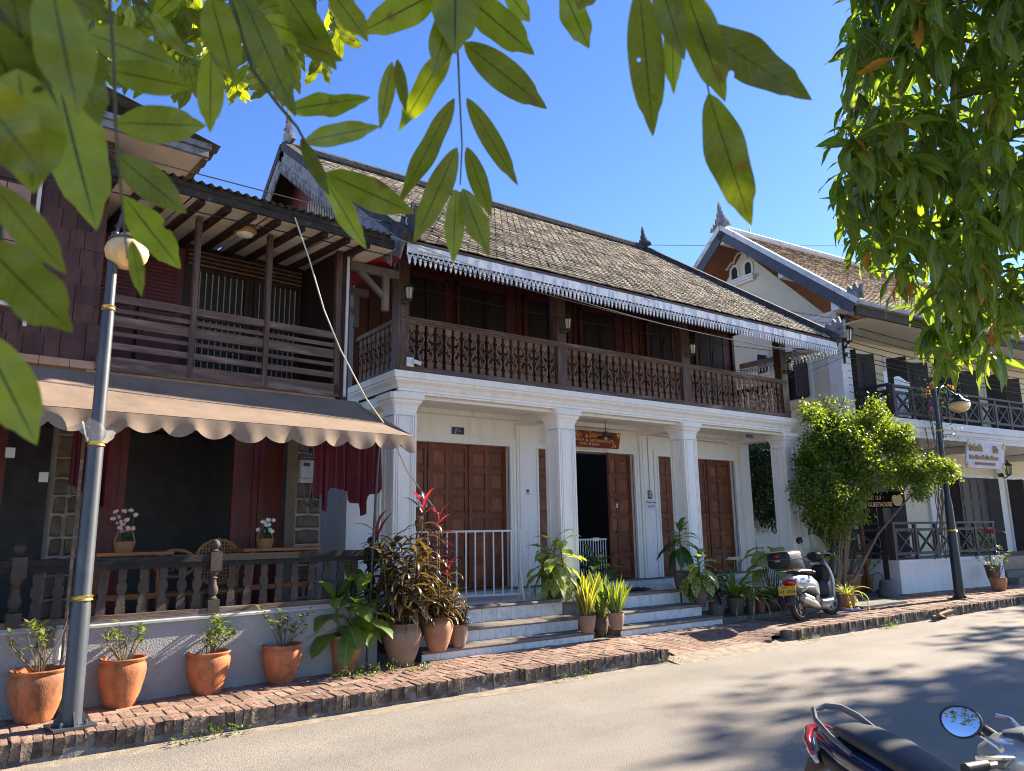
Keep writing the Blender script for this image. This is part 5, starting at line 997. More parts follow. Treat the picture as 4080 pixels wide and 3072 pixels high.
m = MB(); m.tube([w1(.70, -.05, .2), w1(.69, -.05, .85)], .03, 8); tag(m.build('drain_pipe', pm('pvc_grey', (.42, .41, .4), .5), None), 'grey plastic drain pipe against the parapet behind the lamp post', 'pipe')
for x, z, lb in ((.02, 2.38, 'small white framed sticker on the maroon wall at the far end'), (.28, 2.12, 'white house shaped sticker on the dark maroon door')):
    p = PY(22 if x < .1 else 94, 978 if x < .1 else 1031, 8.85); m = MB(); m.box(-.04, 0, -.05, .04, .006, .05); o = m.build('wall_sticker', paper, None); o.location = p; tag(o, lb, 'sticker')
# ---------------------------------------------------------------- leaves, pots and potted plants
def leafmesh(name, mat, W=.3, droop=.6, fold=.2, shape='lance', seg=8, wave=0., seed=0, petiole=0., twist=0., th=0):
    rr = random.Random(seed); n = seg; vs = []; fs = []; ac = []; al = []; ang = 0; y = z = 0; pts = []
    for i in range(n + 1):
        t = i / n; pts.append((y, z, ang)); ang = -droop * (t ** 1.2); y += math.cos(ang) / n; z += math.sin(ang) / n
    prof = {'acu': lambda t: 2.6 * (t + .004) ** .72 * (1 - t) ** .85 * (1 if t < .82 else .8), 'lance': lambda t: math.sin(math.pi * min(1, t ** .8)) ** .8 * (1 - .25 * t), 'ellipse': lambda t: math.sin(math.pi * t) ** .62, 'strap': lambda t: min(1, t * 6 + .35) * (1 - t ** 3.5), 'heart': lambda t: (math.sin(math.pi * min(1, .18 + t * .82)) ** .7) * (1 - .12 * t), 'blade': lambda t: min(1, .7 + t * 2) * (1 - t ** 4) ** 1}[shape]
    ph = rr.random() * 6
    for i, (y, z, a) in enumerate(pts):
        t = i / n; w = W / 2 * max(prof(t), .012); tw = twist * t
        if t < petiole: w = min(w, .018)
        for k in (-1, -.5, 0, .5, 1):
            x = k * w; h = fold * abs(k) * w + wave * W * math.sin(t * 14 + ph + k) * abs(k) * math.sin(math.pi * t)
            xr = x * math.cos(tw) - h * math.sin(tw); hr = x * math.sin(tw) + h * math.cos(tw)
            vs.append((xr, y - hr * math.sin(a), z + hr * math.cos(a))); ac.append(k); al.append(t)
    for i in range(n):
        for k in range(4): a = i * 5 + k; fs.append((a, a + 1, a + 6, a + 5))
    me = bpy.data.meshes.new(name); me.from_pydata(vs, [], fs); me.materials.append(mat); at = me.attributes.new('across', 'FLOAT', 'POINT'); at.data.foreach_set('value', ac); me.attributes.new('along', 'FLOAT', 'POINT').data.foreach_set('value', al)
    me.polygons.foreach_set('use_smooth', [True] * len(fs)); me.update(); return me
def leaf_at(me, parent, p, az, el, L, roll=0, name='leaf'):
    return link(name, me, parent, mw=Matrix.Translation(p) @ Matrix.Rotation(az, 4, 'Z') @ Matrix.Rotation(el, 4, 'X') @ Matrix.Rotation(roll, 4, 'Y') @ Matrix.Diagonal((L, L, L, 1)))
Lg = leafmat('broad_green_leaf', (.085, .160, .030), rib=(.16, .22, .07), rnd=.4); Ld = leafmat('dark_green_leaf', (.035, .085, .028), rib=(.12, .17, .06), rnd=.35, rough=.35)
Lm = leafmat('mottled_leaf', (.085, .15, .035), mott=(.34, .38, .12), rib=(.3, .34, .13), rnd=.3); Lp = leafmat('pale_leaf', (.22, .29, .10), rib=(.3, .36, .16), rnd=.2)
Ly = leafmat('yellow_edge_blade', (.055, .10, .028), edge=(.50, .42, .05), rnd=.25, mott=(.09, .13, .05)); Ls = leafmat('plain_blade', (.045, .10, .025), edge=(.20, .25, .05), mott=(.10, .15, .06), rnd=.3)
Lv = leafmat('striped_strap', (.07, .13, .035), edge=(.62, .60, .33), rnd=.2); Lc = leafmat('croton_leaf', (.058, .058, .028), tcol=(3.2, 2.2, .6), rnd=.75, hue=.055, rough=.3, rib=(.2, .12, .04)); Lr = leafmat('cordyline_red', (.20, .055, .045), tcol=(3, .8, .8), rnd=.5, hue=.03, rough=.35); Lpu = leafmat('cordyline_purple', (.040, .018, .026), tcol=(5, 1.2, 1.2), rnd=.5, hue=.03, rough=.3)
Lsm = leafmat('small_leaf', (.12, .17, .055), rnd=.45, trans=.35); stemm = pm('plant_stem', (.13, .09, .045), .8, .3, 20.); stemg = pm('green_stem', (.10, .14, .045), .6, .3, 20.)
MS = {k: [leafmesh(k, m, seed=i, droop=d * (.7 + .25 * i), **kw) for i in range(4)] for k, m, d, kw in (
    ('broad', Lg, .9, dict(W=.40, fold=.25, shape='ellipse', wave=.05)), ('dark', Ld, .9, dict(W=.34, fold=.25, shape='ellipse', wave=.03)), ('mottled', Lm, .9, dict(W=.44, fold=.2, shape='ellipse', wave=.05)),
    ('pale', Lp, .8, dict(W=.62, fold=.2, shape='heart', wave=.04)), ('gblade', Ls, .12, dict(W=.13, fold=.35, shape='blade', twist=.5)), ('yblade', Ly, .12, dict(W=.13, fold=.35, shape='blade', twist=.5)), ('strap', Lg, 1.3, dict(W=.10, fold=.4, shape='strap', seg=10)), ('stripe', Lv, 2.0, dict(W=.055, fold=.4, shape='strap', seg=12)),
    ('croton', Lc, 1.7, dict(W=.19, fold=.3, shape='lance', seg=9)), ('red', Lr, .9, dict(W=.17, fold=.35, shape='lance')), ('purple', Lpu, 1.0, dict(W=.24, fold=.35, shape='lance')), ('small', Lsm, .4, dict(W=.45, fold=.3, shape='ellipse', seg=4)))}
URN = [(.60, 0), (.66, .03), (.80, .22), (.96, .50), (1.04, .72), (1.02, .84), (.93, .90), (.96, .92), (1.04, .955), (1.05, .98), (1.0, 1.0), (.90, .985), (.86, .90), (.86, .86)]
CONE = [(.66, 0), (.70, .02), (.95, .86), (.97, .88), (1.02, .90), (1.02, .99), (.98, 1.0), (.92, .99), (.88, .90)]
JAR = [(.52, 0), (.58, .03), (.80, .28), (.98, .58), (1.02, .74), (.92, .88), (.76, .93), (.74, .95), (.84, .985), (.84, 1.0), (.76, .995), (.70, .93)]
BOWL = [(.62, 0), (.70, .03), (.88, .35), (.98, .7), (1.0, .86), (.96, .92), (1.03, .95), (1.03, 1.0), (.95, .995), (.9, .88)]
VIEW = Vector((.58, .81, 0))
PN = [0]
def potted(u, v, z, rad, h, prof, mat, name, label, group='potted plants along the house fronts', pos=None, tilt=0):
    PN[0] += 1; _q = PZ(u, v, z); p = pos if pos is not None else _q + Vector((_q.x, _q.y, 0)).normalized() * rad * .62; p = Vector((p.x, p.y, z)); o = empty(name, p); tag(o, label, 'potted plant', group)
    m = MB(); m.lathe([(a * rad, b * h) for a, b in prof], 28, wob=.012, seed=PN[0]); m.build('pot', mat, o, True)
    k = prof[-1]; m = MB(); m.lathe([(k[0] * rad * .98, k[1] * h - .01), (k[0] * rad * .5, k[1] * h + .004), (.005, k[1] * h + .008)], 16); m.build('soil', soil, o); return o, k[1] * h
def rosette(o, z, kind, n, L, el=(.2, 1.2), r0=.02, seed=0, scale_in=.7, mix=None):
    rr = random.Random(seed)
    for i in range(n):
        t = i / max(1, n - 1); az = i * 2.39996 + rr.uniform(-.3, .3); e = el[0] + (el[1] - el[0]) * t + rr.uniform(-.12, .12); k = mix if (mix and rr.random() < .35) else kind
        leaf_at(MS[k][rr.randrange(4)], o, (r0 * math.cos(az + 1.57), r0 * math.sin(az + 1.57), z), az, e, L * rr.uniform(scale_in, 1.1), rr.uniform(-.25, .25))
def caned(o, z0, kind, canes, L, n, leafz, petiole=.0, seed=0, sm=None, el=(-.2, 1.1)):      # canes with leaves spiralling near the top
    rr = random.Random(seed)
    for (x, y, h) in canes:
        top = Vector((x * 1.6, y * 1.6, z0 + h)); b = Vector((x, y, z0 - .02)); mid = (b + top) / 2 + Vector((rr.uniform(-.03, .03), rr.uniform(-.03, .03), 0)); m = MB(); m.tube([b, mid, top], [.016, .014, .010], 7); m.build('cane', sm or stemm, o, True)
        for i in range(n):
            t = i / (n - 1); p = b.lerp(top, 1 - leafz * (1 - t)); az = i * 2.39996 + rr.uniform(-.4, .4) + x * 9; e = el[0] + (el[1] - el[0]) * t ** 1.4 + rr.uniform(-.15, .15); L_ = L * (.75 + .35 * math.sin(math.pi * min(1, t + .25))) * rr.uniform(.8, 1.1)
            if petiole:
                d = Matrix.Rotation(az, 3, 'Z') @ Matrix.Rotation(e + .35, 3, 'X') @ Vector((0, petiole, 0)); m = MB(); m.tube([p, p + d * .6, p + d], .006, 5); m.build('petiole', stemg, o); p = p + d
            leaf_at(MS[kind][rr.randrange(4)], o, p, az, e, L_, rr.uniform(-.3, .3))
def twiggy(o, z0, n, H_, nl, seed, bare=0):     # small shrub of thin twigs with small leaves
    rr = random.Random(seed); tips = []
    for k in range(n):
        a = rr.uniform(0, 6.28); b = Vector((.02 * math.cos(a), .02 * math.sin(a), z0)); d = Vector((math.cos(a) * rr.uniform(.2, .7), math.sin(a) * rr.uniform(.2, .7), 1)).normalized(); pts = [b]; h = H_ * rr.uniform(.6, 1.1)
        for s in range(4): d = (d + Vector((rr.uniform(-.3, .3), rr.uniform(-.3, .3), rr.uniform(-.05, .15)))).normalized(); pts.append(pts[-1] + d * h / 4)
        m = MB(); m.tube(pts, [.007, .006, .005, .004, .003], 5); m.build('twig', stemm, o)
        if k >= bare: tips += [pts[2].lerp(pts[3], rr.random()) for _ in range(2)] + [pts[3].lerp(pts[4], rr.random()) for _ in range(3)] + [pts[4]] * 3
    for k in range(nl):
        p = tips[rr.randrange(len(tips))] + Vector((rr.uniform(-.02, .02), rr.uniform(-.02, .02), rr.uniform(-.03, .03))); leaf_at(MS['small'][rr.randrange(4)], o, p, rr.uniform(0, 6.28), rr.uniform(-.3, 1.0), rr.uniform(.045, .085))
ord_ = ('first', 'second', 'third', 'fourth')
for k, (u, v, rad, h, nl, hh, bare) in enumerate(((72, 1565, .20, .40, 60, .42, 1), (258, 1532, .185, .405, 40, .42, 3), (446, 1503, .185, .375, 90, .32, 0), (607, 1479, .185, .365, 70, .42, 0))):
    o, z = potted(u, v, .17, rad, h, URN, terr, 'potted_shrub', f'{ord_[k]} orange terracotta urn from the left along the grey parapet with a twiggy shrub', 'terracotta urns along the grey parapet'); twiggy(o, z, 10, hh, int(nl * 1.8), 20 + k, bare)
o, z = potted(745, 1454, .17, .19, .375, CONE, terr2, 'potted_dumb_cane', 'mossy terracotta pot with large glossy green leaves at the parapet corner'); caned(o, z, 'broad', [(.02, .03, .50), (-.08, 0, .34), (.07, -.04, .40), (0, -.07, .22), (.0, .08, .28)], .44, 11, .80, .10, 3, stemg, (-.25, 1.0))
o, z = potted(868, 1442, .17, .215, .45, JAR, clay, 'potted_cordyline', 'big brown clay jar with a tall mass of red tipped bronze cordyline'); rr = random.Random(4)
def croton_mass(o, z, H_, n, rad, seed, L=.24, tops=('red',)):
    rr = random.Random(seed)
    for c in range(n):
        a = c * 2.4; x, y = rad * .5 * math.cos(a) * rr.uniform(.3, 1), rad * .5 * math.sin(a) * rr.uniform(.3, 1); h = H_ * (1 if c == 0 else rr.uniform(.35, .75)); b = Vector((x, y, z)); top = Vector((x * 2.0, y * 2.0, z + h)); m = MB(); m.tube([b, (b + top) / 2, top], [.010, .008, .006], 6); m.build('cane', stemm, o); nl = int(14 + h * 22)
        for i in range(nl):
            t = i / (nl - 1); p = b.lerp(top, .12 + .88 * t); az = i * 2.39996 + c; kind = tops[c % len(tops)] if t > .84 and c < 2 else 'croton'; e = (1.15 if kind != 'croton' else .75) * (.25 + .8 * t ** 3) + rr.uniform(-.15, .3); leaf_at(MS[kind][rr.randrange(4)], o, p, az, e, L * rr.uniform(.7, 1.15), rr.uniform(-.4, .4))
croton_mass(o, z, 1.36, 10, .36, 5, .34)
o, z = potted(945, 1409, .285, .175, .37, JAR, pm('orange_clay', (.36, .17, .095), .75, .2, 5., .15, 50, stain=(.2, .1, .06), sscale=4, samt=.6), 'potted_cordyline', 'orange clay jar on the lowest step with purple cordyline and bronze foliage'); croton_mass(o, z, .56, 11, .30, 8, .24)
rr = random.Random(7); m = MB(); m.tube([(.03, .05, z), (.06, .08, z + .6), (.05, .08, z + 1.16)], [.012, .01, .008], 6); m.build('cane', stemm, o)
for i in range(30): t = i / 29; leaf_at(MS['purple' if t < .85 else 'red'][rr.randrange(4)], o, (.03 + .03 * t, .05 + .03 * t, z + .45 + .72 * t), i * 2.4, .1 + 1.1 * t ** 2 + rr.uniform(-.2, .2), .27 * rr.uniform(.75, 1.1), rr.uniform(-.3, .3))
o, z = potted(990, 1399, .285, .115, .255, BOWL, clay, 'potted_fern', 'small grey brown pot with feathery leaves at the left end of the steps'); croton_mass(o, z, .34, 8, .16, 12, .13, ('croton',))
o, z = potted(0, 0, .285, .13, .30, BOWL, clayd, 'potted_cordyline', 'dark pot of dark red cordyline behind the two clay jars', pos=Vector((4.72, 8.28, 0))); croton_mass(o, z, .85, 4, .2, 15, .22, ('red', 'purple'))
o, z = potted(1202, 1294, .655, .125, .27, CONE, clayd, 'potted_dumb_cane', 'mottled dumb cane in a brown pot on the platform left of the second column'); caned(o, z, 'mottled', [(.0, 0, .55), (-.05, .03, .40), (.05, -.02, .46)], .40, 13, .85, .08, 21, stemg, (-.75, .7))
o, z = potted(1234, 1319, .455, .095, .20, CONE, terr, 'potted_dumb_cane', 'small orange pot with spotted leaves at the second step edge'); caned(o, z, 'mottled', [(.0, 0, .24), (.04, -.02, .16)], .25, 11, .9, .05, 22, stemg, (-.6, .8))
o, z = potted(1269, 1368, .285, .115, .22, BOWL, clay, 'potted_snake_plant', 'brown bowl with yellow edged snake plant between the two flights of steps'); rosette(o, z, 'yblade', 34, .56, (1.15, 1.55), .06, 31, .6)
o, z = potted(1332, 1361, .285, .11, .22, BOWL, clay, 'potted_snake_plant', 'brown bowl with green snake plant at the left end of the right steps'); rosette(o, z, 'gblade', 34, .54, (1.05, 1.55), .06, 32, .55)
o, z = potted(1300, 1375, .172, .10, .26, BOWL, clayd, 'potted_snake_plant', 'dark jar with tall dull green blades tucked between the two snake plant bowls', pos=Vector((7.20, 8.05, 0))); rosette(o, z, 'gblade', 18, .66, (1.1, 1.55), .05, 33, .7)
o, z = potted(0, 0, .655, .13, .24, BOWL, clayd, 'potted_dumb_cane', 'dark green broad leaved plant on the platform before the child gate', pos=Vector((7.72, 8.72, 0))); caned(o, z, 'dark', [(.0, 0, .26), (.05, .03, .18), (-.05, 0, .2)], .42, 9, .9, .06, 23, stemg, (.1, 1.1))
def rscp(x, y): return ((2500 + x * .45208) / 1.84448, (2000 + y * .45208) / 1.84448)
def pr(x, y, z, wpx, hpx): u, v = rscp(x, y); d = PZ(u, v, z); dep = d.x * .5708 + d.y * .7984 + (d.z - 1.6) * .1919; k = .45208 / 1.84448 * dep / FPX; return u, v, z, wpx * k / 2 / 1.02, hpx * k
ledge = MB(); ledge.box(9.62, 7.92, 0, 12.6, 8.42, .24); ledge.v = [(v[0] - 4.3, v[1] - 9.8, v[2]) for v in ledge.v]; ledge.build('plant_ledge', conc, H2)
o, z = potted(*pr(485, 775, .655, 150, 160), BOWL, clayd, 'potted_dumb_cane', 'tall dark leaved dumb cane in a grey pot at the right end of the platform'); caned(o, z, 'dark', [(.0, 0, .66), (.02, .02, .60)], .40, 11, .40, .07, 41, None, (-.7, .9))
o, z = potted(*pr(640, 905, .455, 153, 165), BOWL, clayd, 'potted_dumb_cane', 'pale drooping mottled plant in a dark pot on the second right step'); caned(o, z, 'mottled', [(.0, 0, .44), (.03, 0, .36)], .38, 11, .6, .06, 42, stemg, (-.8, .6))
o, z = potted(*pr(790, 1060, .172, 138, 160), BOWL, clayd, 'potted_cordyline', 'dark pot on the pavement with thin purple cordyline by the right steps'); caned(o, z, 'purple', [(.0, 0, .55), (.04, .02, .3)], .30, 14, .6, 0, 43)
o, z = potted(*pr(838, 915, .24, 100, 125), BOWL, clayd, 'potted_fern', 'dark pot with upright green leaves behind the crinum'); rosette(o, z, 'dark', 14, .42, (.7, 1.4), .03, 44)
o, z = potted(*pr(960, 1000, .24, 157, 150), BOWL, clayd, 'potted_crinum', 'wide dark pot with arching crinum lily leaves and pale flowers on the ledge'); rosette(o, z, 'strap', 34, .70, (.5, 1.35), .03, 45)
fl_ = MB(); rr = random.Random(5)
for k in range(26): a = rr.uniform(0, 6.28); c = Vector((.06 + rr.uniform(-.12, .12), 0, z + .62)); fl_.tube([c, c + Vector((.05 * math.cos(a), .05 * math.sin(a), .04)), c + Vector((.09 * math.cos(a), .09 * math.sin(a), .0))], .005, 4)
tag(fl_.build('flower', pm('crinum_petal', (.62, .56, .42), .7), o), kind='stuff'); m = MB(); m.tube([(0, 0, z), (.04, 0, z + .6)], .009, 5); m.build('flower_stalk', stemg, o)
o, z = potted(*pr(1095, 990, .24, 92, 125), BOWL, clayd, 'potted_spider_plant', 'dark pot of white striped spider plant spilling over the ledge'); rosette(o, z, 'stripe', 46, .68, (.3, 1.35), .02, 46, .6)
o, z = potted(*pr(1180, 975, .24, 82, 135), BOWL, terr2, 'potted_dumb_cane', 'orange pot with small green leaves behind the spider plant'); rosette(o, z, 'dark', 20, .24, (.2, 1.3), .02, 47)
o, z = potted(*pr(1275, 965, .24, 112, 115), BOWL, clayd, 'potted_shrub', 'dark bowl with low leafy shrub behind the scooter tail'); twiggy(o, z, 9, .22, 150, 48)
o, z = potted(*pr(1352, 955, .24, 90, 100), BOWL, clayd, 'potted_shrub', 'dark bowl half hidden by the scooter plate'); twiggy(o, z, 7, .2, 90, 49)
o, z = potted(0, 0, .24, .15, .26, BOWL, clayd, 'potted_taro', 'pale heart leaved taro behind the crinum before the last column', pos=Vector((11.35, 8.25, 0))); rr = random.Random(6)
for i in range(22):
    az = i * 2.4; d = Vector((math.cos(az) * rr.uniform(.05, .32), math.sin(az) * rr.uniform(.05, .25), rr.uniform(.35, .80))); m = MB(); m.tube([(0, 0, z), d * .6 + Vector((0, 0, .05)), Vector((0, 0, z)) + d], .008, 5); m.build('petiole', stemg, o); leaf_at(MS['pale'][i % 4], o, Vector((0, 0, z)) + d, az - 1.57, rr.uniform(-.5, .3), rr.uniform(.34, .48))
o, z = potted(0, 0, .24, .14, .26, BOWL, clayd, 'potted_taro', 'green broad taro behind the scooter windshield', pos=Vector((12.35, 8.0, 0)))
for i in range(9):
    az = i * 2.4 + .6; d = Vector((math.cos(az) * rr.uniform(.1, .35), math.sin(az) * rr.uniform(.05, .25), rr.uniform(.4, .85))); m = MB(); m.tube([(0, 0, z), d * .6 + Vector((0, 0, .05)), Vector((0, 0, z)) + d], .008, 5); m.build('petiole', stemg, o); leaf_at(MS['broad'][i % 4], o, Vector((0, 0, z)) + d, az - 1.57, rr.uniform(-.5, .3), rr.uniform(.38, .5))
o, z = potted(0, 0, .172, .14, .26, BOWL, terr2, 'potted_spider_plant', 'striped strap leaved plant in an orange pot beyond the scooter front', pos=Vector((12.75, 7.75, 0))); rosette(o, z, 'stripe', 26, .62, (.3, 1.3), .02, 52, .7)
# pots before the guesthouse
o, z = potted(0, 0, .20, .26, .42, CONE, terr2, 'potted_vine', 'wide terracotta pot of dusty climbing vine before the guesthouse terrace', pos=Vector((15.3, 9.2, 0))); twiggy(o, z, 16, .95, 280, 61)
o, z = potted(0, 0, .20, .17, .36, CONE, terr, 'potted_vine', 'tall orange pot by the rusty pole at the terrace corner', pos=Vector((16.0, 9.25, 0))); twiggy(o, z, 9, .6, 120, 62)
o, z = potted(0, 0, .20, .28, .42, CONE, clayd, 'potted_shrub', 'big dark pot under the shrub left of the vine pot', pos=Vector((14.4, 9.0, 0))); twiggy(o, z, 10, .5, 160, 63)
p = PZ((3200 + 1995 * .3978) / 1.84448, (1900 + 1145 * .3978) / 1.84448, .172)
o, z = potted(0, 0, .172, .17, .27, BOWL, terr2, 'potted_vine', 'low mossy bowl with trailing vine at the far end of the white terrace wall', pos=p + VIEW * .1); twiggy(o, z, 10, .75, 200, 64)
o, z = potted(0, 0, .36, .17, .32, CONE, clayd, 'potted_bromeliad', 'dark pot with spiky red bromeliad on the far terrace steps', pos=p + Vector((.75, .45, 0))); twiggy(o, z, 8, .8, 120, 65); rosette(o, z + .75, 'red', 14, .34, (.2, 1.2), .02, 66)
rp = MB(); rp.tube([(15.75, 9.05, .2), (15.65, 9.05, 2.3)], .05, 8); tag(rp.build('rusty_pole', pm('rust', (.16, .055, .03), .9, .35, 15.), None), 'rusty brown pole standing among the vine pots', 'pole')
tl_ = MB(); tl_.box(14.2, 8.75, 0, 16.2, 9.6, .20); tag(tl_.build('planter_step', conc, None), 'low dark stone step carrying the vine pots', 'step')
hs = MB()
for k in range(4): hs.tube([(15.9 + (.20 - .012 * k) * math.cos(a), 8.8 + (.16 - .01 * k) * math.sin(a), .22 + .016 * k) for a in [i * .4 for i in range(17)]], .013, 6)
hs.tube([(16.05, 8.85, .26), (16.15, 8.95, .55), (16.1, 9.0, .62), (15.9, 9.0, .58)], .013, 6); tag(hs.build('garden_hose', pm('blue_hose', (.05, .14, .28), .4), None, True), 'coiled blue garden hose on the low stone step', 'hose')
hs = MB()
for k in range(3): hs.tube([(12.6 + (.2 - .015 * k) * math.cos(a), 7.62 + (.14 - .01 * k) * math.sin(a), .185 + .01 * k) for a in [i * .4 for i in range(17)]], .012, 6)
tag(hs.build('garden_hose', pm('grey_hose', (.3, .28, .38), .5), None, True), 'pale coiled hose on the pavement behind the scooter front wheel', 'hose')
sl1 = MB(); sl1.box(12.9, 7.55, .17, 14.4, 8.1, .22); tag(sl1.build('stone_slab', conc, None), 'flat grey stone slab on the pavement beyond the scooter', 'slab')
# ---------------------------------------------------------------- shrub, trees
def fast_leaves(name, P, Dv, Nv, L, Wd, mat, parent=None, bend=.15):       # many small folded leaves in one mesh (numpy)
    n = len(P); X = np.cross(Dv, Nv); X /= np.linalg.norm(X, axis=1, keepdims=True) + 1e-9
    L = L[:, None]; Wd = Wd[:, None]; mid = P + Dv * L * .5; tip = P + Dv * L - Nv * L * bend
    v = np.stack([P, mid + X * Wd / 2 + Nv * Wd * .12, tip, mid - X * Wd / 2 + Nv * Wd * .12, mid], 1).reshape(-1, 3)
    base = (np.arange(n) * 5)[:, None]; f = np.concatenate([base + np.array([[0, 1, 4]]), base + np.array([[1, 2, 4]]), base + np.array([[0, 4, 3]]), base + np.array([[4, 2, 3]])], 1).reshape(-1)
    me = bpy.data.meshes.new(name); me.vertices.add(len(v)); me.vertices.foreach_set('co', v.astype(np.float32).ravel()); nf = len(f) // 3
    me.loops.add(len(f)); me.loops.foreach_set('vertex_index', f.astype(np.int32)); me.polygons.add(nf); me.polygons.foreach_set('loop_start', np.arange(nf, dtype=np.int32) * 3); me.polygons.foreach_set('loop_total', np.full(nf, 3, np.int32)); me.materials.append(mat); me.update(calc_edges=True); me.validate()
    return link(name, me, parent)
def unit(a): return a / (np.linalg.norm(a, axis=1, keepdims=True) + 1e-9)
def crown(name, blobs, mat, parent, org, per, L, W_, spread=.12, nper=9, droop=0., seed=1):
    r = np.random.default_rng(seed); C = []; Rr = []
    for (c, rad, k) in blobs:
        n = int(per * rad * rad * k); d = unit(r.normal(size=(n, 3))); q = (r.random(n) ** .45)[:, None]; C.append(np.array(c) + d * q * rad * np.array([1, 1, .85])); Rr.append(d)
    C = np.concatenate(C); Rr = np.concatenate(Rr); C = np.repeat(C, nper, 0); Rr = np.repeat(Rr, nper, 0); n = len(C)
    P = C + r.normal(size=(n, 3)) * spread * .5; Dv = unit(Rr * .6 + r.normal(size=(n, 3)) * .7 + np.array([0, 0, -droop])); Nv = unit(np.cross(Dv, np.cross(np.array([0, 0, 1.]) + r.normal(size=(n, 3)) * .6, Dv)))
    return fast_leaves(name, P - np.array(org), Dv, Nv, L * r.uniform(.6, 1.2, n), W_ * r.uniform(.7, 1.1, n), mat, parent)
Lsh = leafmat('shrub_leaf', (.075, .118, .026), tcol=(3.8, 3.2, .5), trans=.48, rnd=.45, hue=.025, rough=.38)
bark = pm('grey_brown_bark', (.16, .12, .085), .9, .35, 12., .5, 40)
sb_ = Vector((13.25, 8.35, .17)); sh_ = empty('garden_shrub', sb_); tag(sh_, 'tall bushy green shrub growing between the white colonnade and the guesthouse', 'shrub')
bl_ = [((1768, 1040), 8.2, .48, 1), ((1800, 965), 8.2, .70, 1.1), ((1790, 1075), 8.0, .55, 1), ((1812, 905), 8.3, .33, 1), ((1880, 930), 8.1, .55, 1.1), ((1925, 950), 7.95, .50, 1.1), ((1950, 1010), 7.8, .55, 1.1), ((1870, 1020), 7.9, .55, 1.1), ((2000, 1030), 7.5, .38, 1.1), ((2045, 1018), 7.2, .22, 1.4), ((1825, 1100), 8.0, .42, 1), ((1738, 1070), 8.1, .28, 1), ((1985, 1065), 7.4, .2, 1), ((1775, 1115), 8.1, .36, 1), ((1800, 1140), 8.1, .38, .9), ((1780, 985), 8.3, .45, 1), ((1790, 930), 8.4, .36, 1), ((1752, 1000), 8.3, .34, 1), ((1800, 1030), 8.2, .45, 1), ((1850, 965), 8.1, .5, 1)]
blobs = []; rr = random.Random(9)
for (u, v), y, r, k in bl_:
    c = PY(u, v, y); blobs.append((tuple(c), r * .88, k))
    for q in range(6): a, b = rr.uniform(0, 6.28), rr.uniform(-.4, 1.15); blobs.append(((c.x + r * math.cos(a) * .85, c.y + r * math.sin(a) * .5, c.z + r * b * .85), r * rr.uniform(.22, .42), k * 1.1))
crown('crown', blobs, Lsh, sh_, sb_, 720, .075, .043, .12, 10, .15, 3)
rr = random.Random(5)
for k, (c, r, _) in enumerate([b for b in blobs if b[1] > .25]):
    a = Vector((rr.uniform(-.25, .25), rr.uniform(-.2, .2), 0)); t = Vector(c) - sb_ + Vector((rr.uniform(-.2, .2), 0, rr.uniform(-.1, .2))); mid = a * 1.5 + Vector((t.x * .35, t.y * .35, t.z * .55)); m = MB(); m.tube([a, mid * .5 + a * .4, mid, t * .8 + mid * .2, t], [.035, .03, .022, .014, .006], 6); m.build('trunk', bark, sh_, True)
# dark climber and pierced white wall in the gap behind
wl = empty('screen_wall', (13.1, 10.9, 0)); tag(wl, 'white garden wall with a pierced block band in the gap behind the last column', 'wall'); m = MB(); m.box(0, 0, 0, 3.1, .15, 1.45); m.box(0, 0, 2.1, 3.1, .15, 2.25); m.build('wall', white, wl)
for i in range(8):
    for j in range(2):
        q = MB(); x, z = .02 + i * .32, 1.46 + j * .32
        q.box(x, .02, z, x + .30, .12, z + .025); q.box(x, .02, z + .285, x + .30, .12, z + .31); q.box(x, .02, z + .025, x + .02, .12, z + .285); q.box(x + .28, .02, z + .025, x + .30, .12, z + .285)
        q.bar((x + .02, .07, z + .155), (x + .15, .07, z + .285), .10, .03, (0, 1, 0)); q.bar((x + .15, .07, z + .285), (x + .28, .07, z + .155), .10, .03, (0, 1, 0)); q.bar((x + .02, .07, z + .155), (x + .15, .07, z + .025), .10, .03, (0, 1, 0)); q.bar((x + .15, .07, z + .025), (x + .28, .07, z + .155), .10, .03, (0, 1, 0)); q.build('pierced_block', white, wl)
cl = empty('climbing_vine', (14.0, 10.6, .17)); tag(cl, 'dark leafy climber hanging over the pierced wall behind the last column', 'vine'); Ldv = leafmat('vine_leaf', (.040, .070, .024), trans=.25, rnd=.4)
crown('foliage', [((13.9, 10.6, 3.0), .55, 1), ((14.3, 10.6, 2.6), .5, 1), ((14.0, 10.6, 2.2), .4, 1), ((14.6, 10.7, 3.2), .6, 1), ((14.9, 10.6, 2.0), .45, 1), ((15.3, 10.7, 2.8), .6, 1)], Ldv, cl, (14.0, 10.6, .17), 620, .10, .055, .15, 9, .5, 4); m = MB(); m.tube([(0, 0, 0), (.1, 0, 1), (0, .05, 2), (.1, 0, 3)], .02, 6); m.build('stem', bark, cl)
bg_ = empty('bougainvillea', tuple(w3(1.2, -.1, .87))); tag(bg_, 'straggly bougainvillea with orange and pink blooms on the guesthouse balcony rail', 'vine'); O_ = w3(1.2, -.1, .87)
crown('foliage', [(tuple(w3(1.0, -.2, 4.5)), .35, 1), (tuple(w3(1.5, -.25, 4.3)), .4, 1), (tuple(w3(2.0, -.25, 4.6)), .35, 1), (tuple(w3(1.6, -.3, 3.8)), .35, .6), (tuple(w3(2.4, -.2, 4.4)), .3, 1)], leafmat('bougainvillea_leaf', (.05, .085, .04), rnd=.3), bg_, O_, 230, .07, .045, .2, 5, .2, 6)
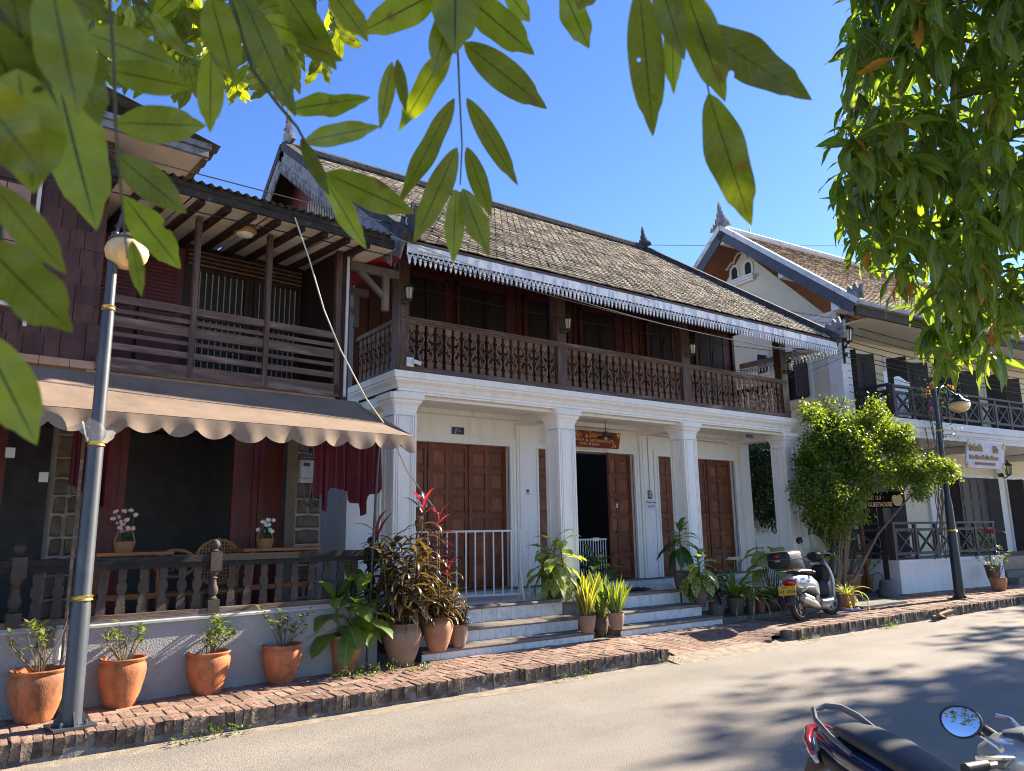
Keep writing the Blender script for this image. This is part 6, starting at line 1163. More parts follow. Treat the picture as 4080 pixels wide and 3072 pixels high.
for cn, cc, pts in (('orange_bloom', (.55, .28, .08), ((1.2, 4.62), (1.45, 4.72), (1.05, 4.5), (2.1, 4.75))), ('pink_bloom', (.42, .08, .24), ((1.45, 4.42), (1.2, 4.2), (1.62, 3.6)))): tag(crown(cn, [(tuple(w3(a, -.4, b)), .065, 1) for a, b in pts], leafmat(cn, cc, rnd=.2, hue=.01, tcol=(1.5, 1.2, 1)), bg_, O_, 1500, .05, .04, .06, 3, 0, 7), kind='stuff')
m = MB(); rr = random.Random(2)
for k in range(9):
    p = [Vector((rr.uniform(-.3, .3), -.1, .0))]
    for s in range(6): p.append(p[-1] + Vector((rr.uniform(-.1, .25), rr.uniform(-.08, .05), .62)))
    m.tube(p, .010, 4)
m.build('stems', bark, bg_)
# mango tree reaching in from the right
Lmg = leafmat('mango_leaf', (.078, .130, .028), tcol=(3.9, 3.4, .6), trans=.46, rnd=.45, hue=.02, rough=.32, rib=(.16, .2, .06)); mg = empty('mango_tree', (9.2, 1.2, 0)); MO = Vector((9.2, 1.2, 0)); tag(mg, 'mango tree with long drooping leaves reaching in at the upper right', 'tree')
rr = random.Random(12); MGM = [leafmesh('mango_leaf', Lmg, W=.30, droop=.35 + .15 * i, fold=.25, shape='acu', seg=6, wave=.1, seed=i) for i in range(5)]
edge = [(-400, 1840), (0, 1835), (60, 1815), (120, 1800), (200, 1812), (260, 1805), (330, 1800), (430, 1795), (520, 1805), (560, 1830), (600, 1905), (640, 1945), (700, 1965), (760, 1990), (800, 2010)]
def xl(v): return np.interp(v, [e[0] for e in edge], [e[1] for e in edge])
whorls = []
while len(whorls) < 760:
    v = rr.uniform(-380, 800); u = xl(v) + 25 + rr.random() ** 1.1 * 520; d = rr.uniform(4.8, 7.6)
    if v > 640 and u > 2185: continue
    if v > 600 and rr.random() < .25: continue
    whorls.append(PD(u, v - 25, d))
for q in range(240): whorls.append(Vector((5.6 + rr.gauss(0, .75), .25 + rr.gauss(0, .55), 4.6 + rr.gauss(0, .55))))  # extra clump outside the view, added to shade the near hanging leaves
whorls.sort(key=lambda p: p.length); LP = []
for p in whorls:
    a0 = rr.uniform(0, 6.28); n = rr.randrange(6, 11)
    for k in range(n): LP.append((p + Vector((rr.uniform(-.03, .03), rr.uniform(-.03, .03), rr.uniform(-.06, .04))), a0 + k * 2.4, rr.uniform(-1.35, -.35) if rr.random() < .85 else rr.uniform(-.3, .5), rr.uniform(.13, .28), rr.uniform(-.5, .5), rr.randrange(5)))
def scr(p): q = CAMR.transposed() @ (p - Vector((0, 0, CAMZ))); return (1106 + FPX * q.x / q.z, 832.75 + FPX * q.y / q.z) if q.z > 0 else (9e9, 9e9)
chosen = set(); 
for i, l in enumerate(LP):
    s = scr(l[0])
    if len(chosen) < 300 and s[0] < 2190 and 0 < s[1] < 830: chosen.add(i)
MGY = leafmesh('yellow_mango_leaf', leafmat('yellow_leaf', (.42, .24, .03), tcol=(1.8, 1.3, .4), trans=.4, rnd=.1, rib=(.3, .2, .05)), W=.28, droop=.6, fold=.25, shape='acu', seg=6, wave=.15)
vs, fs, acs = [], [], []
for i, (p, az, el, L, ro, k) in enumerate(LP):
    Mx = Matrix.Translation(p - MO) @ Matrix.Rotation(az, 4, 'Z') @ Matrix.Rotation(el, 4, 'X') @ Matrix.Rotation(ro, 4, 'Y') @ Matrix.Diagonal((L, L, L, 1))
    if i in chosen: link('leaf', MGM[k] if rr.random() > .06 else MGY, mg, mw=Mx)
    else:
        me = MGM[k]; co = np.empty(len(me.vertices) * 3, np.float32); me.vertices.foreach_get('co', co); co = co.reshape(-1, 3); A = np.array(Mx); vs.append(co @ A[:3, :3].T + A[:3, 3]); acs.append(np.tile([-1, -.5, 0, .5, 1], len(co) // 5))
nv = len(vs[0]); F0 = np.array([tuple(q.vertices) for q in MGM[0].polygons]); allv = np.concatenate(vs); allf = np.concatenate([F0 + i * nv for i in range(len(vs))])
me = bpy.data.meshes.new('foliage'); me.from_pydata(allv.tolist(), [], allf.tolist()); me.materials.append(Lmg); me.attributes.new('across', 'FLOAT', 'POINT').data.foreach_set('value', np.concatenate(acs)); me.polygons.foreach_set('use_smooth', [True] * len(allf)); tag(link('foliage', me, mg), kind='stuff')
m = MB(); m.tube([(0, 0, 0), (-.1, .05, 1.2), (-.3, .1, 2.4), (-.9, .3, 3.6), (-1.6, .6, 4.6), (-2.0, .9, 5.8)], [.22, .19, .17, .13, .09, .05], 10); m.tube([(-.3, .1, 2.4), (.3, .3, 3.6), (.6, .8, 4.9)], [.14, .1, .05], 8); m.build('trunk', bark, mg, True)
for k in range(46): p = whorls[int(k * len(whorls) / 46)] - MO; q = Vector((-1.2, .45, min(max(p.z + .1, 3.2), 5.2))); mid = q.lerp(p, .5) + Vector((0, 0, .25)); m = MB(); m.tube([q, mid, p], [.028, .016, .006], 5); m.build('branch', bark, mg, True)
# trees of the near pavement, to the right of the camera: they throw the dappled shade on the road
for nm, org, bb, lb in (('street_tree', Vector((28.0, -.4, 0)), [((25.5, 1.4, 10.6), 1.9, 1), ((27.5, 2.5, 11.2), 1.9, 1), ((30, 1.6, 11.0), 2.2, 1), ((26.6, -.6, 11.4), 1.9, 1), ((32, .4, 10.8), 2.3, 1), ((28.5, -1.8, 11.2), 2.3, 1), ((31.5, 3.8, 10.4), 1.2, 1), ((23.4, 2.6, 9.6), .8, .9), ((34.5, 2.8, 10.6), 1.6, 1)], 'street tree beyond the right edge whose crown shades the road'), ('street_tree', Vector((41.0, .6, 0)), [((38, 3.0, 11.5), 2.0, 1), ((40.5, 4.4, 12.2), 1.7, 1), ((43, 2.2, 12), 2.6, 1), ((40, .2, 12), 2.4, 1), ((36, 4.9, 10.6), 1.0, 1)], 'farther street tree beyond the right edge shading the distant road')):
    o = empty(nm, org); tag(o, lb, 'tree', 'street trees on the near pavement'); crown('crown', bb, Lmg, o, org, 24, .42, .2, .5, 10, .4, 9); m = MB(); m.tube([(0, 0, 0), (.1, 0, 4), (0, .2, 7), (.2, .5, 10.5)], [.28, .24, .2, .1], 10); m.build('trunk', bark, o, True)
    for c, r, _ in bb: m = MB(); m.tube([(0, .15, 6.0), (Vector(c) - org) * .6 + Vector((0, 0, 2.6)), Vector(c) - org], [.12, .07, .02], 6); m.build('branch', bark, o, True)
# ---------------------------------------------------------------- overhanging branches close to the camera
Lfg = leafmat('pinnate_leaf', (.115, .155, .020), tcol=(2.9, 2.5, .35), trans=.5, veins=11, holes=.16, rnd=.01, hue=.001, rough=.35, rib=(.03, .045, .012), ribw=.075)
_hs = [n for n in Lfg.node_tree.nodes if n.type == 'HUE_SAT'][0]
for l in list(_hs.inputs['Value'].links): Lfg.node_tree.links.remove(l)
_oi = Lfg.node_tree.nodes.new('ShaderNodeObjectInfo'); _mr = Lfg.node_tree.nodes.new('ShaderNodeMapRange'); _mr.inputs[3].default_value = .5; _mr.inputs[4].default_value = 1.45; Lfg.node_tree.links.new(_oi.outputs['Random'], _mr.inputs[0]); Lfg.node_tree.links.new(_mr.outputs[0], _hs.inputs['Value'])
ft = empty('overhanging_tree', (-1.2, -.6, 0)); FO = Vector((-1.2, -.6, 0)); tag(ft, 'tree whose long pinnate leaves hang close over the top left of the view', 'tree')
twig = pm('green_brown_twig', (.06, .07, .03), .6, .2, 30.); NF = [0]; rr = random.Random(33)
FJ = [[], [], [], []]
def fgleaf(b, t, wpx, d, dt=0., roll=None, name='leaf', join=False):
    a = PD(b[0], b[1], d); c = PD(t[0], t[1], d + dt); ax = c - a; L = ax.length; y = ax.normalized(); view = (a + c) / 2 - Vector((0, 0, CAMZ)); dist = view.length; nz = -view.normalized(); x = y.cross(nz).normalized(); z = x.cross(y)
    ro = rr.uniform(-.45, .45) if roll is None else roll; Wm = .9 * wpx * dist / FPX / L / max(.5, math.cos(ro)); NF[0] += 1
    me = leafmesh('leaf', Lfg, W=Wm, droop=rr.uniform(-.12, .12), fold=rr.uniform(.0, .18), shape='acu', seg=18, wave=rr.uniform(.05, .13), seed=NF[0], twist=rr.uniform(-.3, .3))
    Mx = Matrix.Translation(a - FO) @ Matrix((x, y, z)).transposed().to_4x4() @ Matrix.Rotation(ro, 4, 'Y') @ Matrix.Diagonal((L, L, L, 1))
    if not join: return link(name, me, ft, mw=Mx)
    n0 = len(FJ[0]); FJ[0].extend(tuple(Mx @ v.co) for v in me.vertices); FJ[1].extend(tuple(i + n0 for i in p.vertices) for p in me.polygons)
    for k, an in ((2, 'across'), (3, 'along')): FJ[k].extend(q.value for q in me.attributes[an].data)
    bpy.data.meshes.remove(me)
def stem(pts, d, r, name='rachis'): m = MB(); m.tube([PD(u, v, d) - FO for u, v in pts], r, 6); m.build(name, twig, ft, True)
stem([(975, -120), (985, 0), (988, 90), (993, 210), (998, 315), (994, 400)], 1.15, [.0022, .002, .0016, .0014, .0012, .001])
for b, t, w in (((1002, 92), (1182, 237), 80), ((975, 92), (860, 287), 62), ((1008, 212), (1120, 402), 52), ((981, 213), (859, 445), 56), ((1008, 318), (1062, 472), 50), ((987, 319), (896, 525), 66), ((985, 410), (977, 572), 52), ((1000, 408), (1054, 556), 62), ((985, -70), (980, 120), 110), ((960, -25), (773, 74), 80), ((1005, -10), (1155, 118), 84), ((1090, -30), (1147, 48), 52), ((1215, -25), (1272, 105), 66), ((985, -20), (935, 165), 70)): fgleaf(b, t, w, 1.15, rr.uniform(-.06, .06))
stem([(1435, -80), (1452, 0), (1480, 52), (1515, 120), (1532, 203)], 1.0, [.002, .0018, .0016, .0014, .001])
for b, t, w in (((1380, -30), (1413, 296), 86), ((1478, -30), (1568, 220), 86), ((1499, 56), (1755, 216), 96), ((1531, 203), (1620, 490), 100), ((1452, 40), (1455, 205), 46), ((1420, -60), (1478, 130), 70), ((1282, -60), (1250, 20), 70)): fgleaf(b, t, w, 1.0, rr.uniform(-.06, .06))
stem([(480, -60), (545, 150), (600, 225), (642, 275), (680, 345), (705, 400)], 1.05, [.003, .0028, .0024, .002, .0016, .001])
for b, t, w in (((622, 237), (802, 209), 58), ((656, 306), (818, 271), 52), ((704, 374), (896, 463), 80), ((701, 384), (786, 537), 52), ((650, 300), (712, 425), 36), ((520, -20), (638, 258), 74), ((600, -40), (727, 152), 76), ((847, 134), (820, 282), 40), ((858, 128), (877, 245), 30), ((715, -20), (793, 84), 62), ((640, 90), (740, 130), 45), ((560, 40), (700, 95), 58)): fgleaf(b, t, w, 1.05, rr.uniform(-.08, .08))
stem([(230, -80), (245, 120), (250, 270), (262, 420), (275, 560)], .8, [.0017, .0017, .0015, .0012, .0008])
for b, t, w in (((189, 71), (387, 147), 84), ((230, 150), (417, 190), 70), ((248, 265), (444, 272), 84), ((120, 150), (205, 502), 132), ((252, 335), (402, 460), 80), ((268, 425), (390, 582), 76), ((285, 520), (305, 640), 34), ((455, -10), (505, 178), 84), ((455, 110), (455, 287), 58), ((330, 30), (400, 120), 40)): fgleaf(b, t, w, .85, rr.uniform(-.06, .06))
for b, t, w, d in (((20, -40), (80, 240), 130, .62), ((110, -40), (165, 250), 115, .6), ((-40, 30), (60, 260), 120, .6), ((40, 150), (70, 420), 150, .58), ((150, 60), (215, 270), 90, .66), ((-20, 395), (142, 592), 78, .6), ((-40, 520), (157, 720), 130, .6), ((-40, 720), (78, 962), 112, .62), ((-60, 180), (95, 380), 140, .56), ((60, -60), (230, 40), 80, .7), ((10, -80), (190, 120), 110, .66)): fgleaf(b, t, w, d, rr.uniform(-.04, .04))
stem([(-60, -60), (40, 100), (100, 180), (130, 260)], .62, [.003, .003, .002, .002]); stem([(-60, 300), (-10, 400), (0, 520), (-20, 740)], .62, [.003, .003, .002, .002])
for k in range(26):
    u, v = rr.uniform(-20, 520), rr.uniform(-60, 150); a = rr.uniform(.5, 2.4); ll = rr.uniform(60, 115); fgleaf((u, v), (u + math.cos(a) * ll, v + math.sin(a) * ll), ll * rr.uniform(.28, .38), rr.uniform(1.9, 2.6), rr.uniform(-.1, .1), rr.uniform(-.7, .7))
# sunlit sprays of the same tree a few metres farther
def sp_in(u, v): return v < np.interp(u, [0, 180, 300, 420, 520, 600, 700, 750, 775], [240, 210, 215, 230, 250, 240, 190, 110, 40])
n = 0
while n < 86:
    u, v = rr.uniform(-40, 770), rr.uniform(-150, 235)
    if not sp_in(u, v + 40): continue
    n += 1; d = rr.uniform(2.3, 4.2); a = rr.uniform(1.0, 2.2); Lr = rr.uniform(60, 120) * 3 / d; st_ = [(u - math.cos(a) * Lr * (1 - k / 4), v - math.sin(a) * Lr * (1 - k / 4)) for k in range(5)]; stem(st_, d, .0016)
    for k in range(1, 5):
        for s in (-1, 1):
            b = st_[k]; an = a + s * rr.uniform(.35, .9); ll = rr.uniform(48, 78) * 3 / d; fgleaf(b, (b[0] + math.cos(an) * ll, b[1] + math.sin(an) * ll), ll * rr.uniform(.3, .42), d, rr.uniform(-.15, .15), rr.uniform(-.9, .9), join=NF[0] > 295)
me = bpy.data.meshes.new('far_foliage'); me.from_pydata(FJ[0], [], FJ[1]); me.materials.append(leafmat('pinnate_leaf_far', (.115, .155, .020), tcol=(2.9, 2.5, .35), trans=.5, rnd=.4, hue=.01, rough=.35, rib=(.03, .045, .012), ribw=.075)); me.polygons.foreach_set('use_smooth', [True] * len(FJ[1])); me.attributes.new('across', 'FLOAT', 'POINT').data.foreach_set('value', FJ[2]); tag(link('far_foliage', me, ft), kind='stuff')
m = MB(); m.tube([(0, 0, 0), (.05, 0, 1.5), (.15, .1, 2.6), (.6, .6, 3.6), (1.4, 1.6, 4.1), (2.2, 2.9, 4.0)], [.16, .14, .12, .08, .04, .015], 8); m.tube([(.15, .1, 2.6), (.9, .5, 3.0), (1.9, 1.3, 2.75), (2.4, 1.5, 2.6)], [.06, .03, .012, .006], 6); m.build('trunk', bark, ft, True)
crown('crown', [((.3, .2, 4.6), .9, 1), ((-.6, -.2, 4.9), 1.0, 1), ((1.2, 1.0, 5.0), .8, 1), ((-1.2, .6, 4.4), .9, 1)], Lmg, ft, FO, 130, .15, .06, .3, 8, .4, 14)
# ---------------------------------------------------------------- scooters
def loft(secs, n=16, pw=2.6, cap=True):      # secs: (x, zc, half width, half height[, y])
    m = MB()
    for s in secs:
        x, zc, hw, hh = s[:4]; yc = s[4] if len(s) > 4 else 0
        for j in range(n):
            a = 2 * math.pi * j / n; c, si = math.cos(a), math.sin(a); m.v.append((x, yc + hw * math.copysign(abs(c) ** (2 / pw), c), zc + hh * math.copysign(abs(si) ** (2 / pw), si)))
    k = len(secs)
    for i in range(k - 1):
        for j in range(n): m.f.append((i * n + j, (i + 1) * n + j, (i + 1) * n + (j + 1) % n, i * n + (j + 1) % n)); m.mi.append(0)
    if cap: m.f += [tuple(range(n)), tuple(range(k * n - 1, (k - 1) * n - 1, -1))]; m.mi += [0, 0]
    return m
silver = pm('silver_paint', (.42, .42, .43), .3, .05, 3., metal=.55, coat=.6); silver2 = pm('dusty_silver', (.36, .34, .31), .45, .1, 8., metal=.35); blkpl = pm('black_plastic', (.014, .014, .016), .5, .2, 20.); rubber = pm('tyre_rubber', (.035, .03, .027), .9, .3, 30., stain=(.12, .09, .065), samt=.6, sth=.5); redl = pm('red_lens', (.35, .012, .016), .15, .1, coat=1.); clearl = pm('clear_lens', (.6, .6, .6), .12, .1, coat=1.); seatm = pm('dark_seat_vinyl', (.030, .029, .031), .55, .2, 30., .15, 200); maroonseat = pm('maroon_seat', (.06, .018, .016), .5, .2, 20.); navy = pm('navy_paint', (.010, .016, .05), .2, .1, coat=1.); plateY = pm('yellow_plate', (.62, .36, .02), .5, .08); metalw = pm('cast_metal', (.25, .23, .21), .4, .2, 15., metal=.7); mirrorm = pm('mirror_glass', (.9, .9, .9), .02, 0., metal=1.); chrome = pm('chrome', (.7, .7, .7), .15, .05, metal=1.); greyex = pm('exhaust_shield', (.38, .36, .33), .35, .15, metal=.5)
def wheel(o, x, r, w, y=0, rot=0):
    h = empty('wheel', (x, y, r), rot, o); m = MB(); N = 28
    prof = [(r * .70, -w * .42), (r * .86, -w * .5), (r * .97, -w * .36), (r, 0), (r * .97, w * .36), (r * .86, w * .5), (r * .70, w * .42)]
    for a in range(N):
        t = 2 * math.pi * a / N; m.v += [(q * math.cos(t), yy, q * math.sin(t)) for q, yy in prof]
    K = len(prof)
    for a in range(N):
        for k in range(K): i0 = a * K + k; i1 = a * K + (k + 1) % K; j0 = ((a + 1) % N) * K + k; j1 = ((a + 1) % N) * K + (k + 1) % K; m.f.append((i0, j0, j1, i1)); m.mi.append(0)
    m.build('tyre', rubber, h, True); m = MB(); m.tube([(r * .66 * math.cos(2 * math.pi * a / N), 0, r * .66 * math.sin(2 * math.pi * a / N)) for a in range(N + 1)], .022, 8)
    for a in range(5): t = 2 * math.pi * a / 5; m.bar((.05 * math.cos(t), 0, .05 * math.sin(t)), (r * .66 * math.cos(t), 0, r * .66 * math.sin(t)), .035, .03, (0, 1, 0))
    m.tube([(0, -w * .5, 0), (0, w * .5, 0)], .055, 14); m.tube([(0, -w * .56, 0), (0, -w * .5, 0)], .03, 10); m.build('rim', metalw, h, True)
def mirror(o, base, head, rot, nm='mirror'):
    b0 = Vector(base); b = Vector(head) - b0; m = MB(); m.tube([b0, b0 + Vector((b.x * .3, b.y * .1, b.z * .8)), b0 + b], .007, 6); m.build('mirror_stalk', chrome, o, True)
    g_ = empty(nm, tuple(b0 + b), 0, o); g_.rotation_euler = rot; m = MB(); m.lathe([(.02, .030), (.05, .022), (.064, .006), (.062, 0)], 20); m.build('shell', blkpl, g_, True); m = MB(); m.lathe([(.057, -.001), (.001, -.002)], 20); m.build('glass', mirrorm, g_, True)
sc = empty('parked_scooter', (0, 0, 0)); tag(sc, 'silver scooter with black top box parked on the pavement by the potted plants', 'scooter')
# x forward, -y is the side towards the road; wheelbase 1.24, then scaled
wheel(sc, -.62, .235, .10); wheel(sc, .62, .225, .09, 0, math.radians(-28))
loft([(-.80, .66, .04, .03), (-.78, .65, .10, .07), (-.66, .62, .15, .12), (-.45, .60, .17, .14), (-.2, .57, .165, .14), (0, .48, .14, .16), (.07, .40, .10, .14), (.10, .36, .05, .08)], 18).build('rear_body', silver, sc, True)
loft([(-.60, .47, .12, .05), (-.45, .52, .16, .05), (-.2, .50, .16, .05), (-.02, .38, .14, .06)], 14).build('body_trim', silver2, sc, True)
loft([(-.62, .775, .12, .02), (-.5, .79, .15, .035), (-.2, .765, .15, .045), (.02, .74, .12, .035), (.08, .71, .08, .02)], 16).build('seat', maroonseat, sc, True)
loft([(.02, .26, .16, .05), (.12, .25, .19, .045), (.42, .26, .18, .05), (.50, .33, .15, .06)], 14).build('floorboard', silver2, sc, True)
loft([(.02, .20, .14, .06), (.2, .17, .15, .06), (.42, .20, .13, .05)], 12).build('belly_pan', silver2, sc, True)
m = MB(); K = 9      # leg shield: curved panel
for i in range(K):
    t = i / (K - 1); z = .28 + .66 * t; x = .44 + .04 * t - .10 * t * t + .03; hw = .17 + .05 * math.sin(math.pi * min(1, t * 1.1)) - .10 * max(0, t - .75)
    for j in range(9): s = -1 + j / 4; m.v.append((x + .075 * (1 - s * s), s * hw, z))
for i in range(K - 1):
    for j in range(8): a = i * 9 + j; m.f.append((a, a + 1, a + 10, a + 9)); m.mi.append(0)
sh2 = m.build('leg_shield', silver, sc, True); sm_ = sh2.modifiers.new('thick', 'SOLIDIFY'); sm_.thickness = .03; sm_.offset = -1
loft([(.36, .72, .10, .12), (.42, .70, .15, .17), (.46, .68, .15, .18)], 14).build('glove_panel', blkpl, sc, True)
loft([(.28, .46, .03, .12), (.36, .46, .10, .16), (.42, .46, .12, .17)], 14).build('hanging_bag', blkpl, sc, True)
loft([(.40, .62, .05, .30), (.47, .60, .14, .28), (.545, .58, .15, .26), (.56, .60, .08, .20)], 16).build('front_panel', silver, sc, True)
loft([(.24, 1.00, .08, .05), (.30, 1.01, .12, .07), (.38, 1.0, .13, .08), (.46, .98, .10, .07), (.50, .97, .05, .04)], 16).build('handlebar_cowl', blkpl, sc, True)
m = MB(); m.tube([(.24, -.34, 1.0), (.32, -.2, 1.01), (.36, 0, 1.0), (.32, .2, 1.01), (.24, .34, 1.0)], .013, 8); m.build('handlebar', metalw, sc, True)
for s in (-1, 1): m = MB(); m.tube([(.24, s * .34, 1.0), (.29, s * .23, 1.01)], .02, 10); m.build('grip', blkpl, sc, True); m = MB(); m.tube([(.30, s * .22, 1.02), (.36, s * .28, 1.03), (.30, s * .38, 1.02)], .008, 6); m.build('brake_lever', chrome, sc, True)
mirror(sc, (.31, -.20, 1.04), (.26, -.40, 1.10), (0, math.radians(-80), .2)); mirror(sc, (.31, .20, 1.04), (.36, .22, 1.30), (0, math.radians(-80), .1))
m = MB()
for i in range(8):
    for j in range(7): t = i / 7; s = -1 + j / 3; m.v.append((.44 + .03 * t - .14 * t * t + .05 * (1 - s * s), s * (.20 - .05 * t * t), 1.02 + .36 * t - .05 * s * s * t))
for i in range(7):
    for j in range(6): a = i * 7 + j; m.f.append((a, a + 1, a + 8, a + 7)); m.mi.append(0)
wsm = pm('windshield', (.55, .6, .45), .1, .1); _b = wsm.node_tree.nodes['Principled BSDF']; _b.inputs['Alpha'].default_value = .42
m.build('windshield', wsm, sc, True)
m = MB(); m.tube([(.55, 0, .32), (.62, .0, .235)], .03, 8); m.build('fork', metalw, sc); loft([(.44, .44, .02, .02), (.5, .47, .05, .03), (.62, .475, .055, .03), (.74, .42, .05, .02), (.80, .36, .03, .015)], 12).build('front_fender', blkpl, sc, True)
loft([(-1.02, .98, .16, .10), (-1.0, .98, .20, .13), (-.80, .98, .23, .145), (-.62, .98, .22, .14), (-.56, .975, .19, .12)], 20, 5).build('top_box', blkpl, sc, True)
m = MB(); m.box(-1.0, -.205, .985, -.60, -.195, .995); m.box(-1.03, -.19, .985, -1.01, .19, .995)
m.v = [(a, b * 1.13 if abs(b) > .1 and a > -1.01 else b, c) for a, b, c in m.v]; m.build('box_seam', metalgr, sc)
m = MB(); m.box(-1.035, -.04, 1.02, -1.015, .04, 1.06); m.build('box_reflector', redl, sc); text('GIVI', .05, clearl, sc, (-1.028, .06, .955), (math.pi / 2, 0, -math.pi / 2), .002)
m = MB(); m.bar((-.95, -.10, .82), (-.55, -.10, .79), .02, .02); m.bar((-.95, .10, .82), (-.55, .10, .79), .02, .02); m.bar((-.80, -.12, .82), (-.80, .12, .82), .02, .02); m.build('rack', metalbk, sc)
loft([(-.83, .62, .03, .02), (-.81, .62, .09, .05), (-.76, .62, .13, .06)], 14).build('tail_light', redl, sc, True)
for s in (-1, 1): m = MB(); m.ball((-.74, s * .135, .64), .05, 10, 1.2, .5, .8); m.build('indicator', clearl, sc, True)
loft([(-.92, .28, .05, .06), (-.86, .38, .09, .10), (-.78, .50, .11, .08)], 12).build('rear_mudguard', blkpl, sc, True)
pl_ = empty('number_plate', (-.90, .0, .42), 0, sc); pl_.rotation_euler = (0, math.radians(12), 0); m = MB(); m.box(-.012, -.15, 0, 0, .15, .15); m.build('plate', plateY, pl_); text('6556', .075, inkm, pl_, (-.014, .005, .03), (math.pi / 2, 0, -math.pi / 2), .001, bold=.001); lao('ຈບ', .055, inkm, pl_, (-.015, .13, .03), rot=(0, 0, -math.pi / 2)); lao('ນຣລດບນ', .02, inkm, pl_, (-.015, .08, .115), rot=(0, 0, -math.pi / 2))
m = MB(); m.box(-.93, -.03, .27, -.915, .03, .31); m.build('reflector', redl, sc)
m = MB(); m.tube([(-.80, -.19, .36), (-.72, -.19, .34), (-.45, -.18, .27), (-.30, -.17, .22), (-.12, -.14, .18)], [.045, .062, .068, .055, .02], 14, flat=.85); m.build('exhaust', greyex, sc, True); m = MB(); m.tube([(-.76, -.215, .40), (-.45, -.21, .31)], [.04, .05], 12, flat=.6); m.build('heat_shield', silver2, sc, True)
loft([(-.55, .28, .08, .06), (-.3, .28, .12, .10), (-.1, .26, .12, .10), (.0, .27, .08, .06)], 12).build('engine', metalw, sc, True); m = MB(); m.tube([(-.12, -.14, .30), (-.12, -.11, .30)], .075, 14); m.build('fan_cover', blkpl, sc)
m = MB(); m.tube([(-.62, .12, .5), (-.55, .12, .3)], .025, 8); m.build('shock', metalbk, sc)
text('Scoopy', .045, metalgr, sc, (-.52, -.176, .60), (math.pi / 2, 0, 0), .002, shear=.3)
w_ = PZ(*[(2500 + 1545 * .45208) / 1.84448, (2000 + 1052 * .45208) / 1.84448], .172); w2_ = PZ(*[(2500 + 1872 * .45208) / 1.84448, (2000 + 1008 * .45208) / 1.84448], .172)
S_ = .95; sc.scale = (S_, S_, S_); hd = math.radians(9); ux = Vector((math.cos(hd), math.sin(hd), 0)); c0 = Vector((w_.x, w_.y + .04, .172)) + ux * .62 * S_; sc.location = c0; sc.rotation_euler = (math.radians(-6), 0, hd)
# near motorbike cut by the lower right corner
nb = empty('near_motorbike', (3.31, 1.73, 0), math.radians(-110.4)); tag(nb, 'dark motorbike cropped at the lower right corner with mirror and grab rail', 'motorbike'); k_ = .85; nb.scale = (k_, k_, k_)
# x forward (towards the viewer), -y is the side shown; built at full size around the seat
wheel(nb, -.62, .26, .10); wheel(nb, .66, .26, .09, 0, .5)
loft([(-.62, .765, .05, .02), (-.55, .78, .10, .03), (-.42, .775, .125, .045), (-.22, .755, .135, .05), (.0, .715, .13, .05), (.18, .69, .11, .045), (.30, .69, .08, .04)], 20).build('seat', seatm, nb, True)
loft([(-.80, .70, .03, .03), (-.72, .69, .09, .05), (-.5, .66, .13, .07), (-.2, .62, .14, .08), (.15, .56, .13, .09), (.32, .5, .08, .1)], 18).build('rear_body', navy, nb, True)
loft([(-.78, .62, .04, .05), (-.66, .60, .10, .06), (-.3, .54, .13, .08), (.1, .46, .12, .1)], 14).build('side_panel', blkpl, nb, True)
m = MB(); m.tube([(-.36, -.145, .71), (-.5, -.155, .76), (-.64, -.14, .815), (-.72, -.09, .85), (-.74, 0, .86), (-.72, .09, .85), (-.64, .14, .815), (-.5, .155, .76), (-.36, .145, .71)], [.014, .018, .019, .02, .022, .02, .019, .018, .014], 10, flat=.7); m.build('grab_rail', pm('grey_rail', (.10, .10, .105), .4, .1, spec=.5), nb, True)
m = MB(); m.tube([(-.66, -.165, .64), (-.76, -.12, .68), (-.835, -.05, .715), (-.845, 0, .72), (-.835, .05, .715), (-.76, .12, .68), (-.66, .165, .64)], [.014, .022, .026, .028, .026, .022, .014], 10); m.build('tail_light', redl, nb, True)
for s in (-1, 1): m = MB(); m.tube([(-.64, s * .155, .60), (-.74, s * .115, .635), (-.82, s * .05, .665)], [.012, .026, .016], 10); m.build('indicator', clearl, nb, True)
loft([(-.95, .42, .04, .03), (-.85, .52, .08, .05), (-.72, .60, .09, .05)], 12).build('rear_mudguard', blkpl, nb, True)
st_ = empty('steering', (.46, 0, .86), math.radians(38), nb)
loft([(-.10, .03, .06, .04), (-.04, .05, .13, .07), (.06, .05, .17, .09), (.16, .03, .15, .085), (.22, .0, .08, .05)], 20).build('handlebar_cowl', silver, st_, True)
text('Scoopy', .085, metalgr, st_, (-.07, -.158, .02), (math.pi / 2, 0, .12), .002, shear=.3)
loft([(.0, .13, .03, .015), (.08, .14, .10, .025), (.16, .12, .06, .02)], 14).build('visor', metalgr, st_, True)
m = MB(); m.tube([(-.10, -.36, .06), (-.02, -.2, .05), (.02, 0, .05), (-.02, .2, .05), (-.10, .36, .06)], .014, 8); m.build('handlebar', metalw, st_, True)
for s in (-1, 1): m = MB(); m.tube([(-.11, s * .37, .06), (-.05, s * .25, .055)], .022, 10); m.build('grip', blkpl, st_, True); m = MB(); m.tube([(.02, s * .2, .06), (.05, s * .26, .10), (.0, s * .38, .12), (-.06, s * .42, .12)], .009, 6); m.build('brake_lever', chrome, st_, True)
loft([(.44, .62, .03, .2), (.52, .60, .15, .22), (.62, .58, .16, .24), (.70, .58, .10, .2)], 16).build('leg_shield', silver, nb, True); loft([(.2, .34, .12, .05), (.35, .30, .15, .05), (.55, .34, .14, .06)], 12).build('floorboard', blkpl, nb, True); loft([(.36, .52, .04, .14), (.44, .56, .12, .18), (.5, .56, .12, .2)], 12).build('inner_panel', blkpl, nb, True)
m = MB(); m.tube([(.6, 0, .5), (.66, 0, .26)], .035, 8); m.build('fork', metalw, nb)
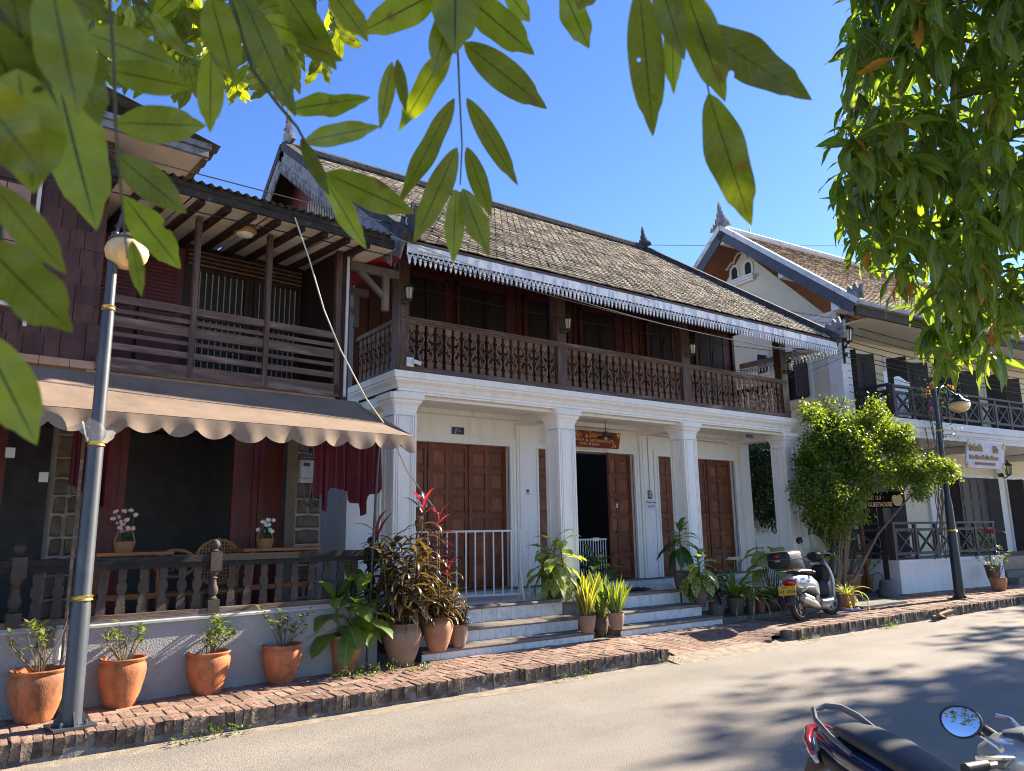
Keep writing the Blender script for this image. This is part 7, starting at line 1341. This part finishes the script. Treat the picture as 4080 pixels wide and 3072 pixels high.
# its mirror and lettered cowl are set where the photograph shows them
def nbl(P): return nb.matrix_basis.inverted() @ P
bpy.context.view_layer.update()
def PN2(x, y, d): return PD((3100 + x * .443) / 1.84448, (2650 + y * .443) / 1.84448, d)
MH = PN2(1640, 512, 2.92); MBs = PN2(2010, 770, 2.86); iv = nb.matrix_basis.inverted().to_3x3()
m = MB(); m.tube([nbl(MBs), nbl(PN2(1990, 740, 2.87)), nbl(PN2(1800, 610, 2.92))], .009, 8); m.build('mirror_stalk', chrome, nb, True)
hdm = empty('mirror', nbl(MH), 0, nb); nn = (iv @ ((Vector((0, 0, CAMZ)) - MH).normalized() + Vector((-.55, .55, .62)) * .62)).normalized(); hdm.rotation_euler = nn.to_track_quat('Z', 'Y').to_euler()
m = MB(); N = 28
def mo_ring(s, z): return [(s * .072 * math.cos(a) * (1 + .10 * math.sin(a)), s * .057 * math.sin(a), z) for a in (2 * math.pi * i / N for i in range(N))]
for s, z in ((.55, -.035), (.85, -.028), (1.0, -.008), (1.0, .004), (.94, .006), (.90, .0)): m.v += mo_ring(s, z)
for i in range(5):
    for j in range(N): m.f.append((i * N + j, i * N + (j + 1) % N, (i + 1) * N + (j + 1) % N, (i + 1) * N + j)); m.mi.append(0)
m.f.append(tuple(range(N - 1, -1, -1))); m.mi.append(0); m.build('shell', blkpl, hdm, True); m = MB(); m.v = mo_ring(.90, .001) + [(0, 0, .006)]; m.f = [(j, (j + 1) % N, N) for j in range(N)]; m.mi = [0] * N; m.build('glass', mirrorm, hdm, True)
# ---------------------------------------------------------------- guesthouse post sign
bs = PZ((3200 + 920 * .3978) / 1.84448, (1900 + 1205 * .3978) / 1.84448, .172); ps = empty('guesthouse_post_sign', (bs.x, bs.y + .12, .172), math.radians(-48)); tag(ps, 'dark post sign reading APPLE GUESTHOUSE on a rounded stone base', 'sign')
m = MB(); rr = random.Random(4); m.lathe([(.20, 0), (.21, .1), (.19, .26), (.16, .33), (.05, .345)], 12, wob=.08); m.build('stone_base', pm('grey_boulder', (.14, .14, .145), .9, .3, 6., .4, 30), ps, True); m = MB(); m.box(-.045, -.04, .3, .045, .04, 1.80); m.build('post', pm('sign_post_wood', (.022, .016, .014), .85, spec=.15), ps)
m = MB(); m.box(-.47, -.06, 1.80, .46, -.04, 2.13); m.build('board', pm('dark_sign_board', (.010, .007, .007), .9, spec=.1), ps); crm = pm('cream_lettering', (.62, .46, .29), .7); text('APPLE GUESTHOUSE', .125, crm, ps, (-.455, -.063, 1.83), ext=.002, sx=.60, bold=.004); lao('ເຮືອນພັກ ເເອ', .085, crm, ps, (-.42, -.064, 1.97), sx=.9, th=.09)
m = MB(); m.prism([(.34 + .105 * a, 1.95 + .12 * b) for a, b in [(0, -.95), (.25, -1), (.6, -.8), (.9, -.3), (1, .3), (.85, .75), (.5, .95), (.15, .85), (0, .72), (-.15, .85), (-.5, .95), (-.85, .75), (-1, .3), (-.9, -.3), (-.6, -.8), (-.25, -1)]], -.068, -.061, 'y'); m.build('apple_shape', crm, ps)
# white things on the guesthouse balcony
for k, (p, w, h, lb) in enumerate(((w3(1.15, .55, 3.98), .22, 1.25, 'tall white folded towel standing behind the balcony rail'), (w3(2.05, .7, 4.2), .75, .95, 'white printed sheet drying behind the balcony rail'))):
    m = MB(); n = 14
    for i in range(n + 1):
        for j in range(6): t = i / n; s = j / 5; m.v.append((p.x + w * (t - .5) * (1 - .3 * s if k == 0 else 1), p.y + .04 * math.sin(t * 9) * (1 - s), p.z + h * s + (.05 * math.sin(t * 5) * s if k else 0)))
    for i in range(n):
        for j in range(5): a = i * 6 + j; m.f.append((a, a + 6, a + 7, a + 1)); m.mi.append(0)
    tag(m.build('drying_cloth', paper, None, True), lb, 'cloth')
# ---------------------------------------------------------------- wires, rope
wirem = pm('black_cable', (.012, .012, .013), .6); IN = w3(-.15, .75, 0)
def wire(a, b, sag, r, label, mat=wirem, n=14):
    m = MB(); a = Vector(a); b = Vector(b); m.tube([a.lerp(b, i / n) - Vector((0, 0, sag * 4 * (i / n) * (1 - i / n))) for i in range(n + 1)], r, 4); return tag(m.build('overhead_cable', mat, None), label, 'cable', 'cables strung between the houses')
rr = random.Random(8); zz = [6.5, 6.3, 6.1, 5.9, 5.75, 5.6, 5.5]
ins = empty('cable_bracket', tuple(w3(.02, .80, 6.0))); tag(ins, 'black cable bracket with insulators on the guesthouse corner pillar', 'bracket'); m = MB(); m.box(-.02, -.02, -.65, .02, .02, .55); m.build('rail', metalbk, ins)
for k in range(6): m = MB(); m.lathe([(.02, -.03), (.045, -.02), (.03, 0), (.045, .02), (.02, .03)], 8, (0, -.05, .45 - .18 * k)); m.build('insulator', metalbk, ins)
for k in range(7): wire(w3(-.0, .74, zz[k]), (34, 6.6 + .1 * k, 6.6 - .12 * k), .5, .011, ('topmost', 'second', 'third', 'fourth', 'fifth', 'sixth', 'lowest')[k] + ' of the seven parallel black cables running right from the guesthouse corner', n=20)
for k in range(5): wire(w3(.0, .74, 5.35 - .17 * k), (30, 6.9, 5.0 - .25 * k + rr.uniform(-.2, .2)), .55, .008, ('highest', 'second', 'middle', 'fourth', 'lowest')[k] + ' of the five thinner cables sagging across the guesthouse front', n=20)
for k, (z0, p) in enumerate(((6.45, (13.05, 7.7, 5.03)), (6.3, (4.1, 7.62, 4.95)), (5.7, (12.95, 8.5, 4.95)), (5.6, (12.9, 9.9, 4.9)), (5.5, (12.9, 9.9, 4.6)))): wire(w3(-.05, .78, z0), p, .15 if k else .05, .007, 'black cable from the guesthouse corner to ' + ('the near eave corner', 'the far left end of the eave', 'the last balcony post', 'the upper wall end, upper one', 'the upper wall end, lower one')[k])
for k, z0 in enumerate((6.4, 6.15, 5.95)): wire(w3(-.05, .74, z0), (-6, 6.9, 5.2 - .2 * k), .35, .007, ('upper', 'middle', 'lower')[k] + ' of three thin cables passing before the dark tiled roof', n=24)
wire(PY(1220, 527, 14.0), PY(2250, 514, 14.0), .2, .010, 'high black cable crossing the sky behind the mango leaves', n=24); wire((4.1, 7.66, 4.88), (13.05, 7.62, 4.70), .12, .006, 'thin cable strung under the fretwork eave'); wire((4.4, 8.48, 4.80), (13.3, 8.3, 4.95), .10, .006, 'thin cable strung between the balcony lanterns'); wire((3.7, 7.6, 5.05), (13.0, 7.66, 4.80), .25, .006, 'grey cable running below the eave from the shophouse roof', pm('grey_cable', (.25, .24, .22), .7))
rope = pm('pale_rope', (.55, .52, .42), .8); m = MB(); m.tube([PY(637, 470, 7.6), PY(668, 560, 7.62), PY(700, 670, 7.65), PY(735, 755, 7.7), PY(790, 860, 7.75), PY(840, 930, 7.8), PY(880, 1020, 7.95), PY(940, 1100, 8.2)], .008, 6); tag(m.build('stay_rope', rope, None), 'pale rope stretched from the shophouse eave down to the cordylines', 'rope')
for k, (u, v, y, r) in enumerate(((955, 480, 7.65, .07), (968, 505, 7.65, .07), (878, 512, 7.6, .06))): p = PY(u * .93, v, y); m = MB(); m.tube([(p.x + r * math.cos(a), p.y, p.z + r * math.sin(a)) for a in [i * .5 for i in range(14)]], .008, 5); tag(m.build('cable_coil', wirem if k else rope, None), ('pale', 'upper black', 'lower black')[k] + ' cable loop under the corner of the shophouse eave', 'cable')
# ---------------------------------------------------------------- small things on the ground
pl = pm('raw_plank', (.32, .20, .11), .85, .3, 9.); p = PZ((3200 + 1380 * .3978) / 1.84448, (1900 + 1420 * .3978) / 1.84448, .02)
for k, (dx, dy, a, lb) in enumerate(((0, 0, .25, 'short plank leaning on the kerb foot'), (.12, .03, -.15, 'second short plank lying against the first'))): m = MB(); m.box(-.28, -.045, 0, .28, .045, .025); o = m.build('plank', pl, None); o.location = p + Vector((dx, dy, .03 + .03 * k)); o.rotation_euler = (0, math.radians(12 - 20 * k), a); tag(o, lb + ' on the road edge', 'plank')
p = PZ((3200 + 1060 * .3978) / 1.84448, (1900 + 1450 * .3978) / 1.84448, .0); m = MB(); m.ball((0, 0, 0), .2, 12, 1.7, .6, .75); rr = random.Random(3); m.v = [(a + rr.uniform(-.02, .02), b + rr.uniform(-.02, .02), max(c + rr.uniform(-.02, .02), -.02)) for a, b, c in m.v]; o = m.build('kerb_rock', pm('grey_rock', (.2, .185, .165), .95, .3, 9., .5, 30), None, True); o.location = p + Vector((0, .08, .02)); tag(o, 'rounded grey rock against the kerb by the planks', 'rock')
Lw = leafmat('weed_leaf', (.075, .12, .025), rnd=.4)
for (x, y, z, s, lb) in ((3.45, 7.55, .17, 1.2, 'low weeds on the pavement under the mossy pot'), (4.0, 7.45, .17, 1.0, 'small weed clump before the brown jar'), (1.75, 6.70, .01, 1.0, 'weed tuft at the kerb foot near the lamp post'), (5.6, 6.72, .01, .8, 'weed tuft at the kerb foot below the steps'), (7.0, 6.74, .01, .8, 'weed tuft at the kerb corner by the driveway'), (12.2, 6.70, .01, 1.0, 'weed tuft along the far kerb'), (9.9, 6.70, .01, .7, 'weed tuft at the start of the far kerb')):
    o = empty('weed_clump', (x, y, z)); tag(o, lb, 'weed', 'weeds in the pavement'); crown('foliage', [((x + dx * s, y + random.uniform(-.05, .05), z + .02), .05 * s + .03, 1) for dx in (-.25, -.12, 0, .1, .22)], Lw, o, (x, y, z), 1500, .035 * s, .018 * s, .05, 4, -.4, int(x * 10))
p = PZ(885, 1520, .02); m = MB(); m.tube([(p.x, p.y + .06, .03), (p.x, p.y + .3, .03)], .05, 12); tag(m.build('drain_hole', blackgap, None), 'small round drain hole in the kerb face', 'drain')
